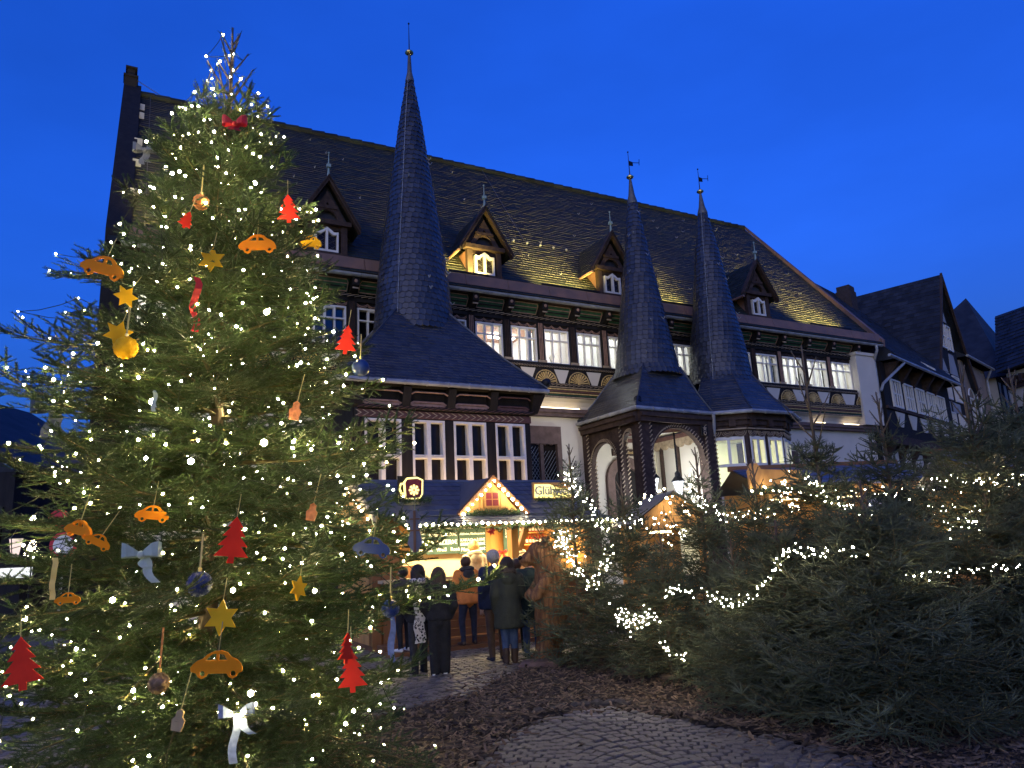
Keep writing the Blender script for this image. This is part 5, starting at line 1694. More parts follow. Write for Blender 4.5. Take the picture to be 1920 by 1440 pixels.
string("row of lights sagging along the dark right-hand spruces",
       along([(1690, 1070, 6.5), (1730, 1085, 6.4), (1760, 1075, 6.4), (1800, 1068, 6.4), (1860, 1064, 6.5), (1925, 1066, 6.6)], 46, .018, 14), .0046, M["bulb_far"], group=G, sag=.1)
string("lights glittering in front of the right-hand booth below its eaves",
       along([(1470, 900, 9.0), (1475, 930, 8.9), (1490, 950, 8.8), (1505, 940, 8.8)], 45, .04, 15) +
       along([(1640, 935, 9.3), (1690, 930, 9.2), (1740, 925, 9.2), (1800, 925, 9.0)], 50, .06, 16), .0056, M["bulb_far"], group=G, sag=.1)
# ================================================================ mulled wine stall and the other booths
mat("honey_wood", (0.50, 0.25, 0.07), 0.6, 0.25, 4, 0.3, 30, stretch=(1, 1, .25), island=0.12)
mat("brown_wood", (0.17, 0.075, 0.03), 0.6, 0.3, 5, 0.3, 30, stretch=(.25, 1, 1), island=0.2)
mat("pale_wood", (0.46, 0.36, 0.22), 0.7, 0.2, 5, 0.2)
mat("cream_panel", (0.74, 0.66, 0.42), 0.7, 0.06, 3)
mat("chalkboard", (0.045, 0.09, 0.075), 0.8, 0.25, 5)
mat("chalk", (0.85, 0.86, 0.82), 0.9, 0.1, 30)
mat("tin_tile", (0.075, 0.085, 0.11), 0.45, 0.2, 3, 0.1, 20, spec=0.5, island=0.15)
mat("mug_red", (0.16, 0.018, 0.022), 0.4, 0.15, 6)
mat("letter_grey", (0.42, 0.40, 0.36), 0.6, 0.1)
mat("garland", (0.040, 0.075, 0.028), 0.6, 0.4, 8)
mat("red_cloth", (0.45, 0.025, 0.03), 0.8, 0.2, 20)
mat("bottle_red", (0.28, 0.03, 0.02), 0.15, 0.3, 20, spec=0.6)
mat("label_white", (0.75, 0.72, 0.65), 0.7, 0.1)
glow("sign_glow", (1.0, 0.80, 0.25), 2.6)
glow("bulb_stall", (1.0, 0.85, 0.52), 95.0)
glow("stall_tube", (1.0, 0.78, 0.38), 12.0)

SU, SW = -4.2, 5.6
stall = empty("mulled_wine_stall", hall_pt(SU, SW, 0), TH)
tag(stall, "wooden mulled wine stall with dark tiled roof, chalkboard menus and lit small gable", "market stall")
SQ = lambda u, w, z: (u - SU, -(w - SW), z)
NS = lambda: MB(SQ)
U_L, U_R = -6.45, -1.75


def garland_mesh(mb, pts, r, n_per_m, seed, ln=.09):
    """bushy rope of fir sprigs"""
    rr = random.Random(seed)
    for p, q in zip(pts[:-1], pts[1:]):
        p, q = Vector(p), Vector(q)
        L = (q - p).length
        for k in range(max(2, int(L * n_per_m))):
            c = p.lerp(q, rr.random())
            d = Vector((rr.gauss(0, 1), rr.gauss(0, 1), rr.gauss(0, .8))).normalized()
            e = c + d * r * rr.uniform(.4, 1.2)
            for j in range(5):
                t = Vector((rr.gauss(0, 1), rr.gauss(0, 1), rr.gauss(0, 1))).normalized()
                s = d.cross(t).normalized() * .008
                b0 = c.lerp(e, j / 5)
                tip = b0 + (d * .6 + t * .7) * ln * .6
                mb.add([b0 - s, b0 + s, tip], [(0, 1, 2)])


# -- floor, posts, planked front
b = NS(); b.box(U_L, U_R, 4.0, 6.3, .02, .12); b.build("floor", M["brown_wood"], stall)
for z in np.arange(.14, 1.15, .145):
    b = NS(); b.box(U_L + .2, U_R, 6.22, 6.27 + random.uniform(-.004, .006), z, z + .138); b.build("front_plank", M["brown_wood"], stall)
b = NS(); b.box(U_L + .1, U_R, 6.10, 6.62, 1.17, 1.225); b.build("counter", M["pale_wood"], stall)
b = NS(); b.box(U_L, U_R - .4, 6.95, 7.25, .0, .09); b.box(U_L, U_R - .4, 6.55, 6.93, .0, .17); b.build("step", M["brown_wood"], stall)
for u0, u1 in ((U_L, U_L + .16), (U_L + .2, U_L + .52), (-3.62, -3.47), (-2.62, -2.50), (U_R - .15, U_R)):
    b = NS(); b.box(u0, u1, 6.12, 6.3, 1.225 if u0 > U_L + .3 else .1, 2.3); b.build("post", M["honey_wood"] if u0 > U_L + .3 else M["brown_wood"], stall)
b = NS(); b.hexa([(-3.47, 6.16, 1.62), (-3.47, 6.26, 1.62), (-3.37, 6.26, 1.62), (-3.37, 6.16, 1.62), (-3.25, 6.16, 2.2), (-3.25, 6.26, 2.2), (-3.12, 6.26, 2.2), (-3.12, 6.16, 2.2)])
b.build("brace", M["honey_wood"], stall)
b = NS(); b.hexa([(U_L + .52, 6.14, 1.55), (U_L + .52, 6.26, 1.55), (U_L + .56, 6.26, 1.45), (U_L + .56, 6.14, 1.45), (U_L + .8, 6.14, 2.25), (U_L + .8, 6.26, 2.25), (U_L + .92, 6.26, 2.25), (U_L + .92, 6.14, 2.25)])
b.build("brace", M["honey_wood"], stall)
# -- walls
x = U_L
while x < U_R - .05:
    b = NS(); b.box(x, min(U_R, x + .215), 4.35, 4.4, 1.62, 2.45); b.build("wall_plank", M["honey_wood"], stall); x += .22
b = NS(); b.box(U_L, -3.5, 4.4, 4.46, .9, 1.64); b.build("cream_wall", M["cream_panel"], stall)
b = NS(); b.box(-5.28, -4.98, 4.46, 4.475, 1.05, 1.42); b.build("hatch_curtain", M["brown_wood"], stall)
for k in range(10):
    y = 4.05 + k * .225
    for a_ in (U_L, U_R - .04):
        b = NS(); b.box(a_, a_ + .04, y, y + .218, .12, 2.28); b.build("side_plank", M["honey_wood"], stall)
b = NS(); b.quad((U_L, 4.05, 2.3), (U_R, 4.05, 2.3), (U_R, 6.3, 2.3), (U_L, 6.3, 2.3)); b.build("ceiling", M["pale_wood"], stall)
b = NS(); b.box(U_L, U_R, 4.05, 4.35, .12, 2.3); b.build("back_wall", M["brown_wood"], stall)
# right-hand inner panels with bow and bottle shelf
b = NS()
for u0 in (-3.3, -2.95): b.box(u0, u0 + .32, 4.6, 4.66, 1.0, 1.6)
b.build("cupboard", M["honey_wood"], stall)
b = NS(); b.box(-2.5, -1.8, 4.42, 4.6, 1.72, 1.75); b.box(-2.5, -1.8, 4.42, 4.6, 1.98, 2.01); b.build("shelf", M["honey_wood"], stall)
for row, z in enumerate((1.75, 2.01)):
    for k in range(8):
        b = NS(); c = (-2.45 + k * .085, 4.52, z)
        b.lathe([(.03, 0), (.03, .13), (.012, .17), (.012, .21)], 8, c)
        b.k = 1; b.lathe([(.0315, .03), (.0315, .10)], 8, c)
        o = b.build("bottle", [M["bottle_red"], M["label_white"]], None); o.location = hall_pt(SU, SW, 0); o.rotation_euler.z = TH
        tag(o, "red bottle with white label on the %s shelf board at the back of the stall" % ("upper" if row else "lower"), "bottle", "bottles on the shelf boards of the stall %s" % ("(upper)" if row else "(lower)"))
# -- chalkboards
def board(u0, u1, z0, z1, w, lines, lab):
    r = empty("menu_board", hall_pt((u0 + u1) / 2, w, (z0 + z1) / 2), TH)
    tag(r, lab, "menu board")
    q = MB(); q.box(-(u1 - u0) / 2, (u1 - u0) / 2, 0, .03, -(z1 - z0) / 2, (z1 - z0) / 2); q.build("panel", M["chalkboard"], r)
    for t, x, z, s, al in lines:
        place_text("lettering", t, s, M["chalk"], r, Matrix.Translation((x, -.003, z)) @ Matrix.Rotation(PI / 2, 4, 'X'), align=al, extrude=.001, bold=.002)
    return r


WB = 4.62
board(-5.10, -4.76, 1.64, 2.24, WB, [("Met", .05, .22, .085, 'CENTER'), ("Apfel", .05, .12, .085, 'CENTER'), ("Grog", .05, .02, .085, 'CENTER'), ("Punsch", .02, -.08, .085, 'CENTER'), ("Hot Aperol", 0, -.22, .062, 'CENTER')], "narrow chalkboard with a column of drinks, left end of the menu")
board(-4.74, -4.02, 1.62, 2.24, WB, [("Glühwein", -.02, .22, .12, 'CENTER'), ("+Schuss", -.32, .09, .11, 'LEFT'), ("1,00€", .33, .09, .10, 'RIGHT'), ("WINZER", -.33, -.07, .14, 'LEFT'), ("3,50€", .34, -.07, .12, 'RIGHT'), ("Rot   Weiß   Rosé", .0, -.22, .105, 'CENTER')], "green chalkboard reading WINZER 3,50 with red, white and rosé")
board(-4.0, -3.36, 1.60, 2.24, WB, [("Heißes", -.28, .24, .11, 'LEFT'), ("Alkfreier, Kinderpunsch", 0, .10, .062, 'CENTER'), ("KAKAO", -.29, -.03, .085, 'LEFT'), ("3,00€", .30, -.03, .085, 'RIGHT'), ("EIERPUNSCH", -.29, -.12, .085, 'LEFT'), ("4,00€", .30, -.12, .085, 'RIGHT'), ("Pfand", -.28, -.23, .10, 'LEFT'), ("2,00€", .30, -.23, .085, 'RIGHT')], "green chalkboard listing KAKAO and EIERPUNSCH beside the blonde server")
board(-2.92, -2.52, 1.62, 2.24, WB, [("1,50\n2,00\n2,50\n3,00", .15, .1, .07, 'RIGHT'), ("1 x\n2 x\n3 x\n4 x", -.16, .1, .07, 'LEFT')], "blank-bottomed chalkboard behind the diagonal brace, right of the other menus")
# red bow on the cupboard
b = NS()
for s in (-1, 1):
    b.add([(-3.0, 4.68, 1.60), (-3.0 + s * .09, 4.70, 1.66), (-3.0 + s * .11, 4.68, 1.58), (-3.0, 4.72, 1.60)], [(0, 1, 2), (0, 2, 3), (1, 3, 2)])
    b.add([(-3.0, 4.68, 1.60), (-3.0 + s * .05, 4.69, 1.50), (-3.0 + s * .09, 4.69, 1.51)], [(0, 1, 2)])
b.ball((-3.0, 4.69, 1.60), .02, 6, 4)
o = b.build("bow", M["red_cloth"]); o.location = hall_pt(SU, SW, 0); o.rotation_euler.z = TH
tag(o, "small red bow fixed to the honey-coloured cupboard inside the stall", "bow")
# -- roof
WR, ZR, WE, ZE = 5.2, 3.06, 6.72, 2.31
mb = MB()
def wavy(mb, A, B_, C_, D_, rows, cols, lift=.018):
    """pantile sheet: rows of scalloped tiles"""
    A, B_, C_, D_ = map(Vector, (A, B_, C_, D_)); nrm = (B_ - A).cross(D_ - A).normalized()
    for i in range(rows):
        t0, t1 = i / rows, (i + 1.1) / rows
        t1 = min(t1, 1)
        for j in range(cols):
            s0, s1 = j / cols, (j + 1) / cols
            lo, hi = [], []
            for q in range(5):
                s = s0 + (s1 - s0) * q / 4
                bow = math.sin(PI * q / 4)
                p = A.lerp(B_, s).lerp(D_.lerp(C_, s), t0) + nrm * (lift + .012 * bow) + (A - D_).normalized() * .02 * bow
                lo.append(p); hi.append(A.lerp(B_, s).lerp(D_.lerp(C_, s), t1) + nrm * (.001 + .012 * bow))
            lo2 = [p - nrm * (lift + .004) for p in lo]
            mb.add(lo + hi + lo2, [(q, q + 1, 6 + q, 5 + q) for q in range(4)] + [(10 + q, 11 + q, q + 1, q) for q in range(4)])


SV = lambda u, w, z: SQ(u, w, z)
wavy(mb, SV(U_L, WE, ZE), SV(U_R, WE, ZE), SV(U_R, WR, ZR), SV(U_L, WR, ZR), 7, 24)
tag(mb.build("roof_tiles", M["tin_tile"], stall, True), kind="stuff")
mb = MB()
wavy(mb, SV(U_L + .25, 7.32, 2.13), SV(U_R, 7.32, 2.13), SV(U_R, WE - .05, ZE - .01), SV(U_L + .25, WE - .05, ZE - .01), 4, 23, .014)
tag(mb.build("canopy_tiles", M["tin_tile"], stall, True), kind="stuff")
b = NS()
b.add([(U_L, WE, ZE - .02), (U_R, WE, ZE - .02), (U_R, WR, ZR - .02), (U_L, WR, ZR - .02), (U_L, 3.75, 2.31), (U_R, 3.75, 2.31)], [(0, 1, 2, 3), (3, 2, 5, 4)])
b.add([(U_L + .25, 7.3, 2.11), (U_R, 7.3, 2.11), (U_R, WE - .05, ZE - .04), (U_L + .25, WE - .05, ZE - .04)], [(0, 1, 2, 3)])
b.tube([(U_L - .02, WR, ZR + .01), (U_R + .02, WR, ZR + .01)], .05, 8)
b.build("roof", M["tin_tile"], stall)
b = NS()                                                             # left gable with plank infill
for s in (WE + .03, 3.72):
    b.hexa([(U_L - .12, s, ZE - .1), (U_L - .07, s, ZE - .1), (U_L - .07, WR, ZR - .06), (U_L - .12, WR, ZR - .06), (U_L - .12, s, ZE + .03), (U_L - .07, s, ZE + .03), (U_L - .07, WR, ZR + .07), (U_L - .12, WR, ZR + .07)])
b.build("verge_board", M["pale_wood"], stall)
y = 3.95
while y < 6.5:
    top = lambda w: ZE + (ZR - ZE) * (1 - abs(w - WR) / 1.5)
    b = NS(); b.hexa([(U_L - .03, y, 2.3), (U_L, y, 2.3), (U_L, y + .2, 2.3), (U_L - .03, y + .2, 2.3), (U_L - .03, y, max(2.31, top(y) - .05)), (U_L, y, max(2.31, top(y) - .05)), (U_L, y + .2, max(2.31, top(y + .2) - .05)), (U_L - .03, y + .2, max(2.31, top(y + .2) - .05))])
    b.build("gable_plank", M["honey_wood"], stall); y += .21
# small lit gable on the front slope
gu, gz0, gz1, gw = -4.22, 2.31, 3.02, 6.66
b = NS()
for s in (-1, 1):
    b.hexa([(gu + s * .70, gw, gz0 - .02), (gu + s * .70, gw + .14, gz0 - .02), (gu, gw + .14, gz1 - .06), (gu, gw, gz1 - .06), (gu + s * .76, gw, gz0 + .02), (gu + s * .76, gw + .14, gz0 + .02), (gu, gw + .14, gz1 + .04), (gu, gw, gz1 + .04)])
b.build("verge_board", M["brown_wood"], stall)
b = NS()
for s in (-1, 1): b.add([(gu + s * .72, gw + .02, gz0), (gu, gw + .02, gz1), (gu, WR, gz1 + .02), (gu + s * .1, WR + .3, ZR - .1)], [(0, 1, 2), (0, 2, 3)])
b.build("dormer_roof", M["tin_tile"], stall)
x = gu - .6
while x < gu + .58:
    h = lambda q: gz0 + (gz1 - gz0) * (1 - abs(q - gu) / .7) - .06
    b = NS(); x1 = x + .145
    b.hexa([(x, gw - .02, gz0), (x1, gw - .02, gz0), (x1, gw + .01, gz0), (x, gw + .01, gz0), (x, gw - .02, max(gz0 + .01, h(x))), (x1, gw - .02, max(gz0 + .01, h(x1))), (x1, gw + .01, max(gz0 + .01, h(x1))), (x, gw + .01, max(gz0 + .01, h(x)))])
    b.build("gable_plank", M["honey_wood"], stall); x += .15
b = NS()
b.box(gu - .17, gu + .17, gw + .01, gw + .05, gz0 + .14, gz0 + .44)
b.k = 1
for a in (-1, 1):
    for c in (0, 1): b.box(gu + (.01 if a > 0 else -.13), gu + (.13 if a > 0 else -.01), gw + .05, gw + .056, gz0 + .17 + c * .13, gz0 + .285 + c * .13)
b.k = 0
b.box(gu + .19, gu + .33, gw + .012, gw + .035, gz0 + .12, gz0 + .46); b.box(gu - .24, gu - .19, gw + .012, gw + .035, gz0 + .12, gz0 + .44)
b.build("gable_window", [M["honey_wood"], M["mug_red"]], stall)
b = NS(); b.box(-5.9, -3.9, 5.3, 5.36, 2.24, 2.27); b.box(-3.3, -1.9, 5.3, 5.36, 2.24, 2.27); b.build("ceiling_tube", M["stall_tube"], stall)
lamp("stall_light", 'AREA', (.4, .15, 2.2), 270, (1.0, .76, .38), stall, shape='RECTANGLE', size=3.8, size_y=.4)
b = NS(); b.box(-5.6, -1.9, 3.62, 3.70, 2.36, 2.42); b.build("rear_lamp_housing", M["iron"], stall)
lamp("rear_light", 'AREA', (.45, 1.94, 2.45), 70, (1.0, .66, .34), stall, shape='RECTANGLE', size=3.6, size_y=.06, aim=(.45, 2.2, 4.5))
# garlands: top-level, they hang on the stall
def garland(pts, r, n, seed, lab):
    mb = MB(); garland_mesh(mb, pts, r, n, seed)
    b2 = MB(); b2.tube(pts, .012, 4)
    root = empty("garland", (0, 0, 0)); tag(root, lab, "garland")
    tag(mb.build("needles", M["garland"], root), kind="stuff"); b2.build("wire", M["twig"] if "twig" in M else M["brown_wood"], root)
    return root


HP = lambda u, w, z: tuple(hall_pt(u, w, z))
pts = [HP(U_L + .3 + k * .29, 7.34, 2.06 + .03 * math.sin(k * 1.9)) for k in range(16)]
garland(pts, .085, 130, 3, "long fir garland hanging along the canopy edge of the mulled wine stall")
garland([HP(gu - .55, gw + .1, gz0 + .04), HP(gu, gw + .14, gz0 + .05), HP(gu + .55, gw + .1, gz0 + .04)], .09, 260, 4, "thick fir garland at the foot of the stall's small gable")
garland([HP(-2.95, 6.2, 2.62), HP(-2.0, 6.2, 2.60)], .10, 260, 5, "fir garland under the glowing lettered sign on the stall roof")
garland([HP(-5.9, 6.3, 2.62), HP(-5.3, 6.3, 2.64)], .12, 240, 6, "fir garland under the red mug sign on the stall roof")
# lights of the stall
pts = [Vector(HP(U_L + .25 + k * .118, 7.40, 2.13 + .012 * math.sin(k * 2.2))) for k in range(38)]
string("row of large warm bulbs along the canopy edge of the mulled wine stall", pts, .024, M["bulb_stall"], sag=.08)
pts = [Vector(HP(gu + s, gw + .17, gz1 - .08 - abs(s) * .93)) for s in np.linspace(-.66, .66, 15)]
string("warm bulbs following both slopes of the stall's small front gable", pts, .024, M["bulb_stall"], sag=.05)
pts = [Vector(HP(U_L - .16, WR + s, ZR - .12 - abs(s) * .48)) for s in np.linspace(-1.35, 1.35, 17)]
string("warm bulbs on the left gable end of the mulled wine stall", pts, .022, M["bulb_stall"], sag=.05)
b = MB(); garland_mesh(b, [HP(-4.62, 7.36, 1.98), HP(-4.56, 7.36, 1.98)], .05, 500, 9)
for s in range(6): b.add([HP(-4.6, 7.40, 1.99), HP(-4.6 + .07 * math.cos(s), 7.41, 1.99 + .07 * math.sin(s)), HP(-4.6 + .07 * math.cos(s + .5), 7.41, 1.99 + .07 * math.sin(s + .5))], [(0, 1, 2)])
tag(b.build("bow", M["red_cloth"]), "dark red bow on the garland above the chalkboard", "bow")

# -- signs on the roof
mug = empty("mug_sign", hall_pt(-5.62, 6.12, 2.86), TH); tag(mug, "glowing sign in the shape of a dark red mug with white snowflake", "sign")
b = MB()
body = [(-.14, -.17), (.12, -.19), (.185, .14), (-.14, .19)]
b.prism([(-.12, -.18), (.14, -.17), (.18, -.1), (.19, .15), (.1, .185), (-.1, .17), (-.14, .1)], -.05, -.02); b.build("mug", M["mug_red"], mug)
b = MB()
b.tube([(x, -.03, z) for x, z in ((-.13, -.19), (.14, -.185), (.195, -.1), (.205, .16), (.1, .2), (-.1, .185), (-.155, .12), (-.14, -.1), (-.13, -.19))], .022, 6)
b.tube([(-.15, -.03, .09), (-.22, -.03, .09), (-.25, -.03, .0), (-.21, -.03, -.09), (-.14, -.03, -.10)], .02, 6)
b.build("outline", M["sign_glow"], mug)
b = MB()
for k in range(8):
    a = k * PI / 4
    b.prism([(.03 + .02 * math.cos(a) - .012 * math.sin(a), -.03 + .02 * math.sin(a) + .012 * math.cos(a)), (.03 + .02 * math.cos(a) + .012 * math.sin(a), -.03 + .02 * math.sin(a) - .012 * math.cos(a)),
             (.03 + .095 * math.cos(a) + .024 * math.sin(a), -.03 + .095 * math.sin(a) - .024 * math.cos(a)), (.03 + .105 * math.cos(a), -.03 + .105 * math.sin(a)), (.03 + .095 * math.cos(a) - .024 * math.sin(a), -.03 + .095 * math.sin(a) + .024 * math.cos(a))], -.058, -.05)
b.build("snowflake", M["sign_glow"], mug)
b = MB(); b.box(-.27, .2, .0, .03, -.24, .24); b.build("back_board", M["timber_black"], mug)
sg = empty("lettered_sign", hall_pt(-2.47, 6.1, 2.79), TH); tag(sg, "glowing yellow sign with grey raised letters reading Glühwein on stall roof", "sign")
b = MB(); b.box(-.50, .50, .0, .04, -.16, .19); b.build("panel", M["honey_wood"], sg)
b = MB(); b.prism([(-.47, -.13), (.45, -.13), (.45, .06), (.1, .08), (-.1, .15), (-.45, .15)], -.015, -.003); b.build("glow_panel", M["sign_glow"], sg)
place_text("lettering", "Glühwein", .25, M["letter_grey"], sg, Matrix.Translation((0, -.05, .01)) @ Matrix.Rotation(PI / 2, 4, 'X'), extrude=.012, bold=.003)


# -- two lanterns hanging at the porch
def lantern(u, w, z, ztop, lab):
    o = empty("porch_lantern", hall_pt(u, w, z), TH)
    tag(o, lab, "lantern", "porch lanterns")
    b = MB(); b.lathe([(.075, .0), (.165, .42)], 6); b.build("glass", M["lantern_glow"], o)
    b = MB()
    for k in range(6):
        a = k * PI / 3
        b.tube([(.08 * math.cos(a), .08 * math.sin(a), -.01), (.172 * math.cos(a), .172 * math.sin(a), .43)], .011, 4)
    b.lathe([(.09, -.02), (.09, .01), (.02, -.06)][::1], 6); b.build("frame", M["iron"], o)
    b = MB(); b.lathe([(.21, .42), (.20, .45), (.09, .58), (.085, .68), (.05, .72), (.02, .76)], 10); b.build("cap", M["iron"], o)
    b = MB(); b.tube([(0, 0, .74), (0, 0, ztop - z)], .03, 6); b.build("rod", M["iron"], o)
    lamp("lantern_light", 'POINT', (0, 0, .2), 420, (.9, .95, 1.0), o, shadow_soft_size=.18)
    return o


lantern(3.42, 2.15, 3.05, 4.9, "hanging porch lantern nearest the arched door")
lantern(4.45, 2.05, 2.98, 4.9, "hanging porch lantern nearest the polygonal bay, partly behind a spruce")

# -- floodlights on the turret eaves
def floodlight(u, w, z, aim, energy, lab, color=(1.0, .86, .62), spot=1.1):
    o = empty("floodlight", hall_pt(u, w, z), TH); tag(o, lab, "floodlight")
    d = Vector(LQ(*aim)) - Vector(LQ(u, w, z)); d.normalize()
    b = MB(); c = d * .02
    b.tube([tuple(c - d * .13), tuple(c - d * .10), tuple(c + d * .06), tuple(c + d * .08)], [.05, .10, .12, .12], 12)
    b.build("head", M["iron"], o)
    b = MB(); b.tube([(0, 0, 0), (.02, 0, -.16), (0, .1, -.3)], .02, 5); b.build("bracket", M["iron"], o)
    lamp("flood_spot", 'SPOT', tuple(d * .16), energy, color, o, aim=tuple(d * 2), spot_size=spot, spot_blend=.8, shadow_soft_size=.06)
    return o


floodlight(-.95, 3.55, 5.78, (2.2, .2, 6.9), 260, "black floodlight clamped to the eaves corner of the first turret", spot=1.5)
floodlight(2.62, 2.75, 5.66, (3.2, 1.9, 7.0), 110, "black floodlight on the porch roof shining up its slates", spot=1.2)
floodlight(5.1, 2.5, 5.62, (4.6, 1.6, 9.0), 160, "small floodlight in the valley between the twin turrets", spot=.7)
# ground flood behind the fir that washes the white wall
floodlight(-8.3, 3.4, .35, (-8.2, 0, 3.2), 260, "floodlight on the paving washing the white hall wall behind the fir", (.80, 1.0, .90), spot=1.7)

# -- other booths behind the spruces
def booth(origin, rz, L, D_, ze, zr, name, lab, gable_front=False, lit=True):
    o = empty(name, origin, rz); tag(o, lab, "market stall")
    for x in (0, L):
        for y in (0, D_):
            q = MB(); q.box(x - .06, x + .06, y - .06, y + .06, 0, ze); q.build("post", M["honey_wood"], o)
    for k in range(7): q = MB(); q.box(.06, L - .06, .02, .05, .05 + k * .15, .19 + k * .15); q.build("front_plank", M["honey_wood"], o)
    q = MB(); q.box(0, L, D_ - .02, D_ + .02, .05, ze); q.build("back_wall", M["honey_wood"], o)
    q = MB(); q.box(-.05, L + .05, -.25, .1, 1.08, 1.13); q.build("counter", M["pale_wood"], o)
    if gable_front:
        q = MB(); q.add([(-.25, -.3, ze), (L / 2, -.3, zr), (L / 2, D_ + .2, zr), (-.25, D_ + .2, ze), (L + .25, -.3, ze), (L + .25, D_ + .2, ze)], [(0, 1, 2, 3), (1, 4, 5, 2)]); q.build("roof", M["tin_tile"], o)
        n = 9
        for k in range(n):
            x0, x1 = L * k / n, L * (k + .95) / n
            h = lambda x: ze + (zr - ze) * (1 - abs(x - L / 2) / (L / 2 + .25)) - .04
            q = MB(); q.add([(x0, -.2, ze - .1), (x1, -.2, ze - .1), (x1, -.2, h(x1)), (x0, -.2, h(x0)), (x0, -.17, ze - .1), (x1, -.17, ze - .1), (x1, -.17, h(x1)), (x0, -.17, h(x0))], [(0, 1, 2, 3), (4, 7, 6, 5), (0, 3, 7, 4), (1, 5, 6, 2), (0, 4, 5, 1), (3, 2, 6, 7)]); q.build("gable_plank", M["honey_wood"], o)
    else:
        q = MB(); q.add([(-.2, -.45, ze), (L + .2, -.45, ze), (L + .2, D_ / 2, zr), (-.2, D_ / 2, zr), (-.2, D_ + .2, ze), (L + .2, D_ + .2, ze)], [(0, 1, 2, 3), (3, 2, 5, 4)]); q.build("roof", M["tin_tile"], o)
        mb = MB(); wavy(mb, (-.2, -.45, ze + .01), (L + .2, -.45, ze + .01), (L + .2, D_ / 2, zr + .01), (-.2, D_ / 2, zr + .01), 5, int(L * 4)); tag(mb.build("roof_tiles", M["tin_tile"], o, True), kind="stuff")
        q = MB(); q.box(-.25, L + .25, D_ / 2 - .06, D_ / 2 + .06, zr - .02, zr + .07); q.build("ridge_board", M["brown_wood"], o)
        q = MB(); q.box(-.1, L + .1, -.42, -.38, ze - .2, ze - .02); q.build("fascia", M["honey_wood"], o)
    if lit:
        q = MB(); q.box(.3, L - .3, D_ * .5, D_ * .5 + .06, ze - .16, ze - .12); q.build("lamp_tube", M["stall_tube"], o)
    return o


p = at(1205, 985, 12.6); booth((p.x, 12.6, 0), rad(4), 1.0, 1.6, 1.98, 2.5, "wooden_booth", "narrow wooden booth with honey-coloured plank gable behind the spruces below the porch", True)
p = at(1430, 900, 12.4); o = booth((p.x, 12.4, 0), rad(3), 2.6, 1.8, 2.46, 2.86, "long_booth", "long wooden booth with dark wavy roof and red-brown ridge board behind the tall spruces", False)
q = MB(); q.prism([(-.42, 2.42), (-.42, 2.72), (-.36, 2.84), (-.26, 2.84), (-.2, 2.74), (.45, 2.70), (.45, 2.42)], -.5, -.44); q.build("headboard", M["honey_wood"], o)
q = MB(); garland_mesh(q, [(-.4, -.55, 2.40), (.5, -.55, 2.42), (1.3, -.55, 2.36)], .1, 160, 8); tag(q.build("garland", M["garland"], o), kind="stuff")
p = at(1850, 905, 9.8); o = booth((p.x, 9.8, 0), rad(-8), 2.4, 1.8, 2.25, 2.75, "corner_booth", "brown wooden booth with rounded post at the right edge of the market", False)
q = MB(); q.prism([(-.12, .0), (.02, .0), (.02, 2.62), (-.01, 2.78), (-.07, 2.82), (-.12, 2.76)], -.5, -.42); q.build("rounded_post", M["pale_wood"], o)
pts = along([(1195, 940, 12.0), (1230, 920, 12.2), (1262, 935, 12.2), (1300, 980, 12.1)], 22, .03, 31)
string("warm lights on the plank gable of the narrow booth", pts, .016, M["bulb_stall"])
pts = along([(1400, 915, 11.8), (1500, 925, 11.6), (1600, 922, 11.6), (1740, 915, 11.6)], 40, .05, 32)
string("warm lights under the eaves of the long booth", pts, .016, M["bulb_stall"])
pts = along([(1835, 900, 9.2), (1862, 860, 9.2), (1890, 905, 9.2), (1920, 900, 9.2)], 22, .04, 33)
string("warm lights on the brown booth at the right edge", pts, .012, M["bulb_stall"])
# white-lit kiosk far left under the houses
p0, p1 = at(-60, 1088, 21), at(38, 1064, 21)
o = empty("lit_kiosk", (p1.x, 21, 0)); tag(o, "low dark kiosk with bright white lit front by the houses at the far left", "kiosk")
b = MB(); b.box(-1.6, .04, 0, 1.2, 0, p0.z - .02); b.build("counter", M["timber_black"], o)
b = MB(); b.box(-1.6, 0, .5, .53, p0.z, p1.z); b.build("light_panel", glow("kiosk_glow", (.95, .98, 1.0), 1.3), o)
b = MB(); b.box(-1.7, .12, -.2, 1.3, p1.z + .03, p1.z + .1); b.build("roof", M["timber_black"], o)
# ================================================================ people
mat("skin", (0.50, 0.30, 0.21), 0.6, 0.12, 12)
mat("cloth_black", (0.012, 0.012, 0.014), 0.85, 0.3, 14, 0.3, 60)
mat("cloth_charcoal", (0.028, 0.028, 0.032), 0.85, 0.3, 14, 0.3, 60)
mat("cloth_navy", (0.012, 0.018, 0.042), 0.8, 0.3, 14, 0.3, 60)
mat("cloth_orange", (0.58, 0.19, 0.04), 0.75, 0.2, 9, 0.3, 50)
mat("cloth_olive", (0.030, 0.034, 0.024), 0.8, 0.25, 9, 0.3, 50)
mat("cloth_green", (0.022, 0.040, 0.032), 0.8, 0.25, 9, 0.3, 50)
mat("cloth_beige", (0.42, 0.37, 0.28), 0.9, 0.15, 9, 0.4, 50)
mat("cloth_brown", (0.085, 0.052, 0.032), 0.85, 0.2, 9, 0.3, 50)
mat("denim", (0.045, 0.075, 0.15), 0.85, 0.25, 14, 0.3, 80)
mat("denim_dark", (0.018, 0.022, 0.038), 0.85, 0.25, 14, 0.3, 80)
mat("fur", (0.045, 0.034, 0.026), 0.95, 0.5, 30, 0.8, 60)
mat("hair_brown", (0.045, 0.024, 0.014), 0.5, 0.4, 12, 0.5, 40, stretch=(6, 6, .6))
mat("hair_dark", (0.016, 0.011, 0.009), 0.5, 0.4, 12, 0.5, 40, stretch=(6, 6, .6))
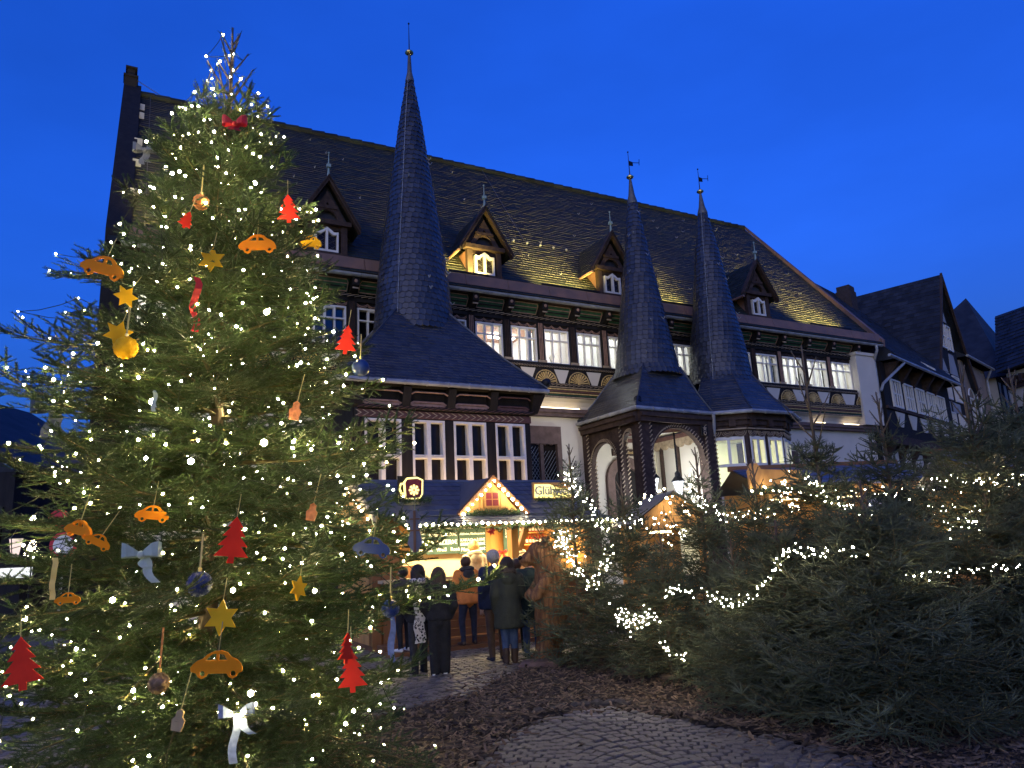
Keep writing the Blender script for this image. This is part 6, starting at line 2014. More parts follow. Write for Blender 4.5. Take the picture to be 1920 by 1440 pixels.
mat("hair_grey", (0.36, 0.33, 0.28), 0.6, 0.25, 14, 0.5, 40, stretch=(6, 6, 1))
mat("hair_blonde", (0.42, 0.27, 0.11), 0.5, 0.3, 14, 0.5, 40, stretch=(6, 6, 1))
mat("hat_red", (0.62, 0.075, 0.03), 0.85, 0.15, 30, 0.4, 60)
mat("shoe_white", (0.70, 0.70, 0.68), 0.6, 0.08)
mat("shoe_brown", (0.05, 0.028, 0.018), 0.6, 0.2)
mat("eye", (0.01, 0.01, 0.01), 0.2, 0.1)
mat("scarf_spot", (0.55, 0.52, 0.48), 0.9, 0.1)


def leopard():
    m = bpy.data.materials.new("leopard_print"); m.use_nodes = True
    n, l = m.node_tree.nodes, m.node_tree.links
    b = n["Principled BSDF"]; b.inputs["Roughness"].default_value = .9
    tc = n.new("ShaderNodeTexCoord"); v = n.new("ShaderNodeTexVoronoi"); v.inputs["Scale"].default_value = 24
    l.new(tc.outputs["Object"], v.inputs["Vector"])
    r = n.new("ShaderNodeValToRGB")
    r.color_ramp.interpolation = 'CONSTANT'
    for p, c in ((0, (.5, .46, .42, 1)), (.22, (.01, .01, .01, 1)), (.42, (.55, .52, .48, 1))):
        e = r.color_ramp.elements.new(p); e.color = c
    r.color_ramp.elements.remove(r.color_ramp.elements[0]); r.color_ramp.elements.remove(r.color_ramp.elements[-1])
    l.new(v.outputs["Distance"], r.inputs[0]); l.new(r.outputs[0], b.inputs["Base Color"])
    MATS["leopard"] = m


leopard()


def capsule(mb, p, q, r0, r1, n=10, sx=1.0):
    p, q = Vector(p), Vector(q); d = q - p; L = d.length
    if L < 1e-5: mb.ball(p, r0, n, 8); return
    d.normalize()
    pts, rs = [], []
    for k in range(4): a = PI / 2 * (1 - k / 4); pts.append(p - d * r0 * math.sin(a)); rs.append(max(.002, r0 * math.cos(a)))
    pts.append(p); rs.append(r0); pts.append(q); rs.append(r1)
    for k in range(1, 5): a = PI / 2 * k / 4; pts.append(q + d * r1 * math.sin(a)); rs.append(max(.002, r1 * math.cos(a)))
    mb.tube(pts, rs, n)


def remesh(mb, voxel, smooth=3):
    me = bpy.data.meshes.new("form"); me.from_pydata([tuple(p) for p in mb.v], [], mb.f)
    o = bpy.data.objects.new("form", me); COL.objects.link(o)
    m = o.modifiers.new("r", 'REMESH'); m.mode = 'VOXEL'; m.voxel_size = voxel
    s = o.modifiers.new("s", 'SMOOTH'); s.iterations = smooth; s.factor = .5
    out = bpy.data.meshes.new_from_object(o.evaluated_get(bpy.context.evaluated_depsgraph_get()))
    bpy.data.objects.remove(o); bpy.data.meshes.remove(me)
    n = len(out.polygons)
    out.polygons.foreach_set("use_smooth", np.ones(n, bool))
    return out


def paint(me, prims, mats):
    """material per face from the nearest limb segment"""
    n = len(me.polygons)
    c = np.empty(n * 3, np.float32); me.polygons.foreach_get("center", c); c = c.reshape(-1, 3)
    best = np.full(n, 1e9); idx = np.zeros(n, np.int32)
    for p, q, r0, r1, k in prims:
        p, q = np.array(p, float), np.array(q, float); d = q - p; L2 = max(1e-9, d @ d)
        t = np.clip(((c - p) @ d) / L2, 0, 1)
        dist = np.linalg.norm(c - (p + t[:, None] * d), axis=1) - (r0 + (r1 - r0) * t)
        w = dist < best; best[w] = dist[w]; idx[w] = k
    for m in mats: me.materials.append(m)
    me.polygons.foreach_set("material_index", idx)


def person(label, feet, H, yaw, legs, shoes, coat, hair, coat_len=.40, hair_style='short', arms='down', stance=.055, stride=.02, flare=1.0, wide=False, hood=None, head_turn=0.0, boots=False, seed=1, bulk=1.0, lean=0.0):
    o = empty("person", feet, yaw); tag(o, label, "person")
    S = lambda *p: (p[0] * H, p[1] * H, p[2] * H)
    rnd = random.Random(seed)
    pr = []
    mats = [M["skin"], M[legs], M[shoes], M[coat]]
    for s in (-1, 1):
        ank = S(s * stance * .95, s * stride, .045); knee = S(s * stance, s * stride * .6 + .012, .275); hip = S(s * .05, 0, .49)
        lw = 1.35 if wide else 1.0
        pr += [(hip, knee, .062 * H, .042 * H * lw, 1), (knee, ank, .040 * H * lw, .030 * H * (1.55 if wide else 1.0), 1)]
        if boots: pr += [(S(s * stance * .95, s * stride, .13), ank, .036 * H, .036 * H, 2)]
        pr += [(S(s * stance, s * stride - .018, .024), S(s * stance * 1.25, s * stride + .085, .019), .026 * H, .020 * H, 2)]
    ly = lean
    pr += [(S(0, 0, .50), S(0, ly * .5, .62), .085 * H, .080 * H, 3), (S(0, ly * .5, .62), S(0, ly, .76), .080 * H, .092 * H, 3), (S(-.075, ly, .795), S(.075, ly, .795), .045 * H, .045 * H, 3)]
    pr += [(S(0, ly, .80), S(0, ly + .008, .87), .034 * H, .032 * H, 0)]
    cr, sr = math.cos(head_turn), math.sin(head_turn)
    hd = lambda x, y, z: S(x * cr - y * sr, ly + .012 + x * sr + y * cr, z)
    pr += [(hd(0, -.012, .925), hd(0, .012, .925), .056 * H, .056 * H, 0), (hd(0, .016, .90), hd(0, .022, .885), .045 * H, .036 * H, 0), (hd(0, .062, .915), hd(0, .070, .905), .011 * H, .012 * H, 0)]
    sl = []
    for s in (-1, 1):
        sh = S(s * .108, ly, .795)
        if arms == 'down': el, wr = S(s * .135, ly - .02, .63), S(s * .125, ly + .03, .49)
        elif arms == 'pocket': el, wr = S(s * .15, ly - .035, .635), S(s * .10, ly + .045, .53)
        elif arms == 'front': el, wr = S(s * .14, ly + .01, .64), S(s * .06, ly + .13, .64)
        elif arms == 'one_front': el, wr = (S(s * .14, ly + .0, .64), S(s * .07, ly + .13, .62)) if s > 0 else (S(s * .14, ly - .02, .63), S(s * .12, ly + .03, .49))
        pr += [(sh, el, .038 * H, .031 * H, 3), (el, wr, .030 * H, .024 * H, 3)]
        sl += [(sh, el, .050 * H * bulk, .042 * H * bulk), (el, wr, .041 * H * bulk, .034 * H * bulk)]
        d = (Vector(wr) - Vector(el)).normalized(); w0 = Vector(wr)
        if arms != 'pocket':
            pr += [(tuple(w0), tuple(w0 + d * .045 * H), .019 * H, .021 * H, 0)]
            sd = Vector((1, 0, 0)) if abs(d.x) < .8 else Vector((0, 0, 1))
            for f in range(4):
                b0 = w0 + d * .055 * H + sd * (f - 1.5) * .012 * H
                m0 = b0 + (d * .9 + Vector((0, .3, 0))).normalized() * (.026 + .004 * (f in (1, 2))) * H
                pr += [(tuple(b0), tuple(m0), .0065 * H, .006 * H, 0), (tuple(m0), tuple(m0 + (d * .5 + Vector((-s * .3, .3, 0))).normalized() * .02 * H), .006 * H, .005 * H, 0)]
            th = w0 + d * .02 * H - Vector((s, 0, 0)) * .016 * H
            pr += [(tuple(th), tuple(th + (d + Vector((-s * .6, .3, 0))).normalized() * .034 * H), .0075 * H, .006 * H, 0)]
    mb = MB()
    for p, q, r0, r1, k in pr: capsule(mb, p, q, r0, r1)
    me = remesh(mb, .0125 * H, 2); me.name = "body"
    paint(me, pr, mats)
    body = link("body", me, o)
    # face and ears
    b = MB()
    for s in (-1, 1): b.ball(hd(s * .021, .062, .928), .0065 * H, 8, 6)
    b.k = 1
    b.tube([hd(-.018, .062, .892), hd(0, .068, .890), hd(.018, .062, .892)], .004 * H, 5)
    b.k = 2
    for s in (-1, 1): b.ball(hd(s * .058, .0, .918), .014 * H, 8, 6, .5, .9, 1.3)
    b.build("face", [M["eye"], M["trim_red"], M["skin"]], o, True)
    # coat: trunk with a clean hem, and sleeves
    mb = MB()
    zb = coat_len
    prof = [(.112 * flare * bulk, zb), (.108 * bulk * (flare * .5 + .5), (zb + .60) / 2), (.098 * bulk, .60), (.108 * bulk, .71), (.104 * bulk, .775), (.078, .815), (.046, .845), (.040, .855)]
    vs, fs, n = [], [], 24
    for r, z in prof:
        for k in range(n):
            a = 2 * PI * k / n
            fold = 1 + .025 * math.sin(5 * a + z * 9 + seed) * (1 if z < .7 else .3)
            yy = ly * min(1, max(0, (z - .5) / .26))
            vs.append(S(r * 1.12 * fold * math.cos(a), r * .80 * fold * math.sin(a) + yy, z + (.004 * math.sin(3 * a) if z == zb else 0)))
    for i in range(len(prof) - 1):
        for k in range(n): fs.append((i * n + k, i * n + (k + 1) % n, (i + 1) * n + (k + 1) % n, (i + 1) * n + k))
    fs += [tuple(range(n))[::-1], tuple(range((len(prof) - 1) * n, len(prof) * n))]
    mb.add(vs, fs)
    for p, q, r0, r1 in sl: capsule(mb, p, q, r0, r1)
    capsule(mb, S(-.085, ly, .79), S(.085, ly, .79), .050 * H, .050 * H)
    me = remesh(mb, .015 * H, 2); me.name = "coat"; me.materials.append(M[coat])
    link("coat", me, o)
    if hood:
        b = MB(); b.tube([hd(.065 * math.cos(a), -.03 + .055 * math.sin(a), .845 - .012 * math.sin(a)) for a in np.linspace(0, 2 * PI, 14)], .030 * H, 8)
        h = b.build("fur_collar" if hood == "fur" else "hood", M[hood] if hood in M else M[coat], o, True)
        b = MB(); b.ball(hd(0, -.085, .79), .07 * H, 10, 8, 1.1, .5, 1.0); b.build("hood", M[coat] if hood == "fur" else M[hood], o, True)
    # hair or hat
    mb = MB()
    if hair_style == 'none': return o
    cap = lambda r, z, y: mb.ball(hd(0, y, z), r * H, 16, 12, 1.0, 1.12, 1.06)
    cap(.0635, .934, -.010)
    if hair_style == 'long':
        for k in range(9):
            a = PI + PI * (k - .5) / 8 + .05
            x, y = .058 * math.cos(a), .050 * math.sin(a) - .004
            capsule(mb, hd(x, y, .925), hd(x * 1.1, y - .01, .80), .020 * H, .020 * H, 6); capsule(mb, hd(x * 1.1, y - .012, .80), hd(x * 1.05 + .01 * rnd.random(), y - .03, .66 + .03 * rnd.random()), .020 * H, .010 * H, 6)
    if hair_style == 'bob':
        for k in range(9):
            a = PI + PI * (k - .5) / 8 + .05
            x, y = .056 * math.cos(a), .050 * math.sin(a) - .004
            capsule(mb, hd(x, y, .925), hd(x * 1.1, y - .008, .835), .022 * H, .018 * H, 6)
    if hair_style == 'bun': mb.ball(hd(0, -.045, .985), .030 * H, 10, 8)
    me = remesh(mb, .011 * H, 2); me.name = "hair"
    # keep the face free
    me.materials.append(M[hair])
    h = link("hat" if hair_style == 'hat' else "hair", me, o)
    fy = Vector((-sr, cr, 0))
    c0 = Vector(hd(0, 0, 0)); kill = []
    import bmesh
    bm = bmesh.new(); bm.from_mesh(me)
    for v in bm.verts:
        rel = Vector((v.co.x, v.co.y, 0)) - Vector((c0.x, c0.y, 0))
        if rel.dot(fy) > (.028 if hair_style != 'hat' else .2) * H and v.co.z < (.952 if hair_style != 'hat' else .93) * H: kill.append(v)
        elif hair_style == 'hat' and v.co.z < .925 * H: kill.append(v)
    bmesh.ops.delete(bm, geom=kill, context='VERTS'); bm.to_mesh(me); bm.free()
    if hair_style == 'hat':
        b = MB(); b.tube([hd(.064 * math.cos(a), .072 * math.sin(a) - .01, .926) for a in np.linspace(0, 2 * PI, 18)], .011 * H, 6, cap=False); b.build("hat_brim", M[hair], o, True)
        mb = MB(); capsule(mb, hd(-.04, -.045, .90), hd(.04, -.045, .90), .026 * H, .026 * H); capsule(mb, hd(-.05, -.02, .89), hd(-.04, -.045, .86), .02 * H, .015 * H); capsule(mb, hd(.05, -.02, .89), hd(.04, -.045, .86), .02 * H, .015 * H)
        me = remesh(mb, .011 * H, 2); me.name = "hair"; me.materials.append(M["hair_brown"]); link("hair", me, o)
    return o


def stand(px, py, head_y, z=0.0, Y=None):
    g = on_ground(px, py, z) if Y is None else at(px, py, Y)
    if Y is not None: g.z = z
    return g, at(px, head_y, g.y).z - z


F_ = TH
g, H = stand(826, 1268, 1062)
person("woman with very long brown hair, all in black with wide trousers and white shoes", g, H, F_ - .5, "cloth_black", "shoe_white", "cloth_black", "hair_brown", coat_len=.50, hair_style='long', arms='pocket', wide=True, seed=2, stance=.05)
g, H = stand(787, 1266, 1057)
w = person("dark-haired woman in black jacket and black boots with a leopard print scarf", g, H, F_ + .2, "cloth_charcoal", "cloth_black", "cloth_black", "hair_dark", coat_len=.47, hair_style='bob', arms='pocket', boots=True, stance=.07, stride=.03, seed=3)
b = MB()
n = 12
for side, x0 in ((0, -.10),):
    for k in range(n):
        z0, z1 = H * (.80 - .042 * k), H * (.80 - .042 * (k + 1))
        f0, f1 = .012 * math.sin(k * 1.3), .012 * math.sin((k + 1) * 1.3)
        y = -.115 * H
        b.hexa([(H * (-.115 + f1), y - .01, z1), (H * (-.01 + f1), y - .012, z1), (H * (-.01 + f1), y + .015, z1), (H * (-.115 + f1), y + .015, z1), (H * (-.115 + f0), y - .01, z0), (H * (-.01 + f0), y - .012, z0), (H * (-.01 + f0), y + .015, z0), (H * (-.115 + f0), y + .015, z0)])
b.tube([(.06 * H * math.cos(a), .055 * H * math.sin(a) - .01, .845 * H) for a in np.linspace(0, 2 * PI, 14)], .028 * H, 8)
b.build("scarf", M["leopard"], w, True)
g, H = stand(880, 1209, 1042, .09)
person("man in rust-orange jacket and dark jeans leaning at the stall counter", g, H, F_ + .05, "denim_dark", "shoe_brown", "cloth_orange", "hair_brown", coat_len=.455, arms='front', stance=.085, seed=4, bulk=1.14, lean=.03, hood="cloth_charcoal")
g, H = stand(934, 1240, 1029)
person("grey-haired man in navy jacket and brown trousers turning his head to the right", g, H, F_ - .15, "cloth_brown", "denim_dark", "cloth_navy", "hair_grey", coat_len=.46, arms='down', head_turn=-1.0, stance=.06, seed=5, bulk=1.08)
g, H = stand(958, 1246, 1042)
person("woman in long olive parka with fur-trimmed hood, blue jeans and brown boots", g, H, F_ - .35, "denim", "shoe_brown", "cloth_olive", "hair_dark", coat_len=.33, hair_style='bob', arms='one_front', hood="fur", boots=True, stance=.045, flare=1.12, seed=6, bulk=1.08)
g, H = stand(976, 1232, 1045, 0, 12.6)
person("short-haired customer in navy coat standing behind the parka woman", g, H, F_ - .2, "cloth_black", "cloth_black", "cloth_navy", "hair_brown", coat_len=.42, arms='front', seed=7)
g, H = stand(1000, 1236, 1035, 0, 12.05)
person("customer in dark green coat and blue jeans half hidden behind the carved bear", g, H, F_ - .6, "denim", "cloth_black", "cloth_green", "hair_dark", coat_len=.36, arms='one_front', seed=8, bulk=1.15)
g = hall_pt(-4.05, 5.45, .12); _t = at(885, 1013, g.y).z - .12
person("server with blonde hair in a bun and beige hoodie inside the stall", g, _t, F_, "cloth_black", "cloth_black", "cloth_beige", "hair_blonde", coat_len=.47, arms='front', seed=9, hair_style='bun', hood="cloth_beige")
g = hall_pt(-2.98, 5.35, .12); _t = at(982, 1012, g.y).z - .12
person("server in orange-red knitted hat and pale hoodie inside the stall", g, _t, F_ + .4, "cloth_black", "cloth_black", "cloth_beige", "hat_red", coat_len=.47, arms='front', seed=10, hair_style='hat', hood="cloth_beige")
g, H = stand(758, 1222, 1062, .09)
person("dark-clothed customer with white trainers on the step, mostly behind fir branches", g, H, F_ + .3, "cloth_black", "shoe_white", "cloth_charcoal", "hair_dark", coat_len=.46, arms='pocket', stance=.07, seed=11)

# ---- carved wooden bear
def bear_wood():
    m = mat("bear_wood", (0.30, 0.15, 0.06), 0.75, 0.35, 7, 0.9, 26, stretch=(3.2, 3.2, .5), col2=(0.10, 0.045, 0.02))
    return m


bear_wood()
g = on_ground(1032, 1243); g.y -= .15
bear = empty("carved_bear", g, rad(10)); tag(bear, "upright bear carved from a tree trunk with chisel marks, snout turned left", "wooden sculpture")
Hb = at(1040, 1003, g.y).z
mb = MB(); k = Hb / 2.0
B = lambda *p: tuple(q * k for q in p)
for p, q, r0, r1 in (((0, 0, .12), (.03, 0, .5), .17, .22), ((.03, 0, .5), (.06, 0, 1.0), .24, .27), ((.06, 0, 1.0), (.05, 0, 1.45), .27, .22), ((.05, 0, 1.45), (-.02, 0, 1.68), .21, .20),
                     ((-.03, 0, 1.72), (-.10, 0, 1.74), .20, .17), ((-.18, 0, 1.70), (-.36, 0, 1.62), .115, .07), ((-.34, 0, 1.66), (-.38, 0, 1.65), .045, .035), ((-.2, 0, 1.60), (-.33, 0, 1.56), .06, .045),
                     ((.02, -.12, 1.88), (.03, -.13, 1.96), .055, .04), ((.02, .12, 1.88), (.03, .13, 1.96), .055, .04),
                     ((-.02, -.2, 1.30), (-.24, -.22, 1.05), .10, .085), ((-.24, -.22, 1.05), (-.30, -.14, 1.10), .085, .07), ((-.02, .2, 1.30), (-.24, .22, 1.05), .10, .085),
                     ((-.02, -.13, .45), (-.12, -.14, .16), .14, .10), ((-.02, .13, .45), (-.12, .14, .16), .14, .10), ((-.12, -.14, .12), (-.24, -.14, .09), .09, .07), ((-.12, .14, .12), (-.24, .14, .09), .09, .07)):
    capsule(mb, B(*p), B(*q), r0 * k, r1 * k, 14)
me = remesh(mb, .022, 2); me.name = "body"; me.materials.append(M["bear_wood"])
# chisel grooves
co = np.empty(len(me.vertices) * 3, np.float32); me.vertices.foreach_get("co", co); co = co.reshape(-1, 3)
nr = np.empty(len(me.vertices) * 3, np.float32); me.vertices.foreach_get("normal", nr); nr = nr.reshape(-1, 3)
an = np.arctan2(co[:, 1], co[:, 0] - .04)
co += nr * (.012 * np.sin(an * 26 + 3 * np.sin(co[:, 2] * 5))[:, None])
me.vertices.foreach_set("co", co.ravel()); me.update()
link("body", me, bear)
b = MB()
for s in (-1, 1): b.ball(B(-.2, s * .10, 1.76), .018, 8, 6)
b.ball(B(-.41, 0, 1.66), .035, 8, 6)
b.build("nose_and_eyes", M["eye"], bear, True)
b = MB(); b.lathe([(.30, -.02), (.31, .06), (.24, .12), (.05, .13)], 9, (-.1, -.12, 0), 1.1, .8)
o = b.build("rock", M["sandstone"]); o.location = g + Vector((-.05, -.25, 0)); tag(o, "low reddish stone at the foot of the carved bear", "rock")
# ================================================================ ornaments on the fir
mat("orn_orange", (0.80, 0.24, 0.006), 0.6, 0.12, 6, spec=.12)
mat("orn_gold", (0.80, 0.42, 0.012), 0.6, 0.12, 6, spec=.12)
mat("orn_red", (0.78, 0.035, 0.014), 0.6, 0.12, 6, spec=.12)
mat("orn_blue", (0.012, 0.03, 0.12), 0.35, 0.2, 6)
mat("orn_wood", (0.40, 0.27, 0.12), 0.7, 0.2, 10)
mat("orn_grey", (0.17, 0.16, 0.16), 0.7, 0.2, 8)
mat("orn_bronze", (0.22, 0.13, 0.06), 0.5, 0.5, 30, 0.9, 28, metal=.3)
mat("orn_copper", (0.50, 0.17, 0.05), 0.5, 0.4, 30, 0.8, 40)
mat("ribbon_grey", (0.16, 0.17, 0.18), 0.6, 0.25, 9, 0.3, 30)
mat("ribbon_slate", (0.055, 0.07, 0.10), 0.5, 0.3, 12, 0.3, 30)
mat("ribbon_mint", (0.34, 0.40, 0.33), 0.6, 0.2, 9, 0.3, 30)
mat("ribbon_blue", (0.13, 0.17, 0.30), 0.6, 0.3, 26, 0.2, 30)
mat("ribbon_gold", (0.45, 0.38, 0.15), 0.6, 0.2, 9)
mat("ribbon_red", (0.30, 0.008, 0.014), 0.5, 0.3, 16, 0.5, 40)
mat("thread", (0.35, 0.30, 0.14), 0.8, 0.1)
mat("sign_white", (0.75, 0.73, 0.66), 0.4, 0.05)
mat("sign_red", (0.55, 0.02, 0.03), 0.4, 0.08)


def surf(px, py, pull=.06, k=.92):
    """where the outside of the fir is seen at a pixel of the photograph"""
    Y = FIR_Y
    for _ in range(4):
        p = at(px, py, Y)
        r = float(np.interp(p.z / FIR_H, [a for a, _ in FIR_PROF], [c for _, c in FIR_PROF]))
        dx = p.x - FIR0.x
        Y = FIR_Y - math.sqrt(max(0, r * r - dx * dx)) * k - pull
    return at(px, py, Y)


def plate(name, splines, th, m, parent):
    """flat board with cut-outs, cut from closed outlines"""
    cu = bpy.data.curves.new(name, 'CURVE'); cu.dimensions = '2D'; cu.fill_mode = 'BOTH'; cu.extrude = th / 2
    for P in splines:
        s = cu.splines.new('POLY'); s.points.add(len(P) - 1)
        for i, (x, y) in enumerate(P): s.points[i].co = (x, y, 0, 1)
        s.use_cyclic_u = True
    t = bpy.data.objects.new(name, cu); COL.objects.link(t)
    me = bpy.data.meshes.new_from_object(t.evaluated_get(bpy.context.evaluated_depsgraph_get()))
    bpy.data.objects.remove(t); bpy.data.curves.remove(cu)
    me.name = name; me.materials.clear(); me.materials.append(m)
    me.transform(Matrix.Rotation(PI / 2, 4, 'X'))
    return link(name, me, parent)


circ = lambda x, y, r, n=14: [(x + r * math.cos(2 * PI * k / n), y + r * math.sin(2 * PI * k / n)) for k in range(n)]
CAR = [(-.50, -.06), (-.52, .02), (-.47, .09), (-.40, .15), (-.30, .19), (-.20, .28), (-.08, .34), (.06, .35), (.18, .31), (.27, .22), (.38, .17), (.46, .10), (.50, .02), (.50, -.07), (.43, -.09), (.40, -.16), (.33, -.20), (.25, -.17), (.20, -.10), (-.16, -.10), (-.20, -.16), (-.28, -.20), (-.36, -.16), (-.40, -.09)]
CARH = [[(-.24, .16), (-.12, .28), (-.03, .29), (-.03, .16)], [(.02, .16), (.02, .29), (.12, .27), (.20, .16)], circ(-.28, -.10, .055), circ(.325, -.10, .055)]
STAR = [((1 if k % 2 == 0 else .54) * math.sin(k * PI / 6), (1 if k % 2 == 0 else .54) * math.cos(k * PI / 6)) for k in range(12)]
TREE = [(0, 1), (.32, .55), (.17, .55), (.48, .15), (.25, .15), (.62, -.27), (.34, -.27), (.72, -.72), (.13, -.72), (.13, -1), (-.13, -1), (-.13, -.72), (-.72, -.72), (-.34, -.27), (-.62, -.27), (-.25, .15), (-.48, .15), (-.17, .55), (-.32, .55)]


def hang(name, label, cat, px, py, tilt, group, yaw=0.0, pull=.06, up=.16, Y=None):
    p = surf(px, py, pull) if Y is None else at(px, py, Y)
    o = empty(name, p); o.rotation_euler = (0, tilt, yaw)
    tag(o, label, cat, group)
    return o


def thread(o, z0, L, m="thread", r=.003):
    b = MB(); b.tube([(0, 0, z0), (.004, .01, z0 + L)], r, 4); b.build("thread", M[m], o)


S_ = lambda P, s: [(x * s, y * s) for x, y in P]
GC = "wooden car ornaments"
for px, py, w, tl, yaw, mk, lab in ((192, 506, 82, .28, .15, "orn_orange", "orange wooden car at the fir's left outline, tilted nose down against the sky"),
                                    (483, 462, 70, -.02, .1, "orn_orange", "orange wooden car beside the gold star, upper right of the fir"),
                                    (147, 996, 58, .22, -.25, "orn_orange", "orange wooden car hanging in front of the round red-rimmed road sign"),
                                    (182, 1018, 46, .5, .5, "orn_orange", "small orange wooden car turned edge-on just right of the road sign"),
                                    (407, 1253, 84, .06, .2, "orn_orange", "orange wooden car low on the fir, behind twigs under the gold star"),
                                    (582, 458, 50, .2, -.3, "orn_gold", "yellow wooden car half hidden beside the dormer window, top right of the fir"),
                                    (697, 1031, 66, .15, .1, "orn_blue", "blue wooden car at the fir's right edge by the stall post"),
                                    (285, 968, 56, .1, .3, "orn_orange", "orange wooden car deep inside the fir at mid height"),
                                    (127, 1126, 40, .0, .4, "orn_orange", "little orange wooden car under the dangling yellow ribbon")):
    o = hang("car_ornament", lab, "ornament", px, py, tl, GC, yaw, (.32 if "tilted nose" in lab else .10) if "deep" not in lab else -.25)
    s = w / F_PX * o.location.y * 1.02
    plate("board", [S_(CAR, s)] + [S_(h, s) for h in CARH], .020, M[mk], o)
    thread(o, .34 * s, .16)
GS = "gold star ornaments"
for px, py, w, tl, yaw, lab in ((397, 487, 27, .1, .1, "six-pointed gold star in the middle of the upper fir"),
                                (222, 626, 28, .25, .7, "gold star turned sideways at the fir's left, above the yellow ball"),
                                (236, 556, 24, .5, .9, "gold star seen nearly edge-on above another star at the left"),
                                (415, 1158, 32, .08, .05, "large six-pointed gold star low in the middle of the fir"),
                                (560, 1103, 22, .2, 1.1, "narrow gold star seen edge-on at the lower right of the fir")):
    o = hang("star_ornament", lab, "ornament", px, py, tl, GS, yaw, .11)
    s = w / F_PX * o.location.y
    plate("board", [S_(STAR, s)], .012, M["orn_gold"], o); thread(o, s, .12)
GT = "red wooden tree ornaments"
for px, py, h, tl, yaw, lab in ((541, 391, 31, -.06, .2, "red wooden tree at the fir's upper right, against the slate roof"),
                                (650, 637, 29, .12, .1, "red wooden tree with a light chain across it, right edge beside the turret"),
                                (438, 1012, 42, .12, .55, "tall red wooden tree with twigs across it, centre of the lower fir"),
                                (660, 1258, 36, -.05, .1, "red wooden tree low at the right edge near the cobbles"),
                                (41, 1244, 46, -.12, .35, "red wooden tree low at the left edge of the picture"),
                                (350, 412, 20, .3, .9, "small red wooden tree tucked among twigs below the copper-brown ball"),
                                (650, 1215, 26, .1, 1.0, "second red wooden tree behind another, low at the right edge")):
    o = hang("tree_ornament", lab, "ornament", px, py, tl, GT, yaw, .13)
    s = h / F_PX * o.location.y
    plate("board", [S_(TREE, s)], .012, M["orn_red"], o); thread(o, s, .14)


def strip(b, pts, wv, th=.004):
    pts = [Vector(p) for p in pts]; wv = Vector(wv)
    for p, q in zip(pts[:-1], pts[1:]): b.add([p - wv, p + wv, q + wv, q - wv], [(0, 1, 2, 3)])


def bow(px, py, size, mk, lab, tails=((-.35, -1.5), (.3, -1.7)), rot=0.0, pull=.08, loops=True):
    o = hang("bow", lab, "bow", px, py, rot, "fabric bows on the fir", .1, pull)
    s = size / F_PX * o.location.y
    b = MB()
    if loops:
        for sg in (-1, 1):
            L = [(0, 0, 0, .10), (.30, -.22, .14, .20), (.66, -.34, .26, .34), (.95, -.22, .28, .40), (1.04, .02, .22, .38), (.84, .22, .14, .30), (.45, .18, .04, .2), (0, .02, 0, .1)]
            for (x0, y0, z0, w0), (x1, y1, z1, w1) in zip(L[:-1], L[1:]):
                q = [(x0, y0, z0 - w0), (x0, y0 - .05, z0 + w0), (x1, y1 - .05, z1 + w1), (x1, y1, z1 - w1)]
                b.add([(sg * s * x, s * y, s * z) for x, y, z in q], [(0, 1, 2, 3)])
    for tx, tz in tails:
        P = [(tx * s * t + .10 * s * math.sin(t * 7), .12 * s * math.sin(t * 5 + tx), tz * s * t) for t in np.linspace(0, 1, 9)]
        strip(b, P, (.22 * s, .06 * s, 0))
    b.build("ribbon", M[mk], o, True)
    k = MB(); k.ball((0, -.05 * s, 0), .22 * s, 8, 6); k.build("knot", M[mk], o, True)
    return o


bow(440, 232, 25, "ribbon_red", "glittery dark red bow near the bare top of the fir", ((-.3, -.6), (.3, -.7)))
bow(272, 282, 24, "ribbon_grey", "crumpled grey ribbon bow at the upper left tip of the fir", ((-.2, -1.4), (.3, -1.2)))
bow(98, 768, 38, "ribbon_slate", "dark slate-blue bow on the branch reaching out to the left", ((-.15, -1.5), (.55, -1.3)))
bow(265, 1040, 34, "ribbon_mint", "pale mint bow at the left middle of the fir", ((.3, -.7), (.8, -1.5)))
bow(443, 1340, 30, "ribbon_blue", "pale blue spotted bow low at the front of the fir", ((-.1, -2.6), (.9, -1.1)))
bow(290, 735, 16, "ribbon_mint", "narrow cream ribbon hanging below a bright bulb at the left", ((0, -2.4), (.1, -1.9)), loops=False)
bow(736, 1160, 18, "ribbon_blue", "thin silver-blue ribbon trailing at the fir's right edge", ((.0, -4.2), (-.3, -3.4)), loops=False)
o = hang("ribbon", "straight red ribbon hanging edge-on in the middle of the fir", "ribbon", 366, 575, 0, None)
b = MB(); strip(b, [(.02 * math.sin(k), .01 * math.sin(k * 2), .22 - .045 * k) for k in range(10)], (.016, .02, 0)); b.build("band", M["ribbon_red"], o)
o = hang("ribbon", "yellow-green ribbon dangling at the lower left of the fir", "ribbon", 100, 1085, 0, None)
b = MB(); strip(b, [(.004 * math.sin(k), .004 * math.sin(k * 2), .12 - .03 * k) for k in range(9)], (.011, .01, 0)); b.build("band", M["ribbon_gold"], o)


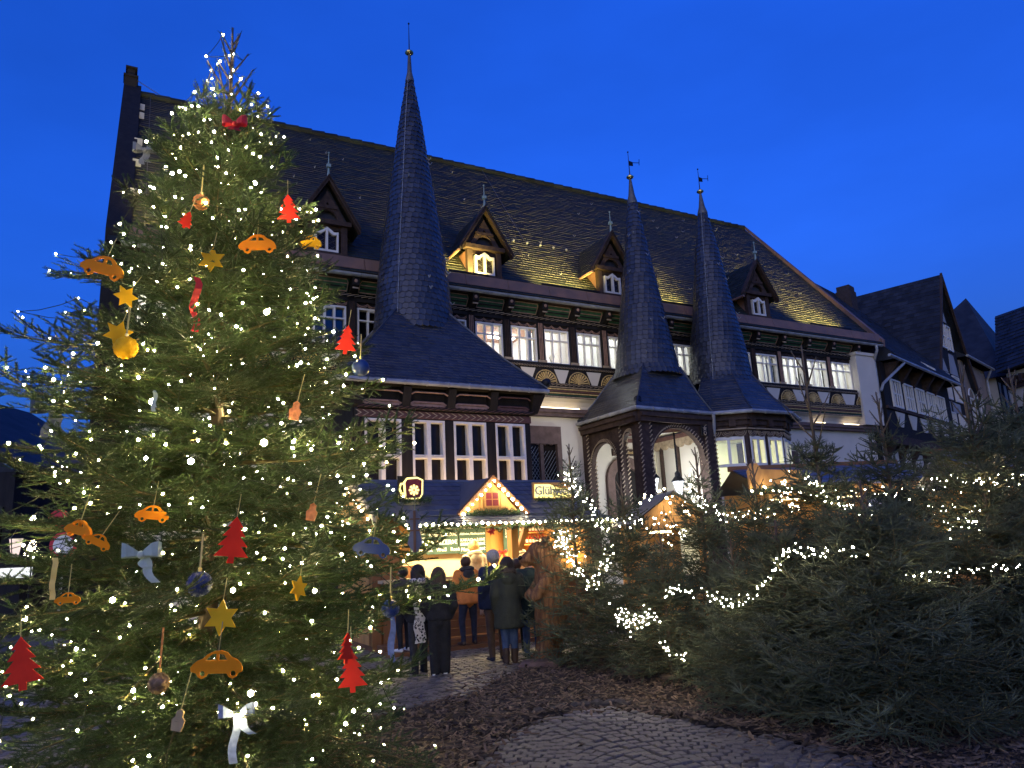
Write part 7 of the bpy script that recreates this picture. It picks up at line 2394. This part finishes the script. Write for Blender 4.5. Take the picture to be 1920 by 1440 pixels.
def ball(px, py, r, mk, lab, thr="thread", L=.2, knobs=True):
    o = hang("bauble", lab, "bauble", px, py, 0, "round baubles on the fir")
    s = r / F_PX * o.location.y
    b = MB(); b.ball((0, 0, 0), s, 20, 14); b.build("sphere", M[mk], o, True)
    if knobs:
        b = MB()
        for k in range(60):
            z = 1 - 2 * (k + .5) / 60; a = k * 2.39996; q = math.sqrt(1 - z * z)
            c = Vector((q * math.cos(a), q * math.sin(a), z)); u = c.orthogonal().normalized(); w = c.cross(u)
            b.tube([(c * s * 1.01 + (u * math.cos(t) + w * math.sin(t)) * s * .12) for t in np.linspace(0, 2 * PI, 7)], s * .03, 4, cap=False)
        tag(b.build("curls", M[mk], o), kind="stuff")
    b = MB(); b.lathe([(.012, s), (.012, s + .02), (.004, s + .025)], 8); b.build("cap", M["gilt"], o)
    thread(o, s + .02, L, thr, .006)


ball(377, 379, 16, "orn_copper", "copper-brown bauble on a yellow ribbon, upper middle of the fir", "ribbon_gold", .24)
ball(236, 652, 22, "orn_gold", "yellow wire-work bauble behind the sideways gold star")
ball(298, 1281, 18, "orn_bronze", "bronze bauble with raised curls on a copper ribbon, low in the fir", "orn_copper", .22)
ball(374, 1095, 22, "orn_blue", "dark blue bauble deep in the middle of the lower fir")
ball(732, 1141, 16, "orn_blue", "blue and white bauble at the fir's right edge beside the leopard scarf")
ball(676, 690, 17, "orn_blue", "plain blue bauble at the fir's right edge beside the turret roof", knobs=False)
for px, py, s, mk, lab in ((554, 770, 18, "orn_copper", "small reddish wooden figure hanging on a long thread, right of the trunk"),
                           (335, 1350, 18, "orn_wood", "pale wooden tag low on the fir"),
                           (585, 960, 16, "orn_copper", "tiny copper-coloured figure at the right of the fir")):
    o = hang("wooden_figure", lab, "ornament", px, py, .2, None); k = s / F_PX * o.location.y
    plate("board", [[(-.5 * k, -k), (.5 * k, -k), (.65 * k, 0), (.35 * k, .3 * k), (.35 * k, .8 * k), (0, 1.05 * k), (-.35 * k, .8 * k), (-.35 * k, .3 * k), (-.65 * k, 0)]], .015, M[mk], o); thread(o, k, .2)
p = at(778, 996, 4.75)
o = empty("lattice_ornament", p); tag(o, "grey double-diamond wooden ornament with brown cross slats, on the branch before the menu boards", "ornament")
k = 38 / F_PX * p.y
plate("board", [[(-.12 * k, 1 * k), (.12 * k, 1 * k), (.28 * k, .62 * k), (.2 * k, .1 * k), (.36 * k, -.55 * k), (.1 * k, -1 * k), (-.1 * k, -1 * k), (-.36 * k, -.55 * k), (-.2 * k, .1 * k), (-.28 * k, .62 * k)]], .014, M["orn_grey"], o)
b = MB(); b.box(-.008, .008, -.016, -.009, -k * .98, k * .98); b.box(-.23 * k, .25 * k, -.015, -.008, .55 * k, .61 * k); b.box(-.24 * k, .26 * k, -.015, -.008, .0, .07 * k); b.build("slats", M["brown_wood"], o)
thread(o, k, .1)

# ================================================================ small things at the far left
glow("street_glow", (1.0, 0.78, 0.72), 1.1)
p = at(26, 1058, 25)
o = empty("street_lantern", (p.x, 25, 0)); tag(o, "old-style street lantern with lit glass at the far left before the timbered house", "street lamp")
z = at(28, 1040, 25).z
b = MB(); b.tube([(0, 0, 0), (0, 0, z - .25)], [.06, .035], 8); b.lathe([(.11, 0), (.09, .5), (.05, .7)], 10); b.build("post", M["iron"], o)
b = MB(); b.lathe([(.11, z - .2), (.24, z + .52)], 4); b.build("glass", M["street_glow"], o)
b = MB(); b.lathe([(.28, z + .52), (.12, z + .68), (.03, z + .85)], 4)
for k in range(4): a = k * PI / 2; b.tube([(.115 * math.cos(a), .115 * math.sin(a), z - .2), (.25 * math.cos(a), .25 * math.sin(a), z + .53)], .015, 4)
b.build("cap", M["iron"], o)
p = at(60, 1045, 20)
o = empty("light_tree", (p.x, 20, 0)); tag(o, "tree-shaped light decoration with star top glowing white at far left", "light decoration")
z0, z1 = at(60, 1058, 20).z, at(60, 1012, 20).z
b = MB(); pts = []
for k in range(70):
    t = k / 70; a = k * .9; r = .33 * (1 - t) + .02
    pts.append((r * math.cos(a), r * math.sin(a), z0 + (z1 - z0) * t))
b.tube(pts, .012, 4); b.tube([(0, 0, 0), (0, 0, z1)], .02, 5); b.build("frame", M["iron"], o)
bulbs("bulbs", [(x, y, z) for x, y, z in pts] + [(x * .6, y - .05, z) for x, y, z in pts[::2]], .008, M["bulb_stall"], o)
p = at(119, 1022, 15)
o = empty("road_sign", (p.x, 15, 0), .15); tag(o, "round white road sign with red rim behind the fir's lower left", "road sign")
r = 24 / F_PX * 15
b = MB(); b.tube([(0, .03, 0), (0, .03, p.z + r)], .03, 8); b.build("post", M["zinc"], o)
b = MB(); n = 24; b.prism([(r * .74 * math.cos(2 * PI * k / n), p.z + r * .74 * math.sin(2 * PI * k / n)) for k in range(n)], -.012, .0); b.build("disc", M["sign_white"], o)
b = MB(); b.ring([(r * math.cos(2 * PI * k / n), p.z + r * math.sin(2 * PI * k / n)) for k in range(n)], [(r * .74 * math.cos(2 * PI * k / n), p.z + r * .74 * math.sin(2 * PI * k / n)) for k in range(n)], -.014, .0); b.build("rim", M["sign_red"], o)
p2 = at(112, 975, 15)
b = MB(); b.prism([(p2.x - p.x + r * .8 * math.cos(2 * PI * k / n), p2.z + r * .8 * math.sin(2 * PI * k / n)) for k in range(n)], -.012, .0); b.build("second_disc", M["sign_red"], o)
